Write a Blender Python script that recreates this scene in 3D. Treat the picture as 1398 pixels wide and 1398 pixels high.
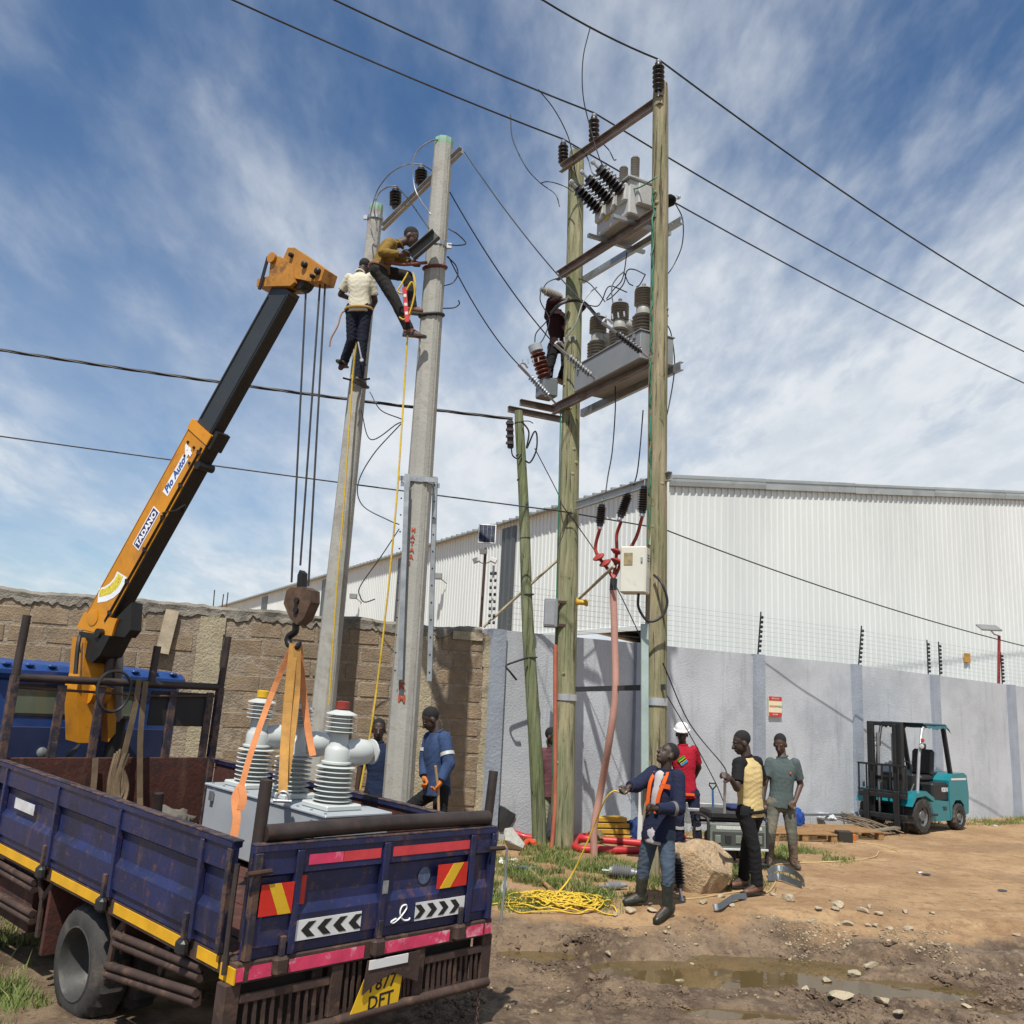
import bpy, bmesh, math, random
import numpy as np
from mathutils import Vector, Matrix, noise as mnoise
random.seed(7); RNG = np.random.default_rng(7)
for o in list(bpy.data.objects): bpy.data.objects.remove(o)
scene = bpy.context.scene
COL = scene.collection
R = math.radians
PI = math.pi
# ------------------------------------------------------------------ camera
F_PX, CAM_H, PITCH, ROLL = 1280.0, 2.0, R(11.4), R(2.8)
_f = Vector((0, math.cos(PITCH), math.sin(PITCH)))
_u0 = Vector((0, -math.sin(PITCH), math.cos(PITCH))); _r0 = Vector((1, 0, 0))
_r = math.cos(ROLL) * _r0 + math.sin(ROLL) * _u0
_u = math.cos(ROLL) * _u0 - math.sin(ROLL) * _r0
CAM = Vector((0, 0, CAM_H))
cd = bpy.data.cameras.new('camera'); cam = bpy.data.objects.new('camera', cd); COL.objects.link(cam)
cam.matrix_world = Matrix(((_r.x, _u.x, -_f.x, 0), (_r.y, _u.y, -_f.y, 0), (_r.z, _u.z, -_f.z, CAM_H), (0, 0, 0, 1)))
cd.sensor_width = 36; cd.sensor_fit = 'HORIZONTAL'; cd.lens = 36 * F_PX / 1398
cd.clip_start = .05; cd.clip_end = 3000
scene.camera = cam
# ------------------------------------------------------------------ light
SUN_EL, SUN_AZ = R(60), R(-12)          # azimuth measured from straight behind the camera, towards the right
scene.world = bpy.data.worlds.new('World'); scene.world.use_nodes = True
sd = bpy.data.lights.new('sun', 'SUN'); sun = bpy.data.objects.new('sun', sd); COL.objects.link(sun)
sd.energy = 5.0; sd.angle = R(.53); sd.color = (1, .955, .88)
_sv = Vector((math.sin(SUN_AZ) * math.cos(SUN_EL), -math.cos(SUN_AZ) * math.cos(SUN_EL), math.sin(SUN_EL)))
sun.rotation_euler = _sv.to_track_quat('Z', 'Y').to_euler()
sun.location = (6, -20, 30)
vs = scene.view_settings
vs.view_transform = 'Standard'; vs.look = 'None'; vs.exposure = 0.18; vs.gamma = 1; vs.use_curve_mapping = False

def world_nodes():
    nt = scene.world.node_tree; N = nt.nodes; L = nt.links
    N.clear()
    out = N.new('ShaderNodeOutputWorld'); bg = N.new('ShaderNodeBackground')
    sky = N.new('ShaderNodeTexSky'); sky.sky_type = 'NISHITA'; sky.sun_disc = False
    sky.sun_elevation = SUN_EL; sky.sun_rotation = PI - SUN_AZ
    sky.air_density = 1.0; sky.dust_density = .35; sky.ozone_density = 3.0
    tc = N.new('ShaderNodeTexCoord'); sp = N.new('ShaderNodeSeparateXYZ'); L.new(tc.outputs['Generated'], sp.inputs[0])
    def math_(op, a, b=None, clamp=False):
        m = N.new('ShaderNodeMath'); m.operation = op; m.use_clamp = clamp
        for i, x in enumerate((a, b)):
            if x is None: continue
            if isinstance(x, (int, float)): m.inputs[i].default_value = x
            else: L.new(x, m.inputs[i])
        return m.outputs[0]
    zz = math_('ADD', math_('MAXIMUM', sp.outputs['Z'], 0.0), .16)
    px = math_('DIVIDE', sp.outputs['X'], zz); py = math_('DIVIDE', sp.outputs['Y'], zz)
    cb = N.new('ShaderNodeCombineXYZ'); L.new(px, cb.inputs[0]); L.new(py, cb.inputs[1])
    def noise(rot, scale3, sc, det, rough, dist, off=(0, 0, 0)):
        mp = N.new('ShaderNodeMapping'); mp.inputs['Rotation'].default_value = (0, 0, rot); mp.inputs['Scale'].default_value = scale3
        mp.inputs['Location'].default_value = off
        L.new(cb.outputs[0], mp.inputs[0])
        n = N.new('ShaderNodeTexNoise'); n.inputs['Scale'].default_value = sc; n.inputs['Detail'].default_value = det
        n.inputs['Roughness'].default_value = rough; n.inputs['Distortion'].default_value = dist
        L.new(mp.outputs[0], n.inputs['Vector']); return n.outputs['Fac']
    def ramp(x, a, b):
        m = N.new('ShaderNodeMapRange'); m.interpolation_type = 'SMOOTHSTEP'
        m.inputs['From Min'].default_value = a; m.inputs['From Max'].default_value = b
        L.new(x, m.inputs['Value']); return m.outputs[0]
    streak = noise(R(24), (1.6, .62, 1), 1.35, 5, .5, .2, (3.6, 1.9, 0))    # long brushed bands
    fine = noise(R(38), (1.7, .8, 1), 4.5, 7, .6, .15, (7, 3, 0))        # ripples
    big = noise(R(-30), (1, 1, 1), .75, 4, .5, .4, (1.7, 5.2, 0))            # large clear and veiled areas
    ripple = noise(R(-42), (2.1, .75, 1), 11, 4, .55, .2, (2, 9, 0))
    c = math_('ADD', math_('MULTIPLY', streak, .62), math_('MULTIPLY', fine, .20))
    c = math_('ADD', c, math_('MULTIPLY', big, .34))
    c = math_('ADD', c, math_('MULTIPLY', math_('MULTIPLY', ripple, ramp(sp.outputs['X'], -.6, .5)), .17)); c = math_('ADD', c, .012)
    cov = ramp(c, .52, .86)
    haze = math_('MULTIPLY', ramp(sp.outputs['Z'], .56, .10), math_('ADD', math_('MULTIPLY', ramp(sp.outputs['X'], -.5, .1), .62), .38))                              # veil thickens to the horizon
    cov = math_('ADD', math_('MULTIPLY', cov, .92), math_('MULTIPLY', math_('MULTIPLY', haze, ramp(c, .26, .58)), .92), True)
    mix = N.new('ShaderNodeMixRGB'); L.new(cov, mix.inputs[0]); hs = N.new('ShaderNodeHueSaturation'); hs.inputs['Saturation'].default_value = 1.14; hs.inputs['Value'].default_value = 1.28; L.new(sky.outputs[0], hs.inputs['Color']); L.new(hs.outputs[0], mix.inputs[1])
    cl = N.new('ShaderNodeMixRGB'); L.new(ramp(fine, .35, .65), cl.inputs[0]); cl.inputs[1].default_value = (7.3, 8.0, 8.8, 1); cl.inputs[2].default_value = (8.7, 9.2, 9.7, 1); L.new(cl.outputs[0], mix.inputs[2])
    L.new(mix.outputs[0], bg.inputs['Color']); bg.inputs['Strength'].default_value = .078
    L.new(bg.outputs[0], out.inputs[0])
world_nodes()
scene.render.engine = 'CYCLES'
scene.cycles.max_bounces = 6

# ------------------------------------------------------------------ measuring helpers
def ray(u, v): return _f + _r * ((u - 699) / F_PX) - _u * ((v - 699) / F_PX)
def at(u, v, Y):
    d = ray(u, v); return CAM + d * (Y / d.y)
def onz(u, v, z=0.0):
    d = ray(u, v); return CAM + d * ((z - CAM_H) / d.z)
def sstep(a, b, x):
    t = min(1, max(0, (x - a) / (b - a))); return t * t * (3 - 2 * t)
def V(*a): return Vector(a)

# ------------------------------------------------------------------ mesh builder
def frame(d, up=(0, 0, 1)):
    d = Vector(d).normalized(); up = Vector(up)
    if abs(d.dot(up)) > .99: up = Vector((0, 1, 0)) if abs(d.z) > .9 else Vector((0, 0, 1))
    s = d.cross(up).normalized(); return s, s.cross(d).normalized(), d     # side, up, dir
class MB:
    def __init__(s): s.v = []; s.f = []
    def add(s, vs, fs):
        n = len(s.v); s.v += [tuple(p) for p in vs]; s.f += [tuple(i + n for i in f) for f in fs]; return s
    def box(s, lo, hi, bev=0, M=None):
        lo, hi = Vector(lo), Vector(hi)
        for i in range(3):
            if lo[i] > hi[i]: lo[i], hi[i] = hi[i], lo[i]
        c, h = (lo + hi) / 2, (hi - lo) / 2
        return s.cbox(c, h, bev, M)
    def cbox(s, c, h, bev=0, M=None):
        c = Vector(c)
        bev = min(bev, min(h) * .8)
        if bev <= 0:
            vs = [Vector((x * h[0], y * h[1], z * h[2])) for x in (-1, 1) for y in (-1, 1) for z in (-1, 1)]
            fs = [(0, 1, 3, 2), (4, 6, 7, 5), (0, 4, 5, 1), (2, 3, 7, 6), (0, 2, 6, 4), (1, 5, 7, 3)]
        else:
            vs = []; idx = {}
            for x in (-1, 1):
                for y in (-1, 1):
                    for z in (-1, 1):
                        for a in range(3):
                            p = [x * (h[0] - bev), y * (h[1] - bev), z * (h[2] - bev)]
                            p[a] = (x, y, z)[a] * h[a]; idx[(x, y, z, a)] = len(vs); vs.append(Vector(p))
            fs = []
            for a in range(3):
                b, c2 = (a + 1) % 3, (a + 2) % 3
                for sg in (-1, 1):
                    q = []
                    for p_, q_ in ((-1, -1), (1, -1), (1, 1), (-1, 1)):
                        k = [0, 0, 0]; k[a] = sg; k[b] = p_; k[c2] = q_; q.append(idx[(*k, a)])
                    fs.append(tuple(q if sg > 0 else q[::-1]))
                    # edges: between faces b and c2 along axis a
                for p_ in (-1, 1):
                    for q_ in (-1, 1):
                        def K(t, ax):
                            k = [0, 0, 0]; k[a] = t; k[b] = p_; k[c2] = q_; return idx[(*k, ax)]
                        q = (K(-1, b), K(1, b), K(1, c2), K(-1, c2)); fs.append(q if p_ * q_ > 0 else q[::-1])
            for x in (-1, 1):
                for y in (-1, 1):
                    for z in (-1, 1):
                        t = tuple(idx[(x, y, z, a)] for a in range(3)); fs.append(t if x * y * z > 0 else t[::-1])
        if M is not None: vs = [M @ p for p in vs]
        return s.add([c + p for p in vs], fs)
    def beam(s, a, b, w, h, up=(0, 0, 1), bev=0):
        a, b = Vector(a), Vector(b); sd_, up_, d = frame(b - a, up)
        M = Matrix((sd_, d, up_)).transposed()
        return s.cbox((a + b) / 2, (w / 2, (b - a).length / 2, h / 2), bev, M)
    def tube(s, path, r, n=8, caps=True, closed=False):
        P = [Vector(p) for p in path]; m = len(P)
        rr = r if isinstance(r, (list, tuple)) else [r] * m
        vs = []; fs = []; prev = None
        for i, p in enumerate(P):
            if closed: d = P[(i + 1) % m] - P[i - 1]
            else: d = P[min(i + 1, m - 1)] - P[max(i - 1, 0)]
            if d.length < 1e-9: d = Vector((0, 0, 1))
            d.normalize()
            if prev is None: sx, ux, _ = frame(d)
            else:
                sx = prev - d * prev.dot(d)
                sx = sx.normalized() if sx.length > 1e-6 else frame(d)[0]
                ux = sx.cross(d)
            prev = sx
            for k in range(n):
                a = 2 * PI * k / n; vs.append(p + (sx * math.cos(a) + ux * math.sin(a)) * rr[i])
        for i in range(m if closed else m - 1):
            j = (i + 1) % m
            for k in range(n):
                l = (k + 1) % n; fs.append((i * n + k, i * n + l, j * n + l, j * n + k))
        if caps and not closed:
            fs.append(tuple(range(n))[::-1]); fs.append(tuple(range((m - 1) * n, m * n)))
        return s.add(vs, fs)
    def lathe(s, prof, o=(0, 0, 0), axis=(0, 0, 1), n=16, caps=True):      # prof: (radius, height) from one end to the other
        o = Vector(o); sx, ux, d = frame(axis); vs = []; fs = []; m = len(prof)
        for r, h in prof:
            for k in range(n):
                a = 2 * PI * k / n; vs.append(o + d * h + (sx * math.cos(a) + ux * math.sin(a)) * max(r, 1e-4))
        for i in range(m - 1):
            for k in range(n):
                l = (k + 1) % n; fs.append((i * n + k, i * n + l, (i + 1) * n + l, (i + 1) * n + k))
        if caps: fs.append(tuple(range(n))[::-1]); fs.append(tuple(range((m - 1) * n, m * n)))
        return s.add(vs, fs)
    def prism(s, poly, o, ax, ay, depth):                       # closed 2-D outline swept along ax x ay
        o, ax, ay = Vector(o), Vector(ax), Vector(ay); az = ax.cross(ay).normalized() * depth; n = len(poly)
        vs = [o + ax * x + ay * y for x, y in poly] + [o + ax * x + ay * y + az for x, y in poly]
        fs = [tuple(range(n))[::-1], tuple(range(n, 2 * n))] + [(i, (i + 1) % n, n + (i + 1) % n, n + i) for i in range(n)]
        return s.add(vs, fs)
    def sweep(s, prof, a, b, up=(0, 0, 1), closed=True):        # prof (side, up) swept from a to b
        a, b = Vector(a), Vector(b); sx, ux, d = frame(b - a, up); n = len(prof)
        vs = [a + sx * x + ux * y for x, y in prof] + [b + sx * x + ux * y for x, y in prof]
        fs = [(i, (i + 1) % n, n + (i + 1) % n, n + i) for i in range(n if closed else n - 1)]
        if closed: fs += [tuple(range(n))[::-1], tuple(range(n, 2 * n))]
        return s.add(vs, fs)
    def channel(s, a, b, w=.1, h=.05, t=.007, up=(0, 0, 1)):     # rolled steel C section, web vertical, flanges to +side
        return s.sweep([(0, -w / 2), (h, -w / 2), (h, -w / 2 + t), (t, -w / 2 + t), (t, w / 2 - t), (h, w / 2 - t), (h, w / 2), (0, w / 2)], a, b, up)
    def mesh(s, name, off=None, smooth=None):
        me = bpy.data.meshes.new(name)
        vs = s.v if off is None or off.length == 0 else [(x - off.x, y - off.y, z - off.z) for x, y, z in s.v]
        me.from_pydata(vs, [], s.f); me.update()
        bm = bmesh.new(); bm.from_mesh(me); bmesh.ops.recalc_face_normals(bm, faces=bm.faces); bm.to_mesh(me); bm.free()
        if smooth: sharp(me, smooth)
        return me
    def build(s, name, m, parent=None, smooth=None, local=False):
        off = None if local or parent is None else root_off(parent)
        me = s.mesh(name, off, smooth)
        return link(name, me, m, parent)
def sharp(me, ang):
    me.polygons.foreach_set('use_smooth', [True] * len(me.polygons)); me.set_sharp_from_angle(angle=R(ang))
def root_off(p):
    o = Vector((0, 0, 0))
    while p is not None: o += p.location; p = p.parent
    return o
def link(name, me, m, parent=None):
    if m is not None: me.materials.append(m)
    o = bpy.data.objects.new(name, me); COL.objects.link(o)
    if parent is not None: o.parent = parent
    return o
def tag(o, label=None, cat=None, group=None, kind=None):
    for k, x in (('label', label), ('category', cat), ('group', group), ('kind', kind)):
        if x: o[k] = x
    return o
def thing(name, label, cat, loc=(0, 0, 0), group=None, rot=None):
    o = bpy.data.objects.new(name, None); COL.objects.link(o); o.location = loc; o.empty_display_size = .1
    if rot is not None: o.rotation_euler = rot
    return tag(o, label, cat, group)
def one(name, mb, m, label, cat, group=None, smooth=None):      # a thing that is one mesh, origin at its base
    pts = np.array(mb.v); c = Vector(pts.mean(0)); c.z = pts[:, 2].min()
    o = link(name, mb.mesh(name, c, smooth), m); o.location = c
    return tag(o, label, cat, group)
def copy_tree(o, parent=None):
    c = o.copy(); COL.objects.link(c); c.parent = parent
    for ch in list(o.children): copy_tree(ch, c)
    return c
def spline(pts, n=8):                                          # Catmull-Rom through the points
    P = [Vector(p) for p in pts]; P = [P[0] * 2 - P[1]] + P + [P[-1] * 2 - P[-2]]; out = []
    for i in range(1, len(P) - 2):
        for k in range(n):
            t = k / n; a, b, c, d = P[i - 1:i + 3]
            out.append(.5 * ((2 * b) + (c - a) * t + (2 * a - 5 * b + 4 * c - d) * t * t + (3 * b - a - 3 * c + d) * t ** 3))
    return out + [P[-2]]
def sagline(a, b, sag, n=24):
    a, b = Vector(a), Vector(b); return [a.lerp(b, k / n) - Vector((0, 0, sag * 4 * (k / n) * (1 - k / n))) for k in range(n + 1)]

# ------------------------------------------------------------------ materials
def mat(name, col, rough=.6, metal=0, var=.15, vs=3, bump=.15, bs=30, dirt=None, spots=None, rnd=0, spec=.5, coat=0, stretch=None, bdist=.01, more=()):
    m = bpy.data.materials.new(name); m.use_nodes = True; N = m.node_tree.nodes; L = m.node_tree.links
    b = N['Principled BSDF']; b.inputs['Metallic'].default_value = metal
    b.inputs['Specular IOR Level'].default_value = spec; b.inputs['Coat Weight'].default_value = coat
    tc = N.new('ShaderNodeTexCoord'); src = tc.outputs['Object']
    oi = N.new('ShaderNodeObjectInfo')
    ad = N.new('ShaderNodeVectorMath'); ad.operation = 'ADD'; L.new(src, ad.inputs[0])
    sc_ = N.new('ShaderNodeVectorMath'); sc_.operation = 'SCALE'; L.new(oi.outputs['Random'], sc_.inputs['Scale'])
    sc_.inputs[0].default_value = (37, 17, 53); L.new(sc_.outputs[0], ad.inputs[1]); src = ad.outputs[0]
    if stretch:
        mp = N.new('ShaderNodeMapping'); mp.inputs['Scale'].default_value = stretch; L.new(src, mp.inputs[0]); src = mp.outputs[0]
    def noise(scale, det=6, rough_=.6, dist=0, S_=None):
        n = N.new('ShaderNodeTexNoise'); n.inputs['Scale'].default_value = scale; n.inputs['Detail'].default_value = det
        n.inputs['Roughness'].default_value = rough_; n.inputs['Distortion'].default_value = dist
        L.new(src, n.inputs['Vector']); return n.outputs['Fac']
    def rng(x, a, b, lo, hi):
        r = N.new('ShaderNodeMapRange'); r.inputs['From Min'].default_value = a; r.inputs['From Max'].default_value = b
        r.inputs['To Min'].default_value = lo; r.inputs['To Max'].default_value = hi; L.new(x, r.inputs['Value']); return r.outputs[0]
    def mixc(f, a, b2):
        mx = N.new('ShaderNodeMixRGB')
        for i, x in ((0, f), (1, a), (2, b2)):
            if isinstance(x, tuple): mx.inputs[i].default_value = x if len(x) == 4 else (*x, 1)
            elif isinstance(x, (int, float)): mx.inputs[i].default_value = x
            else: L.new(x, mx.inputs[i])
        return mx.outputs[0]
    n1 = noise(vs)
    k = tuple(c * (1 - var) for c in col); k2 = tuple(min(1, c * (1 + var)) for c in col)
    c = mixc(rng(n1, .3, .7, 0, 1), k, k2)
    n2 = noise(bs, 5, .65)
    c = mixc(rng(n2, .35, .75, 0, var * .8), c, tuple(x * .5 for x in col))
    if rnd:
        c = mixc(rng(oi.outputs['Random'], 0, 1, 0, rnd), c, tuple(x * .55 for x in col))
    for extra in (dirt, spots) + tuple(more):
        if extra:
            dc, th, sc2, amt = extra[:4]
            if len(extra) > 4:
                mp2 = N.new('ShaderNodeMapping'); mp2.inputs['Scale'].default_value = extra[4]; L.new(src, mp2.inputs[0]); keep = src; src = mp2.outputs[0]; nn_ = noise(sc2, 8, .68, .3); src = keep
            else: nn_ = noise(sc2, 8, .68, .3)
            c = mixc(rng(nn_, th, th + .12, 0, amt), c, dc)
    L.new(c, b.inputs['Base Color'])
    L.new(rng(n1, .3, .7, max(.02, rough - .1), min(1, rough + .1)), b.inputs['Roughness'])
    if bump:
        bp = N.new('ShaderNodeBump'); bp.inputs['Strength'].default_value = bump; bp.inputs['Distance'].default_value = bdist
        L.new(n2, bp.inputs['Height']); L.new(bp.outputs[0], b.inputs['Normal'])
    return m
def woodmat(name, c1, c2, tint, dark, seed=0):
    m = bpy.data.materials.new(name); m.use_nodes = True; N = m.node_tree.nodes; L = m.node_tree.links; b = N['Principled BSDF']; b.inputs['Roughness'].default_value = .85; b.inputs['Specular IOR Level'].default_value = .25
    tc = N.new('ShaderNodeTexCoord')
    def nz(sc, s, det=6, ro=.6, dist=0.):
        mp = N.new('ShaderNodeMapping'); mp.inputs['Scale'].default_value = sc; mp.inputs['Location'].default_value = (seed, seed * 2, seed); L.new(tc.outputs['Object'], mp.inputs[0])
        n = N.new('ShaderNodeTexNoise'); n.inputs['Scale'].default_value = s; n.inputs['Detail'].default_value = det; n.inputs['Roughness'].default_value = ro; n.inputs['Distortion'].default_value = dist; L.new(mp.outputs[0], n.inputs['Vector']); return n.outputs['Fac']
    def rg(x, a, b_, lo=0, hi=1):
        r = N.new('ShaderNodeMapRange'); r.inputs['From Min'].default_value = a; r.inputs['From Max'].default_value = b_; r.inputs['To Min'].default_value = lo; r.inputs['To Max'].default_value = hi; L.new(x, r.inputs['Value']); return r.outputs[0]
    def mx(f, a, c):
        n = N.new('ShaderNodeMixRGB'); L.new(f, n.inputs[0])
        for i, x in ((1, a), (2, c)):
            if isinstance(x, tuple): n.inputs[i].default_value = (*x, 1)
            else: L.new(x, n.inputs[i])
        return n.outputs[0]
    c = mx(rg(nz((1, 1, .07), 14, 6, .6, .4), .32, .68), c1, c2)
    c = mx(rg(nz((1, 1, .3), 2.4, 6, .65), .40, .60, 0, .85), c, tint)
    cr = nz((1, 1, .045), 26, 5, .65, .6); c = mx(rg(cr, .57, .64, 0, .9), c, dark)
    c = mx(rg(nz((1, 1, .55), 6.5, 5, .7, .5), .62, .74, 0, .8), c, dark)
    L.new(c, b.inputs['Base Color']); bp = N.new('ShaderNodeBump'); bp.inputs['Strength'].default_value = .6; bp.inputs['Distance'].default_value = .02; bp.invert = True
    L.new(rg(cr, .5, .7), bp.inputs['Height']); L.new(bp.outputs[0], b.inputs['Normal']); return m
RUST = (.085, .038, .018)
m_galv = mat('galvanised_steel', (.36, .38, .39), .45, .7, .15, 6, .08, 60, dirt=((.2, .17, .14), .62, 3, .5))
m_arm = mat('weathered_steel_arm', (.2, .17, .155), .6, .3, .25, 5, .15, 50, dirt=((.13, .07, .045), .5, 4, .7))
m_black = mat('black_rubber', (.018, .018, .019), .5, 0, .3, 8, .1, 60)
m_insul = mat('dark_polymer_insulator', (.02, .017, .018), .38, 0, .2, 8, .05, 60)
m_brown_ins = mat('brown_porcelain', (.10, .028, .018), .25, 0, .2, 8, .03, 40)
m_shed = mat('grey_brown_shed', (.24, .225, .2), .55, 0, .15, 8, .05, 60)
m_wire = mat('dark_wire', (.03, .03, .033), .5, .2, .2, 8, 0)
m_alu = mat('aluminium_wire', (.28, .28, .29), .45, .5, .2, 8, 0)
m_yrope = mat('yellow_rope', (.62, .42, .035), .75, 0, .18, 30, .5, 160)
m_rust = mat('rusty_steel', (.075, .042, .03), .75, .25, .35, 6, .35, 60, dirt=((.16, .065, .03), .55, 9, .7), spots=((.02, .014, .012), .58, 4, .6))
m_pipe = mat('dark_rusty_pipe', (.05, .038, .034), .55, .4, .3, 5, .25, 70, dirt=((.12, .055, .03), .56, 7, .6))
# ================================================================== ground, water, grass
def fbm(x, y, s, o=4, z=0.0): return mnoise.fractal(Vector((x * s, y * s, z)), 1.0, 2.0, o)
_PUD = []
for u, v, ru, rv, dp in [(1050, 1312, .85, .55, .16), (960, 1328, .9, .42, .15), (1210, 1350, .8, .30, .12), (735, 1303, .45, .2, .12),
                         (850, 1283, .42, .13, .10), (1345, 1312, .4, .14, .09), (1000, 1385, .5, .16, .08), (1330, 1380, .5, .16, .08)]:
    p = onz(u, v, -.29); _PUD.append((p.x, p.y, ru, rv, dp))
WATER_Z = -.305
def mudmask(x, y):
    e = .45 * fbm(x, y, .6, 3, 9.)
    m = 1 - sstep(9.5, 10.5, y + e)
    return m
def gz(x, y, fine=True):
    z = -.27 * (1 - sstep(8.9, 10.7, y)) + .02 * fbm(x, y, .35, 2, 3.) * sstep(-2, 4, y)
    if y < 4: z += .55 * (1 - sstep(0, 4, y))
    if y > 30: z -= .02
    if 7 < y < 13 and 0 < x < 14:
        for o, am in ((0., .05), (.95, .04), (1.7, .022)):
            q = (y - (9.35 + o + .22 * math.sin(x * .7 + o) + .05 * (x - 3) )) / .13
            if abs(q) < 3: z -= am * math.exp(-q * q) * sstep(1.5, 4.5, x) - .4 * am * math.exp(-(abs(q) - 1.6) ** 2 * 3) * sstep(1.5, 4.5, x)
    m = mudmask(x, y) * sstep(-1.4, -.6, x) * sstep(4.5, 6, y)
    if m > 0:
        z += m * (.035 * fbm(x, y, 1.3, 4, 5.) + .012)
        d = 0
        for cx, cy, rx, ry, dp in _PUD:
            q = ((x - cx) / rx) ** 2 + ((y - cy) / ry) ** 2
            if q < 1.8: d = max(d, dp * (1 - sstep(.35, 1.8, q)))
        z -= m * d
        if fine:
            k = max(0., .5 + .9 * fbm(x, y, .8, 3, 1.7)) * (1 - .75 * min(1, d / .06))
            z += m * (.25 + k) * (.038 * fbm(x, y, 5.5, 4, 2.) + .036 * (abs(fbm(x, y, 9, 3, 8.)) - .25) + .017 * fbm(x, y, 22, 2, 4.))
    elif fine:
        z += .010 * fbm(x, y, 2.2, 4, 2.)
    return z
def onground(u, v):
    z = 0.
    for _ in range(12):
        p = onz(u, v, z); z = gz(p.x, p.y, False)
    return Vector((p.x, p.y, z))
def ground():
    def axis(segs):
        out = []
        for a, b, st in segs: out += list(np.arange(a, b - 1e-6, st))
        return out + [segs[-1][1]]
    xs = axis([(-900, -100, 100), (-100, -20, 10), (-20, -6, .5), (-6, -1.2, .12), (-1.2, 5.4, .03), (5.4, 12, .1), (12, 30, .6), (30, 100, 10), (100, 900, 100)])
    ys = axis([(-60, 0, 6), (0, 6.9, .3), (6.9, 10.4, .03), (10.4, 15, .1), (15, 24, .3), (24, 60, 3), (60, 200, 20), (200, 2000, 200)])
    nx, ny = len(xs), len(ys)
    vs = []; mud = []; dry = []
    for y in ys:
        for x in xs:
            z = gz(x, y) if -8 < x < 13 and -2 < y < 26 else (gz(x, y, False) if abs(x) < 60 and y < 60 else 0.)
            vs.append((x, y, z)); mud.append(mudmask(x, y) if -60 < x < 60 and y < 30 else 0.)
    fs = [(j * nx + i, j * nx + i + 1, (j + 1) * nx + i + 1, (j + 1) * nx + i) for j in range(ny - 1) for i in range(nx - 1)]
    me = bpy.data.meshes.new('ground'); me.from_pydata(vs, [], fs); me.update()
    me.polygons.foreach_set('use_smooth', [True] * len(me.polygons))
    a = me.attributes.new('wet_mud', 'FLOAT', 'POINT'); a.data.foreach_set('value', mud)
    m = bpy.data.materials.new('earth'); m.use_nodes = True; N = m.node_tree.nodes; L = m.node_tree.links; b = N['Principled BSDF']
    tc = N.new('ShaderNodeTexCoord')
    def noise(s, det=6, ro=.6, dist=0):
        n = N.new('ShaderNodeTexNoise'); n.inputs['Scale'].default_value = s; n.inputs['Detail'].default_value = det; n.inputs['Roughness'].default_value = ro
        n.inputs['Distortion'].default_value = dist; L.new(tc.outputs['Object'], n.inputs['Vector']); return n.outputs['Fac']
    def rng(x, a, b_, lo=0, hi=1):
        r = N.new('ShaderNodeMapRange'); r.interpolation_type = 'SMOOTHSTEP'; r.inputs['From Min'].default_value = a; r.inputs['From Max'].default_value = b_
        r.inputs['To Min'].default_value = lo; r.inputs['To Max'].default_value = hi; L.new(x, r.inputs['Value']); return r.outputs[0]
    def mx(f, c1, c2):
        n = N.new('ShaderNodeMixRGB')
        for i, x in ((0, f), (1, c1), (2, c2)):
            if isinstance(x, tuple): n.inputs[i].default_value = (*x, 1)
            else: L.new(x, n.inputs[i])
        return n.outputs[0]
    def mth(op, a_, b_, cl=False):
        n = N.new('ShaderNodeMath'); n.operation = op; n.use_clamp = cl
        for i, x in ((0, a_), (1, b_)):
            if isinstance(x, (int, float)): n.inputs[i].default_value = x
            else: L.new(x, n.inputs[i])
        return n.outputs[0]
    sand = mx(rng(noise(.9, 5, .6), .32, .68), (.31, .185, .09), (.47, .31, .165))
    sand = mx(rng(noise(4.5, 9, .7, .4), .48, .68, 0, .75), sand, (.215, .12, .06))
    sand = mx(rng(noise(.45, 4, .55, .6), .52, .66, 0, .55), sand, (.20, .125, .07))
    sand = mx(rng(noise(42, 3, .7), .6, .72, 0, .6), sand, (.46, .37, .26))
    sand = mx(rng(noise(70, 3, .7), .3, .4, .45, 0), sand, (.13, .08, .045))
    sand = mx(rng(noise(15, 8, .76, .5), .5, .64, 0, .55), sand, (.20, .12, .06)); sand = mx(rng(noise(7, 7, .7, .3), .56, .7, 0, .5), sand, (.52, .39, .24))
    mudc = mx(rng(noise(1.6, 7, .66, .3), .36, .62), (.09, .06, .038), (.25, .175, .11))
    mudc = mx(rng(noise(11, 7, .72), .5, .66, 0, .75), mudc, (.31, .225, .14)); mudc = mx(rng(noise(26, 5, .7), .34, .46, .8, 0), mudc, (.05, .034, .022))
    at_ = N.new('ShaderNodeAttribute'); at_.attribute_name = 'wet_mud'
    f = rng(mth('ADD', at_.outputs['Fac'], mth('MULTIPLY', mth('SUBTRACT', noise(2.2, 6, .65), .5), .9)), .35, .75)
    L.new(mx(f, sand, mudc), b.inputs['Base Color'])
    wet = rng(noise(1.7, 4, .6), .42, .62, .28, .78)
    L.new(mx(f, (.92, .92, .92), wet), b.inputs['Roughness'])
    b.inputs['Specular IOR Level'].default_value = .35
    h = mth('ADD', mth('MULTIPLY', noise(24, 8, .7), .7), mth('MULTIPLY', noise(110, 4, .7), .3))
    bp = N.new('ShaderNodeBump'); bp.inputs['Strength'].default_value = .9; bp.inputs['Distance'].default_value = .05
    L.new(h, bp.inputs['Height']); L.new(bp.outputs[0], b.inputs['Normal'])
    tag(link('ground', me, m), kind='structure')
ground()
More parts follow.
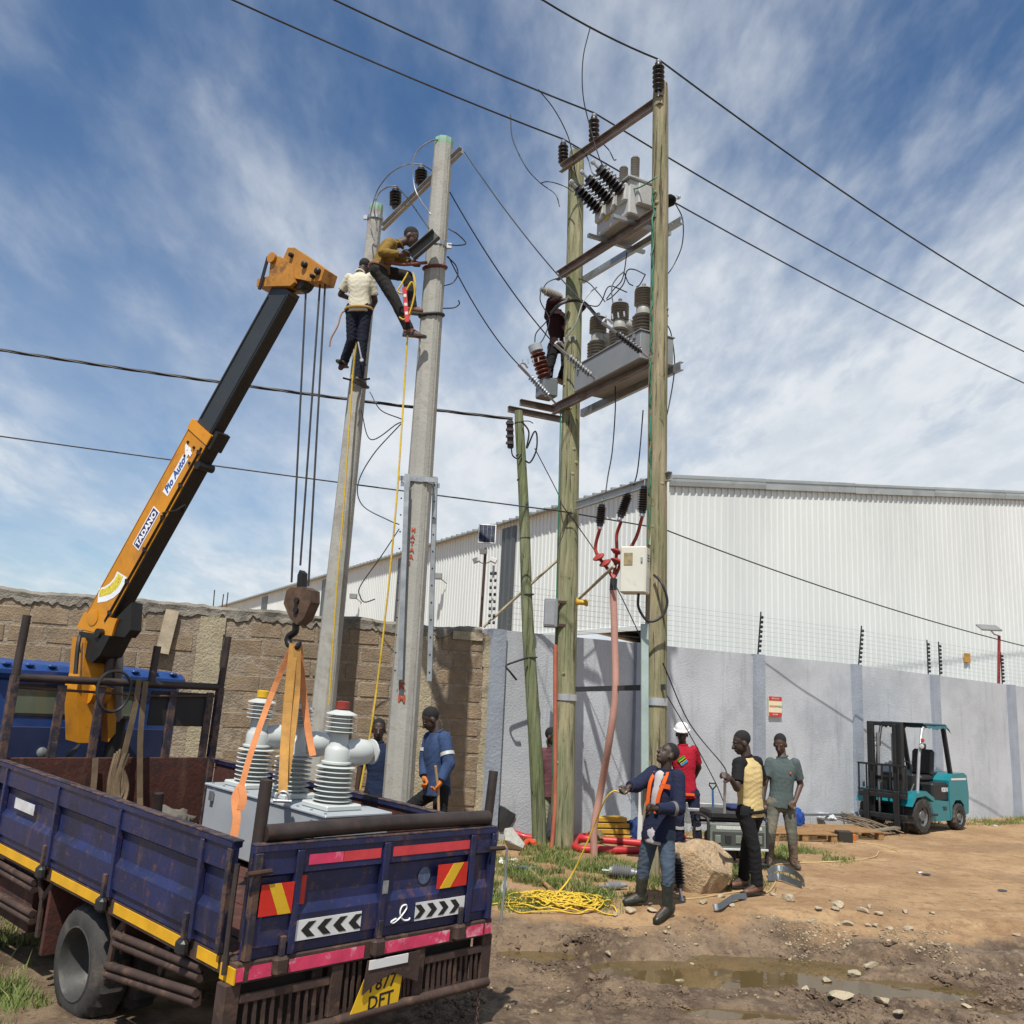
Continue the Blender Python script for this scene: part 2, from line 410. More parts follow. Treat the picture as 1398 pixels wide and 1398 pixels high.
def water():
    m = bpy.data.materials.new('muddy_water'); m.use_nodes = True; N = m.node_tree.nodes; L = m.node_tree.links; b = N['Principled BSDF']
    b.inputs['Base Color'].default_value = (.10, .07, .03, 1); b.inputs['Roughness'].default_value = .03; b.inputs['IOR'].default_value = 1.33
    b.inputs['Specular IOR Level'].default_value = .8
    tc = N.new('ShaderNodeTexCoord'); n = N.new('ShaderNodeTexNoise'); n.inputs['Scale'].default_value = 9; n.inputs['Detail'].default_value = 3
    L.new(tc.outputs['Object'], n.inputs['Vector']); bp = N.new('ShaderNodeBump'); bp.inputs['Strength'].default_value = .05; bp.inputs['Distance'].default_value = .02
    L.new(n.outputs['Fac'], bp.inputs['Height']); L.new(bp.outputs[0], b.inputs['Normal'])
    mb = MB(); nx, ny = 20, 14
    mb.add([(-.9 + 9.5 * i / nx, 6.9 + 4.2 * j / ny, WATER_Z) for j in range(ny + 1) for i in range(nx + 1)],
           [(j * (nx + 1) + i, j * (nx + 1) + i + 1, (j + 1) * (nx + 1) + i + 1, (j + 1) * (nx + 1) + i) for j in range(ny) for i in range(nx)])
    tag(mb.build('puddle_water', m), kind='structure')
water()

# walls: lines on the ground ------------------------------------------------
WA = Vector((.691, 14.775, 0)); WD = Vector((.84, .543, 0)).normalized(); WN = Vector((WD.y, -WD.x, 0))     # painted wall, normal to the yard
KC = WA + WD * -1.07; BD = Vector((-.945, -.325, 0)).normalized(); BN = Vector((-BD.y, BD.x, 0))            # brick wall
if BN.y > 0: BN = -BN
def s_for_u(A, d, u, z=0., lo=-8, hi=60):
    def pu(p):
        q = p - CAM; return 699 + F_PX * q.dot(_r) / q.dot(_f)
    inc = pu(A + d * (lo + 6)) < pu(A + d * (lo + 8))
    for _ in range(50):
        m = (lo + hi) / 2; p = A + d * m; p = Vector((p.x, p.y, z))
        if (pu(p) < u) == inc: lo = m
        else: hi = m
    return lo

def grass_mesh(name, spots, label, hscale=1.):
    vs = []; fs = []
    for cx, cy, rx, ry, n, ang in spots:
        ca, sa = math.cos(ang), math.sin(ang)
        for _ in range(n):
            a = random.random() * 2 * PI; r = math.sqrt(random.random()) * (1 + random.gauss(0, .12))
            lx, ly = rx * r * math.cos(a), ry * r * math.sin(a)
            x, y = cx + lx * ca - ly * sa, cy + lx * sa + ly * ca
            if fbm(x, y, 1.9, 3, 12.) < -.12 + .25 * random.random(): continue
            z = gz(x, y, False) - .004; h = hscale * random.lognormvariate(-2.75, .4) * (1.2 - .5 * r); w = random.uniform(.003, .0065)
            t = random.random() * 2 * PI; dx, dy = math.cos(t) * w, math.sin(t) * w
            bx, by = random.gauss(0, .45) * h, random.gauss(0, .45) * h
            k = len(vs)
            vs += [(x - dx, y - dy, z), (x + dx, y + dy, z), (x + dx * .7 + bx * .4, y + dy * .7 + by * .4, z + h * .6), (x - dx * .7 + bx * .4, y - dy * .7 + by * .4, z + h * .6), (x + bx, y + by, z + h)]
            fs += [(k, k + 1, k + 2, k + 3), (k + 3, k + 2, k + 4)]
    me = bpy.data.meshes.new(name); me.from_pydata(vs, [], fs); me.update()
    m = mat(name + '_blades', (.135, .18, .042), .7, 0, .45, 2.2, 0, 8, dirt=((.29, .235, .095), .5, 2.4, .8))
    tag(link(name, me, m), label, 'grass', kind='stuff')
_g = lambda u, v: onground(u, v)
_gs = []
for u, v, rx, ry, n, a in [(760, 1178, .9, 1.35, 17000, 0), (745, 1214, .95, .7, 11000, 0), (830, 1194, .85, .8, 9000, 0), (700, 1225, .4, .4, 2200, 0), (700, 1190, .35, .7, 1200, 0), (965, 1205, .9, .5, 1500, 0),
                           (1090, 1168, .75, .75, 5000, .3), (1000, 1190, .7, .6, 2600, 0), (800, 1232, .5, .3, 700, 0), (1060, 1150, 1.2, .5, 1000, .5),
                           (20, 1345, .55, 1.1, 4500, 0), (-40, 1290, .8, 1.0, 3500, 0), (40, 1290, .6, .5, 2000, 0)]:
    p = _g(u, v); _gs.append((p.x, p.y, rx, ry, n, a))
_ang = math.atan2(WD.y, WD.x)
for s, n, w in [(0, 900, .2), (3, 900, .25), (6, 700, .25), (8.6, 700, .25), (10.8, 1700, .45), (12.6, 2200, .55), (14.5, 2200, .6), (17, 1500, .6)]:
    p = WA + WD * s + WN * w; _gs.append((p.x, p.y, 1.3, w, n, _ang))
grass_mesh('grass', _gs, 'short green grass growing in patches around the poles and along the walls')

# stones ---------------------------------------------------------------------
m_stone = mat('pale_broken_stone', (.44, .37, .255), .85, 0, .25, 9, .5, 45, dirt=((.2, .14, .085), .54, 6, .7), rnd=.5)
def rock_mesh(name, seed, sub=2, sq=.6, rough=.25, cuts=11):
    bm = bmesh.new(); bmesh.ops.create_icosphere(bm, subdivisions=sub, radius=1)
    rg = random.Random(seed); planes = []
    for _ in range(cuts):
        n = Vector((rg.gauss(0, 1), rg.gauss(0, 1), rg.gauss(0, .8))).normalized(); planes.append((n, rg.uniform(.38, .75)))
    for v in bm.verts:
        for n, d in planes:
            k = v.co.dot(n)
            if k > d: v.co -= n * (k - d)
        v.co += v.co.normalized() * mnoise.fractal(v.co * 2.2 + Vector((seed, 0, 0)), 1, 2, 3) * rough * .3
        v.co.z *= sq
    me = bpy.data.meshes.new(name); bm.to_mesh(me); bm.free(); return me
_rm = [rock_mesh('stone', k, 2) for k in range(6)]
for k in _rm: k.materials.append(m_stone)
def put_stone(x, y, r, k, rz=None, dz=.25):
    o = bpy.data.objects.new('stone', _rm[k % 6]); COL.objects.link(o)
    o.location = (x, y, max(gz(x, y, False), WATER_Z - .02) + r * dz); o.scale = (r, r * random.uniform(.6, 1), r * random.uniform(.5, .8))
    o.rotation_euler = (random.uniform(-.2, .2), random.uniform(-.2, .2), random.random() * 6.28 if rz is None else rz)
    return o
_nst = 0
for u, v, r in [(1145, 1265, .085), (1075, 1282, .1), (1165, 1318, .10), (1190, 1322, .09), (1150, 1366, .11), (1205, 1370, .10), (1100, 1352, .05), (1180, 1290, .075), (1118, 1288, .06), (1140, 1287, .06),
                (1160, 1298, .07), (1200, 1298, .06), (1215, 1290, .05), (1238, 1298, .06), (1185, 1305, .05), (1110, 1302, .06), (1128, 1308, .07), (1010, 1280, .085), (1022, 1272, .06), (985, 1275, .06), (960, 1290, .06),
                (860, 1262, .085), (890, 1262, .07), (918, 1272, .05), (840, 1258, .045), (1188, 1276, .06), (1196, 1266, .05), (1240, 1270, .06), (1320, 1372, .05), (1275, 1300, .045), (1055, 1274, .05), (928, 1312, .055), (945, 1318, .04), (1390, 1302, .05), (1226, 1386, .07), (812, 1268, .04), (1000, 1292, .05), (830, 1318, .045)]:
    p = onground(u, v); o = put_stone(p.x, p.y, r * 1.1, _nst); _nst += 1
    tag(o, 'pale broken stone lying in the mud around the puddle', 'stone', 'broken stones in the mud')
def scatter(name, spots, m, label, cat, jit):
    bases = []
    for k in (1, 2):
        bm = bmesh.new(); bmesh.ops.create_icosphere(bm, subdivisions=k, radius=1); bases.append((np.array([v.co[:] for v in bm.verts]), [[v.index for v in f.verts] for f in bm.faces])); bm.free()
    vs = []; fs = []; n = 0
    for x, y, z, r in spots:
        bv, bf = bases[1 if r > .03 else 0]; a = random.random() * 6.28; t = random.uniform(-.4, .4)
        M = np.array((Matrix.Rotation(a, 3, 'Z') @ Matrix.Rotation(t, 3, 'X') @ Matrix.Diagonal((r, r * random.uniform(.55, 1), r * random.uniform(.45, .8)))))
        p = (bv + RNG.normal(0, jit, bv.shape)) @ M.T + np.array((x, y, z)); vs.append(p); fs += [[i + n for i in f] for f in bf]; n += len(bv)
    me = bpy.data.meshes.new(name); me.from_pydata(np.concatenate(vs).tolist(), [], fs); me.update(); tag(link(name, me, m), label, cat, kind='stuff')
def gravel():
    sp_ = []
    for _ in range(4200):
        t = random.random()
        if t < .45: x, y = random.gauss(3.6, .8), random.gauss(9.75, .3)
        elif t < .65: x, y = random.uniform(0, 6), random.uniform(7.5, 10.2)
        else: x, y = random.uniform(.5, 11), random.uniform(9.8, 17)
        if y < 7 or fbm(x, y, 1.1, 2, 30.) < (.0 if t < .65 else .1): continue
        r = min(.028, random.lognormvariate(-4.7, .5)) * (1 if t < .65 else .75); sp_.append((x, y, gz(x, y, False) + r * .25, r))
    scatter('gravel', sp_, mat('gravel_stone', (.36, .29, .19), .9, 0, .4, 6, .3, 40, dirt=((.16, .115, .07), .48, 4, .8)), 'small pale gravel and pebbles scattered over the mud and sand', 'gravel', .12)
gravel()
def clods():
    sp_ = []
    for _ in range(26000):
        x, y = random.uniform(-.9, 6.5), random.uniform(7.2, 10.2); mm = mudmask(x, y)
        if mm < .45 or fbm(x, y, 1.3, 3, 21.) < .06 + .28 * random.random(): continue
        z = gz(x, y)
        if z < WATER_Z - .012: continue
        r = min(.05, random.lognormvariate(-4.5, .6)); sp_.append((x, y, z - r * .1, r))
        if len(sp_) > 4500: break
    scatter('mud_clods', sp_, mat('clod_earth', (.14, .095, .06), .85, 0, .5, 3, .6, 60, dirt=((.06, .04, .026), .5, 5, .7), spots=((.27, .195, .12), .6, 9, .6)), 'broken clods of brown mud churned up around the puddles', 'mud clods', .24)
clods()

# ================================================================== brick wall
m_block = mat('sand_cement_block', (.275, .205, .133), .95, 0, .3, 4, .9, 40, dirt=((.18, .14, .1), .52, 3, .8), spots=((.33, .27, .2), .58, 7, .6), rnd=.5, bdist=.025)
m_mortar = mat('rough_mortar', (.295, .24, .175), .95, 0, .3, 6, .9, 30, dirt=((.18, .14, .1), .52, 4, .7), bdist=.04)
m_cem = mat('grey_cement', (.22, .20, .165), .95, 0, .3, 4, .9, 35, dirt=((.085, .075, .06), .5, 3, .75), bdist=.03)
m_conc_col = mat('cast_concrete_column', (.36, .31, .21), .92, 0, .25, 4, .9, 30, dirt=((.2, .15, .1), .55, 8, .6), bdist=.03)
def brick_wall():
    w = thing('brick_wall', 'long unplastered block wall with a rough cement top behind the truck', 'wall', KC)
    Ln = 9.2
    P = lambda s, o, z: KC + BD * s + BN * o + Vector((0, 0, z))
    def slab(mb, s0, s1, o0, o1, z0, z1):
        mb.add([P(s, o, z) for s in (s0, s1) for o in (o0, o1) for z in (z0, z1)], [(0, 1, 3, 2), (4, 6, 7, 5), (0, 4, 5, 1), (2, 3, 7, 6), (0, 2, 6, 4), (1, 5, 7, 3)])
    mb = MB(); slab(mb, .0, Ln, -.2, .006, -.3, 2.985); mb.build('mortar_core', m_mortar, w)
    meshes = []
    for k in range(8):
        b = MB(); hx, hz = .215, .108
        b.cbox((0, 0, 0), (hx, .03, hz), .012)
        v = np.array(b.v); v += RNG.normal(0, .0035, v.shape); b.v = [tuple(q) for q in v]
        me = b.mesh('brick'); me.materials.append(m_block); meshes.append(me)
    ang = math.atan2(BD.y, BD.x)
    z = -.02; row = 0; pitch = .245
    while z < 2.72:
        s = .34 - (row % 2) * .23 + random.uniform(-.03, .03)
        while s < Ln - .2:
            L_ = .455
            for cs in (1.05, 4.05):
                if cs - .37 < s < cs + .37: break
            else:
                if z > .0 or s > 3:
                    o = bpy.data.objects.new('brick', random.choice(meshes)); COL.objects.link(o); o.parent = w
                    p = P(s, random.uniform(-.020, -.012), z + .1225) - KC
                    o.location = p; o.rotation_euler = (random.gauss(0, .008), random.gauss(0, .008), ang + random.gauss(0, .006)); o.scale = (random.uniform(.96, 1.02), 1, random.uniform(.96, 1.02))
            s += L_
        z += pitch; row += 1
    # poured columns and cement top
    for s0, s1, pr in ((-.02, .13, .03), (.88, 1.16, .02), (3.86, 4.2, .035)):
        mb = MB(); n = 14
        for k in range(n):
            z0, z1 = -.2 + 3.13 * k / n, -.2 + 3.13 * (k + 1) / n; e = random.uniform(-.02, .02)
            slab(mb, s0 + e, s1 + random.uniform(-.02, .02), -.1, pr + random.uniform(-.006, .006), z0, z1)
        mb.build('concrete_column', m_conc_col, w)
    n = 330; vs = []; fs = []
    for i in range(n + 1):
        s = .16 + (Ln - .16) * i / n
        top = 3.03 + .05 * mnoise.noise(Vector((s * 1.7, 0, 0))) + .015 * mnoise.noise(Vector((s * 9, 3, 0))) + .012 * s
        lo = 2.865 + .012 * s + .07 * mnoise.noise(Vector((s * 4.2, 9, 0))) + .08 * mnoise.noise(Vector((s * 15, 5, 0)))
        for j, (zz, oo) in enumerate(((top, -.2), (top + .01, -.02), (top - .03, .03 + .02 * mnoise.noise(Vector((s * 7, 1, 1)))), ((top + lo) / 2, .022 + .03 * mnoise.noise(Vector((s * 6, 2, 2)))), (lo + .02, .03 + .015 * mnoise.noise(Vector((s * 12, 2, 7)))), (lo, .0))):
            vs.append(P(s, oo, zz))
        if i:
            a, b = (i - 1) * 6, i * 6; fs += [(a + j, a + j + 1, b + j + 1, b + j) for j in range(5)]
    mb = MB(); mb.add(vs, fs); o = mb.build('cement_coping', m_cem, w)
    mb = MB(); slab(mb, .16, .62, .0, .045, 2.86, 2.98); mb.build('lintel', m_conc_col, w)
    mb = MB(); n = 40; 
    # plank leaning against the top
    q = MB(); a = P(4.62, .1, 2.40); b = P(4.55, .06, 2.98); q.beam(a, b, .17, .03, up=BN)
    one('timber_plank', q, mat('old_plank', (.36, .3, .21), .9, 0, .25, 6, .5, 30, stretch=(1, 1, 1)), 'short pale plank leaning against the top of the block wall', 'plank')
    q = None
    for k, (s, h) in enumerate(((4.03, .36), (3.92, .31), (3.86, .34))):
        q = MB(); b = P(s, -.07, 2.95); q.tube([b, b + Vector((random.uniform(-.01, .02), 0, h))], .008, 6)
        one('reinforcing_bar', q, m_rust, 'rusty reinforcing bar sticking up from the block wall column', 'rebar', 'reinforcing bars on the block wall')
    return w
brick_wall()

# ================================================================== painted boundary wall
m_paint = mat('grey_blue_wall_paint', (.445, .472, .50), .85, 0, .12, .9, .38, 38, dirt=((.33, .355, .39), .5, .8, .6), spots=((.5, .52, .53), .57, 3.5, .5), bdist=.03, more=(((.24, .255, .28), .56, 5, .45, (1, 1, .09)), ((.33, .30, .26), .62, 2.5, .45)))
m_pil = mat('blue_grey_pilaster_paint', (.285, .32, .375), .8, 0, .12, 3, .6, 24, dirt=((.33, .36, .4), .6, 6, .5), bdist=.02)
PILS = [-.98, 1.85, 4.68, 7.47, 10.09, 13.04, 15.9, 18.8, 21.7]
WTOP = lambda s: 3.05 - max(0, s - 7) * .022
def painted_wall():
    w = thing('painted_wall', 'tall grey painted plaster boundary wall with blue-grey pilasters behind the workers', 'wall', WA)
    P = lambda s, o, z: WA + WD * s + WN * o + Vector((0, 0, z))
    for i in range(len(PILS) - 1):
        s0, s1 = PILS[i], PILS[i + 1]; mb = MB(); n = 14; k = 12
        vs = []; fs = []
        for a in range(n + 1):
            for b in range(k + 1):
                s = s0 + (s1 - s0) * a / n; z = -.3 + (WTOP(s) + .3) * b / k
                vs.append(P(s, .018 * mnoise.noise(Vector((s * .8, z * .8, 4))), z))
        fs = [(a * (k + 1) + b, (a + 1) * (k + 1) + b, (a + 1) * (k + 1) + b + 1, a * (k + 1) + b + 1) for a in range(n) for b in range(k)]
        m0 = len(vs); vs += [P(s0, -.2, -.3), P(s1, -.2, -.3), P(s1, -.2, WTOP(s1)), P(s0, -.2, WTOP(s0))]
        fs.append((m0, m0 + 1, m0 + 2, m0 + 3))
        top = [a * (k + 1) + k for a in range(n + 1)]
        fs.append(tuple(top) + (m0 + 2, m0 + 3))
        mb.add(vs, fs); mb.build('wall_panel', m_paint, w)
    for s in PILS:
        mb = MB(); hw = .125; t = WTOP(s) + .005
        mb.add([P(s + a * hw, o, z) for a in (-1, 1) for o in (-.21, .075) for z in (-.3, t)], [(0, 1, 3, 2), (4, 6, 7, 5), (0, 4, 5, 1), (2, 3, 7, 6), (0, 2, 6, 4), (1, 5, 7, 3)])
        mb.build('pilaster', m_pil, w)
    return P
WP = painted_wall()
# hole at the wall foot with broken stone
_p = _g(688, 1130)

# electric fence on top of the wall
m_fpost = mat('black_fence_post', (.02, .02, .022), .6, 0, .2, 8, 0)
def fence_post(s, label, h=.8, lean=0.):
    b = WP(s, -.06, WTOP(s)); t = thing('electric_fence_post', label, 'fence post', b, 'electric fence posts on the painted wall')
    top = b + Vector((lean, 0, h)); mb = MB(); mb.tube([b, top], .014, 6); mb.build('post', m_fpost, t)
    for k in range(8):
        p = b.lerp(top, .1 + .88 * k / 8) ; q = MB(); q.lathe([(.012, -.03), (.03, -.02), (.03, -.005), (.016, 0), (.03, .005), (.03, .02), (.012, .03)], p + WN * .03, WD, 8)
        q.build('fence_insulator', m_fpost, t)
for s, lb, ln in ((s_for_u(WA, WD, 1038, 3.4), 'black electric fence post above the pilaster left of the red sign', .06), (s_for_u(WA, WD, 1175, 3.4), 'black electric fence post between the red sign and the forklift', .08),
                  (s_for_u(WA, WD, 1270, 3.3), 'left of two close black electric fence posts above the forklift', .0), (s_for_u(WA, WD, 1286, 3.2), 'right of two close black electric fence posts above the forklift', .0), (s_for_u(WA, WD, 1371, 3.2), 'black electric fence post beside the red lamp post', .0)):
    fence_post(s, lb, .8 if s < 9 else .74, ln)
for k in range(8):
    mb = MB(); z = .1 + .086 * k
    mb.tube([WP(s, -.03, WTOP(s) + z) for s in (-.8, 1.9, 4.7, 7.5, 10.1, 13, 16, 20)], .002, 4)
    one('fence_wire', mb, m_alu, 'thin electric fence wire strung above the painted wall', 'wire', 'electric fence wires')

# ================================================================== warehouse
m_clad = mat('pale_ribbed_cladding', (.62, .65, .63), .45, 0, .06, .6, .04, 12, dirt=((.5, .53, .52), .55, .5, .6), spots=((.45, .44, .4), .66, 1.5, .4), stretch=(1, 1, .25), more=(((.42, .42, .4), .6, 1.1, .45, (1, 1, .12)),))
m_flash = mat('grey_flashing', (.36, .385, .375), .4, .4, .2, 1.5, .15, 6, dirt=((.2, .2, .19), .55, 2, .5))
m_dpanel = mat('dark_translucent_panel', (.065, .07, .07), .35, 0, .3, 4, .1, 20, stretch=(6, 6, .5))
m_dark = mat('dark_interior', (.03, .03, .03), .9)
def warehouse():
    E0 = Vector((3.27, 20.0, 0)); GD = Vector((.88, .475, 0)).normalized(); LD = Vector((-.475, .88, 0)).normalized()
    GN, LN = Vector((GD.y, -GD.x, 0)), Vector((-LD.y, LD.x, 0))
    if LN.x > 0: LN = -LN
    w = thing('warehouse', 'long pale ribbed metal warehouse beyond the boundary wall', 'warehouse', E0)
    EV = 6.97; SL = .122; HALF = 17.
    gt = lambda s: EV + SL * (s if s < HALF else 2 * HALF - s)
    def clad(name, A, d, n, s0, s1, zb, zt, pitch=.19):
        mb = MB(); prof = [(0, 0), (.12, 0), (.135, .024), (.175, .024)]; vs = []; s = s0; pts = []
        while s < s1:
            for a, o in prof: pts.append((s + a, o))
            s += pitch
        pts.append((min(s, s1), 0))
        for s, o in pts: vs += [A + d * s + n * o + Vector((0, 0, zb)), A + d * s + n * o + Vector((0, 0, zt(s)))]
        mb.add(vs, [(2 * i, 2 * i + 2, 2 * i + 3, 2 * i + 1) for i in range(len(pts) - 1)])
        return mb.build(name, m_clad, w)
    clad('gable_cladding', E0, GD, GN, .02, 2 * HALF, 0, lambda s: gt(s) - .12)
    OPEN = 6.6
    clad('side_cladding', E0, LD, LN, .02, OPEN, 3.72, lambda s: EV - .02)
    LL = 46
    clad('side_cladding', E0, LD, LN, OPEN, LL, 0, lambda s: EV - .02)
    # lining behind the ribs so that the shell is closed
    mb = MB(); i = -.03
    a = E0 + GN * i + LN * i
    mb.add([a, a + GD * 2 * HALF, a + GD * HALF + Vector((0, 0, gt(HALF) - .2)), a + Vector((0, 0, EV - .2)), a + GD * 2 * HALF + Vector((0, 0, EV - .2))], [(0, 1, 4, 2, 3)])
    mb.build('gable_lining', m_dark, w)
    # roof
    mb = MB(); ov = -LD * .25
    def R_(s, l, z): return E0 + GD * s + LD * l + Vector((0, 0, z))
    for a, b in ((-.22, HALF), (HALF, 2 * HALF + .22)):
        za, zb = (EV - .22 * SL, gt(HALF)) if a < 0 else (gt(HALF), EV - .22 * SL)
        mb.add([R_(a, -.1, za + .02), R_(b, -.1, zb + .02), R_(b, LL, zb + .02), R_(a, LL, za + .02), R_(a, -.1, za - .02), R_(b, -.1, zb - .02), R_(b, LL, zb - .02), R_(a, LL, za - .02)],
               [(0, 1, 2, 3), (7, 6, 5, 4), (0, 4, 5, 1), (1, 5, 6, 2), (2, 6, 7, 3), (3, 7, 4, 0)])
    mb.build('roof', m_flash, w)
    for a, b in ((E0 + GD * 2 * HALF, LD), (E0 + LD * LL, GD)):
        mb = MB(); mb.add([a, a + b * (LL if b is LD else 2 * HALF), a + b * (LL if b is LD else 2 * HALF) + V(0, 0, EV), a + V(0, 0, EV)], [(0, 1, 2, 3)]); mb.build('far_wall', m_dark, w)
    # roof sheet rib ends seen along the eave
    mb = MB()
    for k in range(120):
        l = .1 + k * .38; mb.beam(R_(-.25, l, EV + .0), R_(.6, l, EV + .11), .06, .05)
    mb.build('roof_rib', m_flash, w)['kind'] = 'stuff'
    # gable flashing in lengths
    s = -.05
    while s < 2 * HALF:
        e = min(s + 3.0, 2 * HALF); mb = MB(); j = random.uniform(-.012, .012); j2 = random.uniform(-.015, .015)
        q = [E0 + GD * s + GN * .05, E0 + GD * (e - .01) + GN * .05]
        vs = []
        for k, p in enumerate(q):
            ss = s if k == 0 else e
            for o, z in ((0.0, .05), (.03, .05 + j), (.045 + j2, -.1 + j2), (.035, -.2 + j), (0, -.2)): vs.append(p + GN * o + Vector((0, 0, gt(ss) + z)))
        mb.add(vs, [(k, k + 1, k + 6, k + 5) for k in range(4)] + [(0, 1, 2, 3, 4), (9, 8, 7, 6, 5)])
        mb.build('flashing', m_flash, w); s = e
    mb = MB(); mb.sweep([(-.1, -.1), (.1, -.1), (.1, .1), (-.1, .1)], E0 + Vector((0, 0, 0)) + GN * .0, E0 + Vector((0, 0, EV - .1)), up=GD)
    mb.build('corner_trim', m_clad, w)
    # dark light-strips on the long side
    for u0, u1, v in ((684, 702, 760), (437, 445, 800), (354, 362, 820), (541, 547, 780)):
        a, b = s_for_u(E0, LD, u1, 5, 0), s_for_u(E0, LD, u0, 5, 0)
        mb = MB(); n = max(3, int((b - a) / .15)); vs = []
        for k in range(n + 1):
            for z in (0, EV - .15): vs.append(E0 + LD * (a + (b - a) * k / n) + LN * (.04 + .02 * (k % 2)) + Vector((0, 0, z)))
        mb.add(vs, [(2 * k, 2 * k + 2, 2 * k + 3, 2 * k + 1) for k in range(n)]); mb.build('light_strip', m_dpanel, w)
    mb = MB(); mb.sweep([(-.03, -.05), (.05, -.05), (.05, .05), (-.03, .05)], E0 + LN * .03 + V(0, 0, 3.7), E0 + LD * OPEN + LN * .03 + V(0, 0, 3.7)); mb.build('opening_trim', m_clad, w)
    # floor edge and posts inside the opening
    mb = MB(); a = E0 - LN * 3 ; mb.box(a + Vector((-3, 0, 0)), a + Vector((-2.9, .1, 3.7))); 
    return E0, LD, LN, GD, GN
WH = warehouse()
# floodlights fixed to the long side
for u, v, lb in ((491, 815, 'small grey floodlight on the warehouse side left of the concrete pole'), (608, 788, 'small grey floodlight on the warehouse side between concrete pole and solar panel')):
    E0, LD, LN, GD, GN = WH; s = s_for_u(E0, LD, u, 4.6, 0); p = at(u, v, (E0 + LD * s).y); p = E0 + LD * s + LN * .35 + V(0, 0, p.z)
    t = thing('floodlight', lb, 'floodlight', p, 'warehouse floodlights'); mb = MB(); mb.cbox(p, (.14, .1, .1), .02); mb.build('lamp_body', mat('lamp_grey', (.2, .21, .21), .5), t)
    mb = MB(); mb.tube([p, p - LN * .36 - V(0, 0, .22)], .018, 6); mb.build('arm', m_galv, t)
# red and cream sign
def sign():
    s = s_for_u(WA, WD, 1056, 2.4); Y = (WA + WD * s).y; h0 = at(1056, 978, Y).z; h1 = at(1056, 951, Y).z; zc = (h0 + h1) / 2; hh = (h1 - h0) / 2
    c = WP(s, .035, zc); t = thing('notice_sign', 'small cream and red notice sign fixed to the painted wall', 'sign', c)
    M = Matrix((WD, V(0, 0, 1), WN)).transposed(); hw = .17
    mb = MB(); mb.cbox(c, (hw, hh, .006), 0, M); mb.build('board', mat('cream_board', (.72, .66, .45), .5, 0, .05), t)
    rd = mat('sign_red', (.55, .03, .025), .5, 0, .08)
    for z, k in ((hh * .8, .2), (-hh * .8, .2)):
        mb = MB(); mb.cbox(c + V(0, 0, z) + WN * .008, (hw, hh * k, .003), 0, M); mb.build('red_band', rd, t)
    txt('GARDA', .052, rd, t, c + WN * .009 + WD * -.16 - V(0, 0, .015), WD, V(0, 0, 1), name='lettering')
    txt('WORLD', .052, mat('sign_green', (.03, .1, .06), .5), t, c + WN * .009 + WD * .002 - V(0, 0, .015), WD, V(0, 0, 1), name='lettering')
    wt = mat('sign_white', (.7, .65, .6), .5)
    txt('PROTECTED', .035, wt, t, c + WN * .0125 + WD * -.1 + V(0, 0, hh * .8 - .012), WD, V(0, 0, 1), name='lettering')
    txt('SECURED', .035, wt, t, c + WN * .0125 + WD * -.08 - V(0, 0, hh * .8 + .012), WD, V(0, 0, 1), name='lettering')
def txt(body, size, m, parent, pos, ax, ay, ext=.0008, name='lettering', local=False, shear=0, bold=0):
    c = bpy.data.curves.new('t', 'FONT'); c.body = body; c.size = size; c.extrude = ext; c.shear = shear; c.offset = bold; c.resolution_u = 2
    o = bpy.data.objects.new('t', c); COL.objects.link(o)
    me = bpy.data.meshes.new_from_object(o.evaluated_get(bpy.context.evaluated_depsgraph_get()))
    bpy.data.objects.remove(o)
    ax, ay = Vector(ax).normalized(), Vector(ay).normalized(); az = ax.cross(ay)
    off = Vector((0, 0, 0)) if local else root_off(parent)
    M = Matrix.Translation(Vector(pos) - off) @ Matrix((ax, ay, az)).transposed().to_4x4()
    me.transform(M); me.name = name; me.materials.clear()
    return link(name, me, m, parent)
sign()
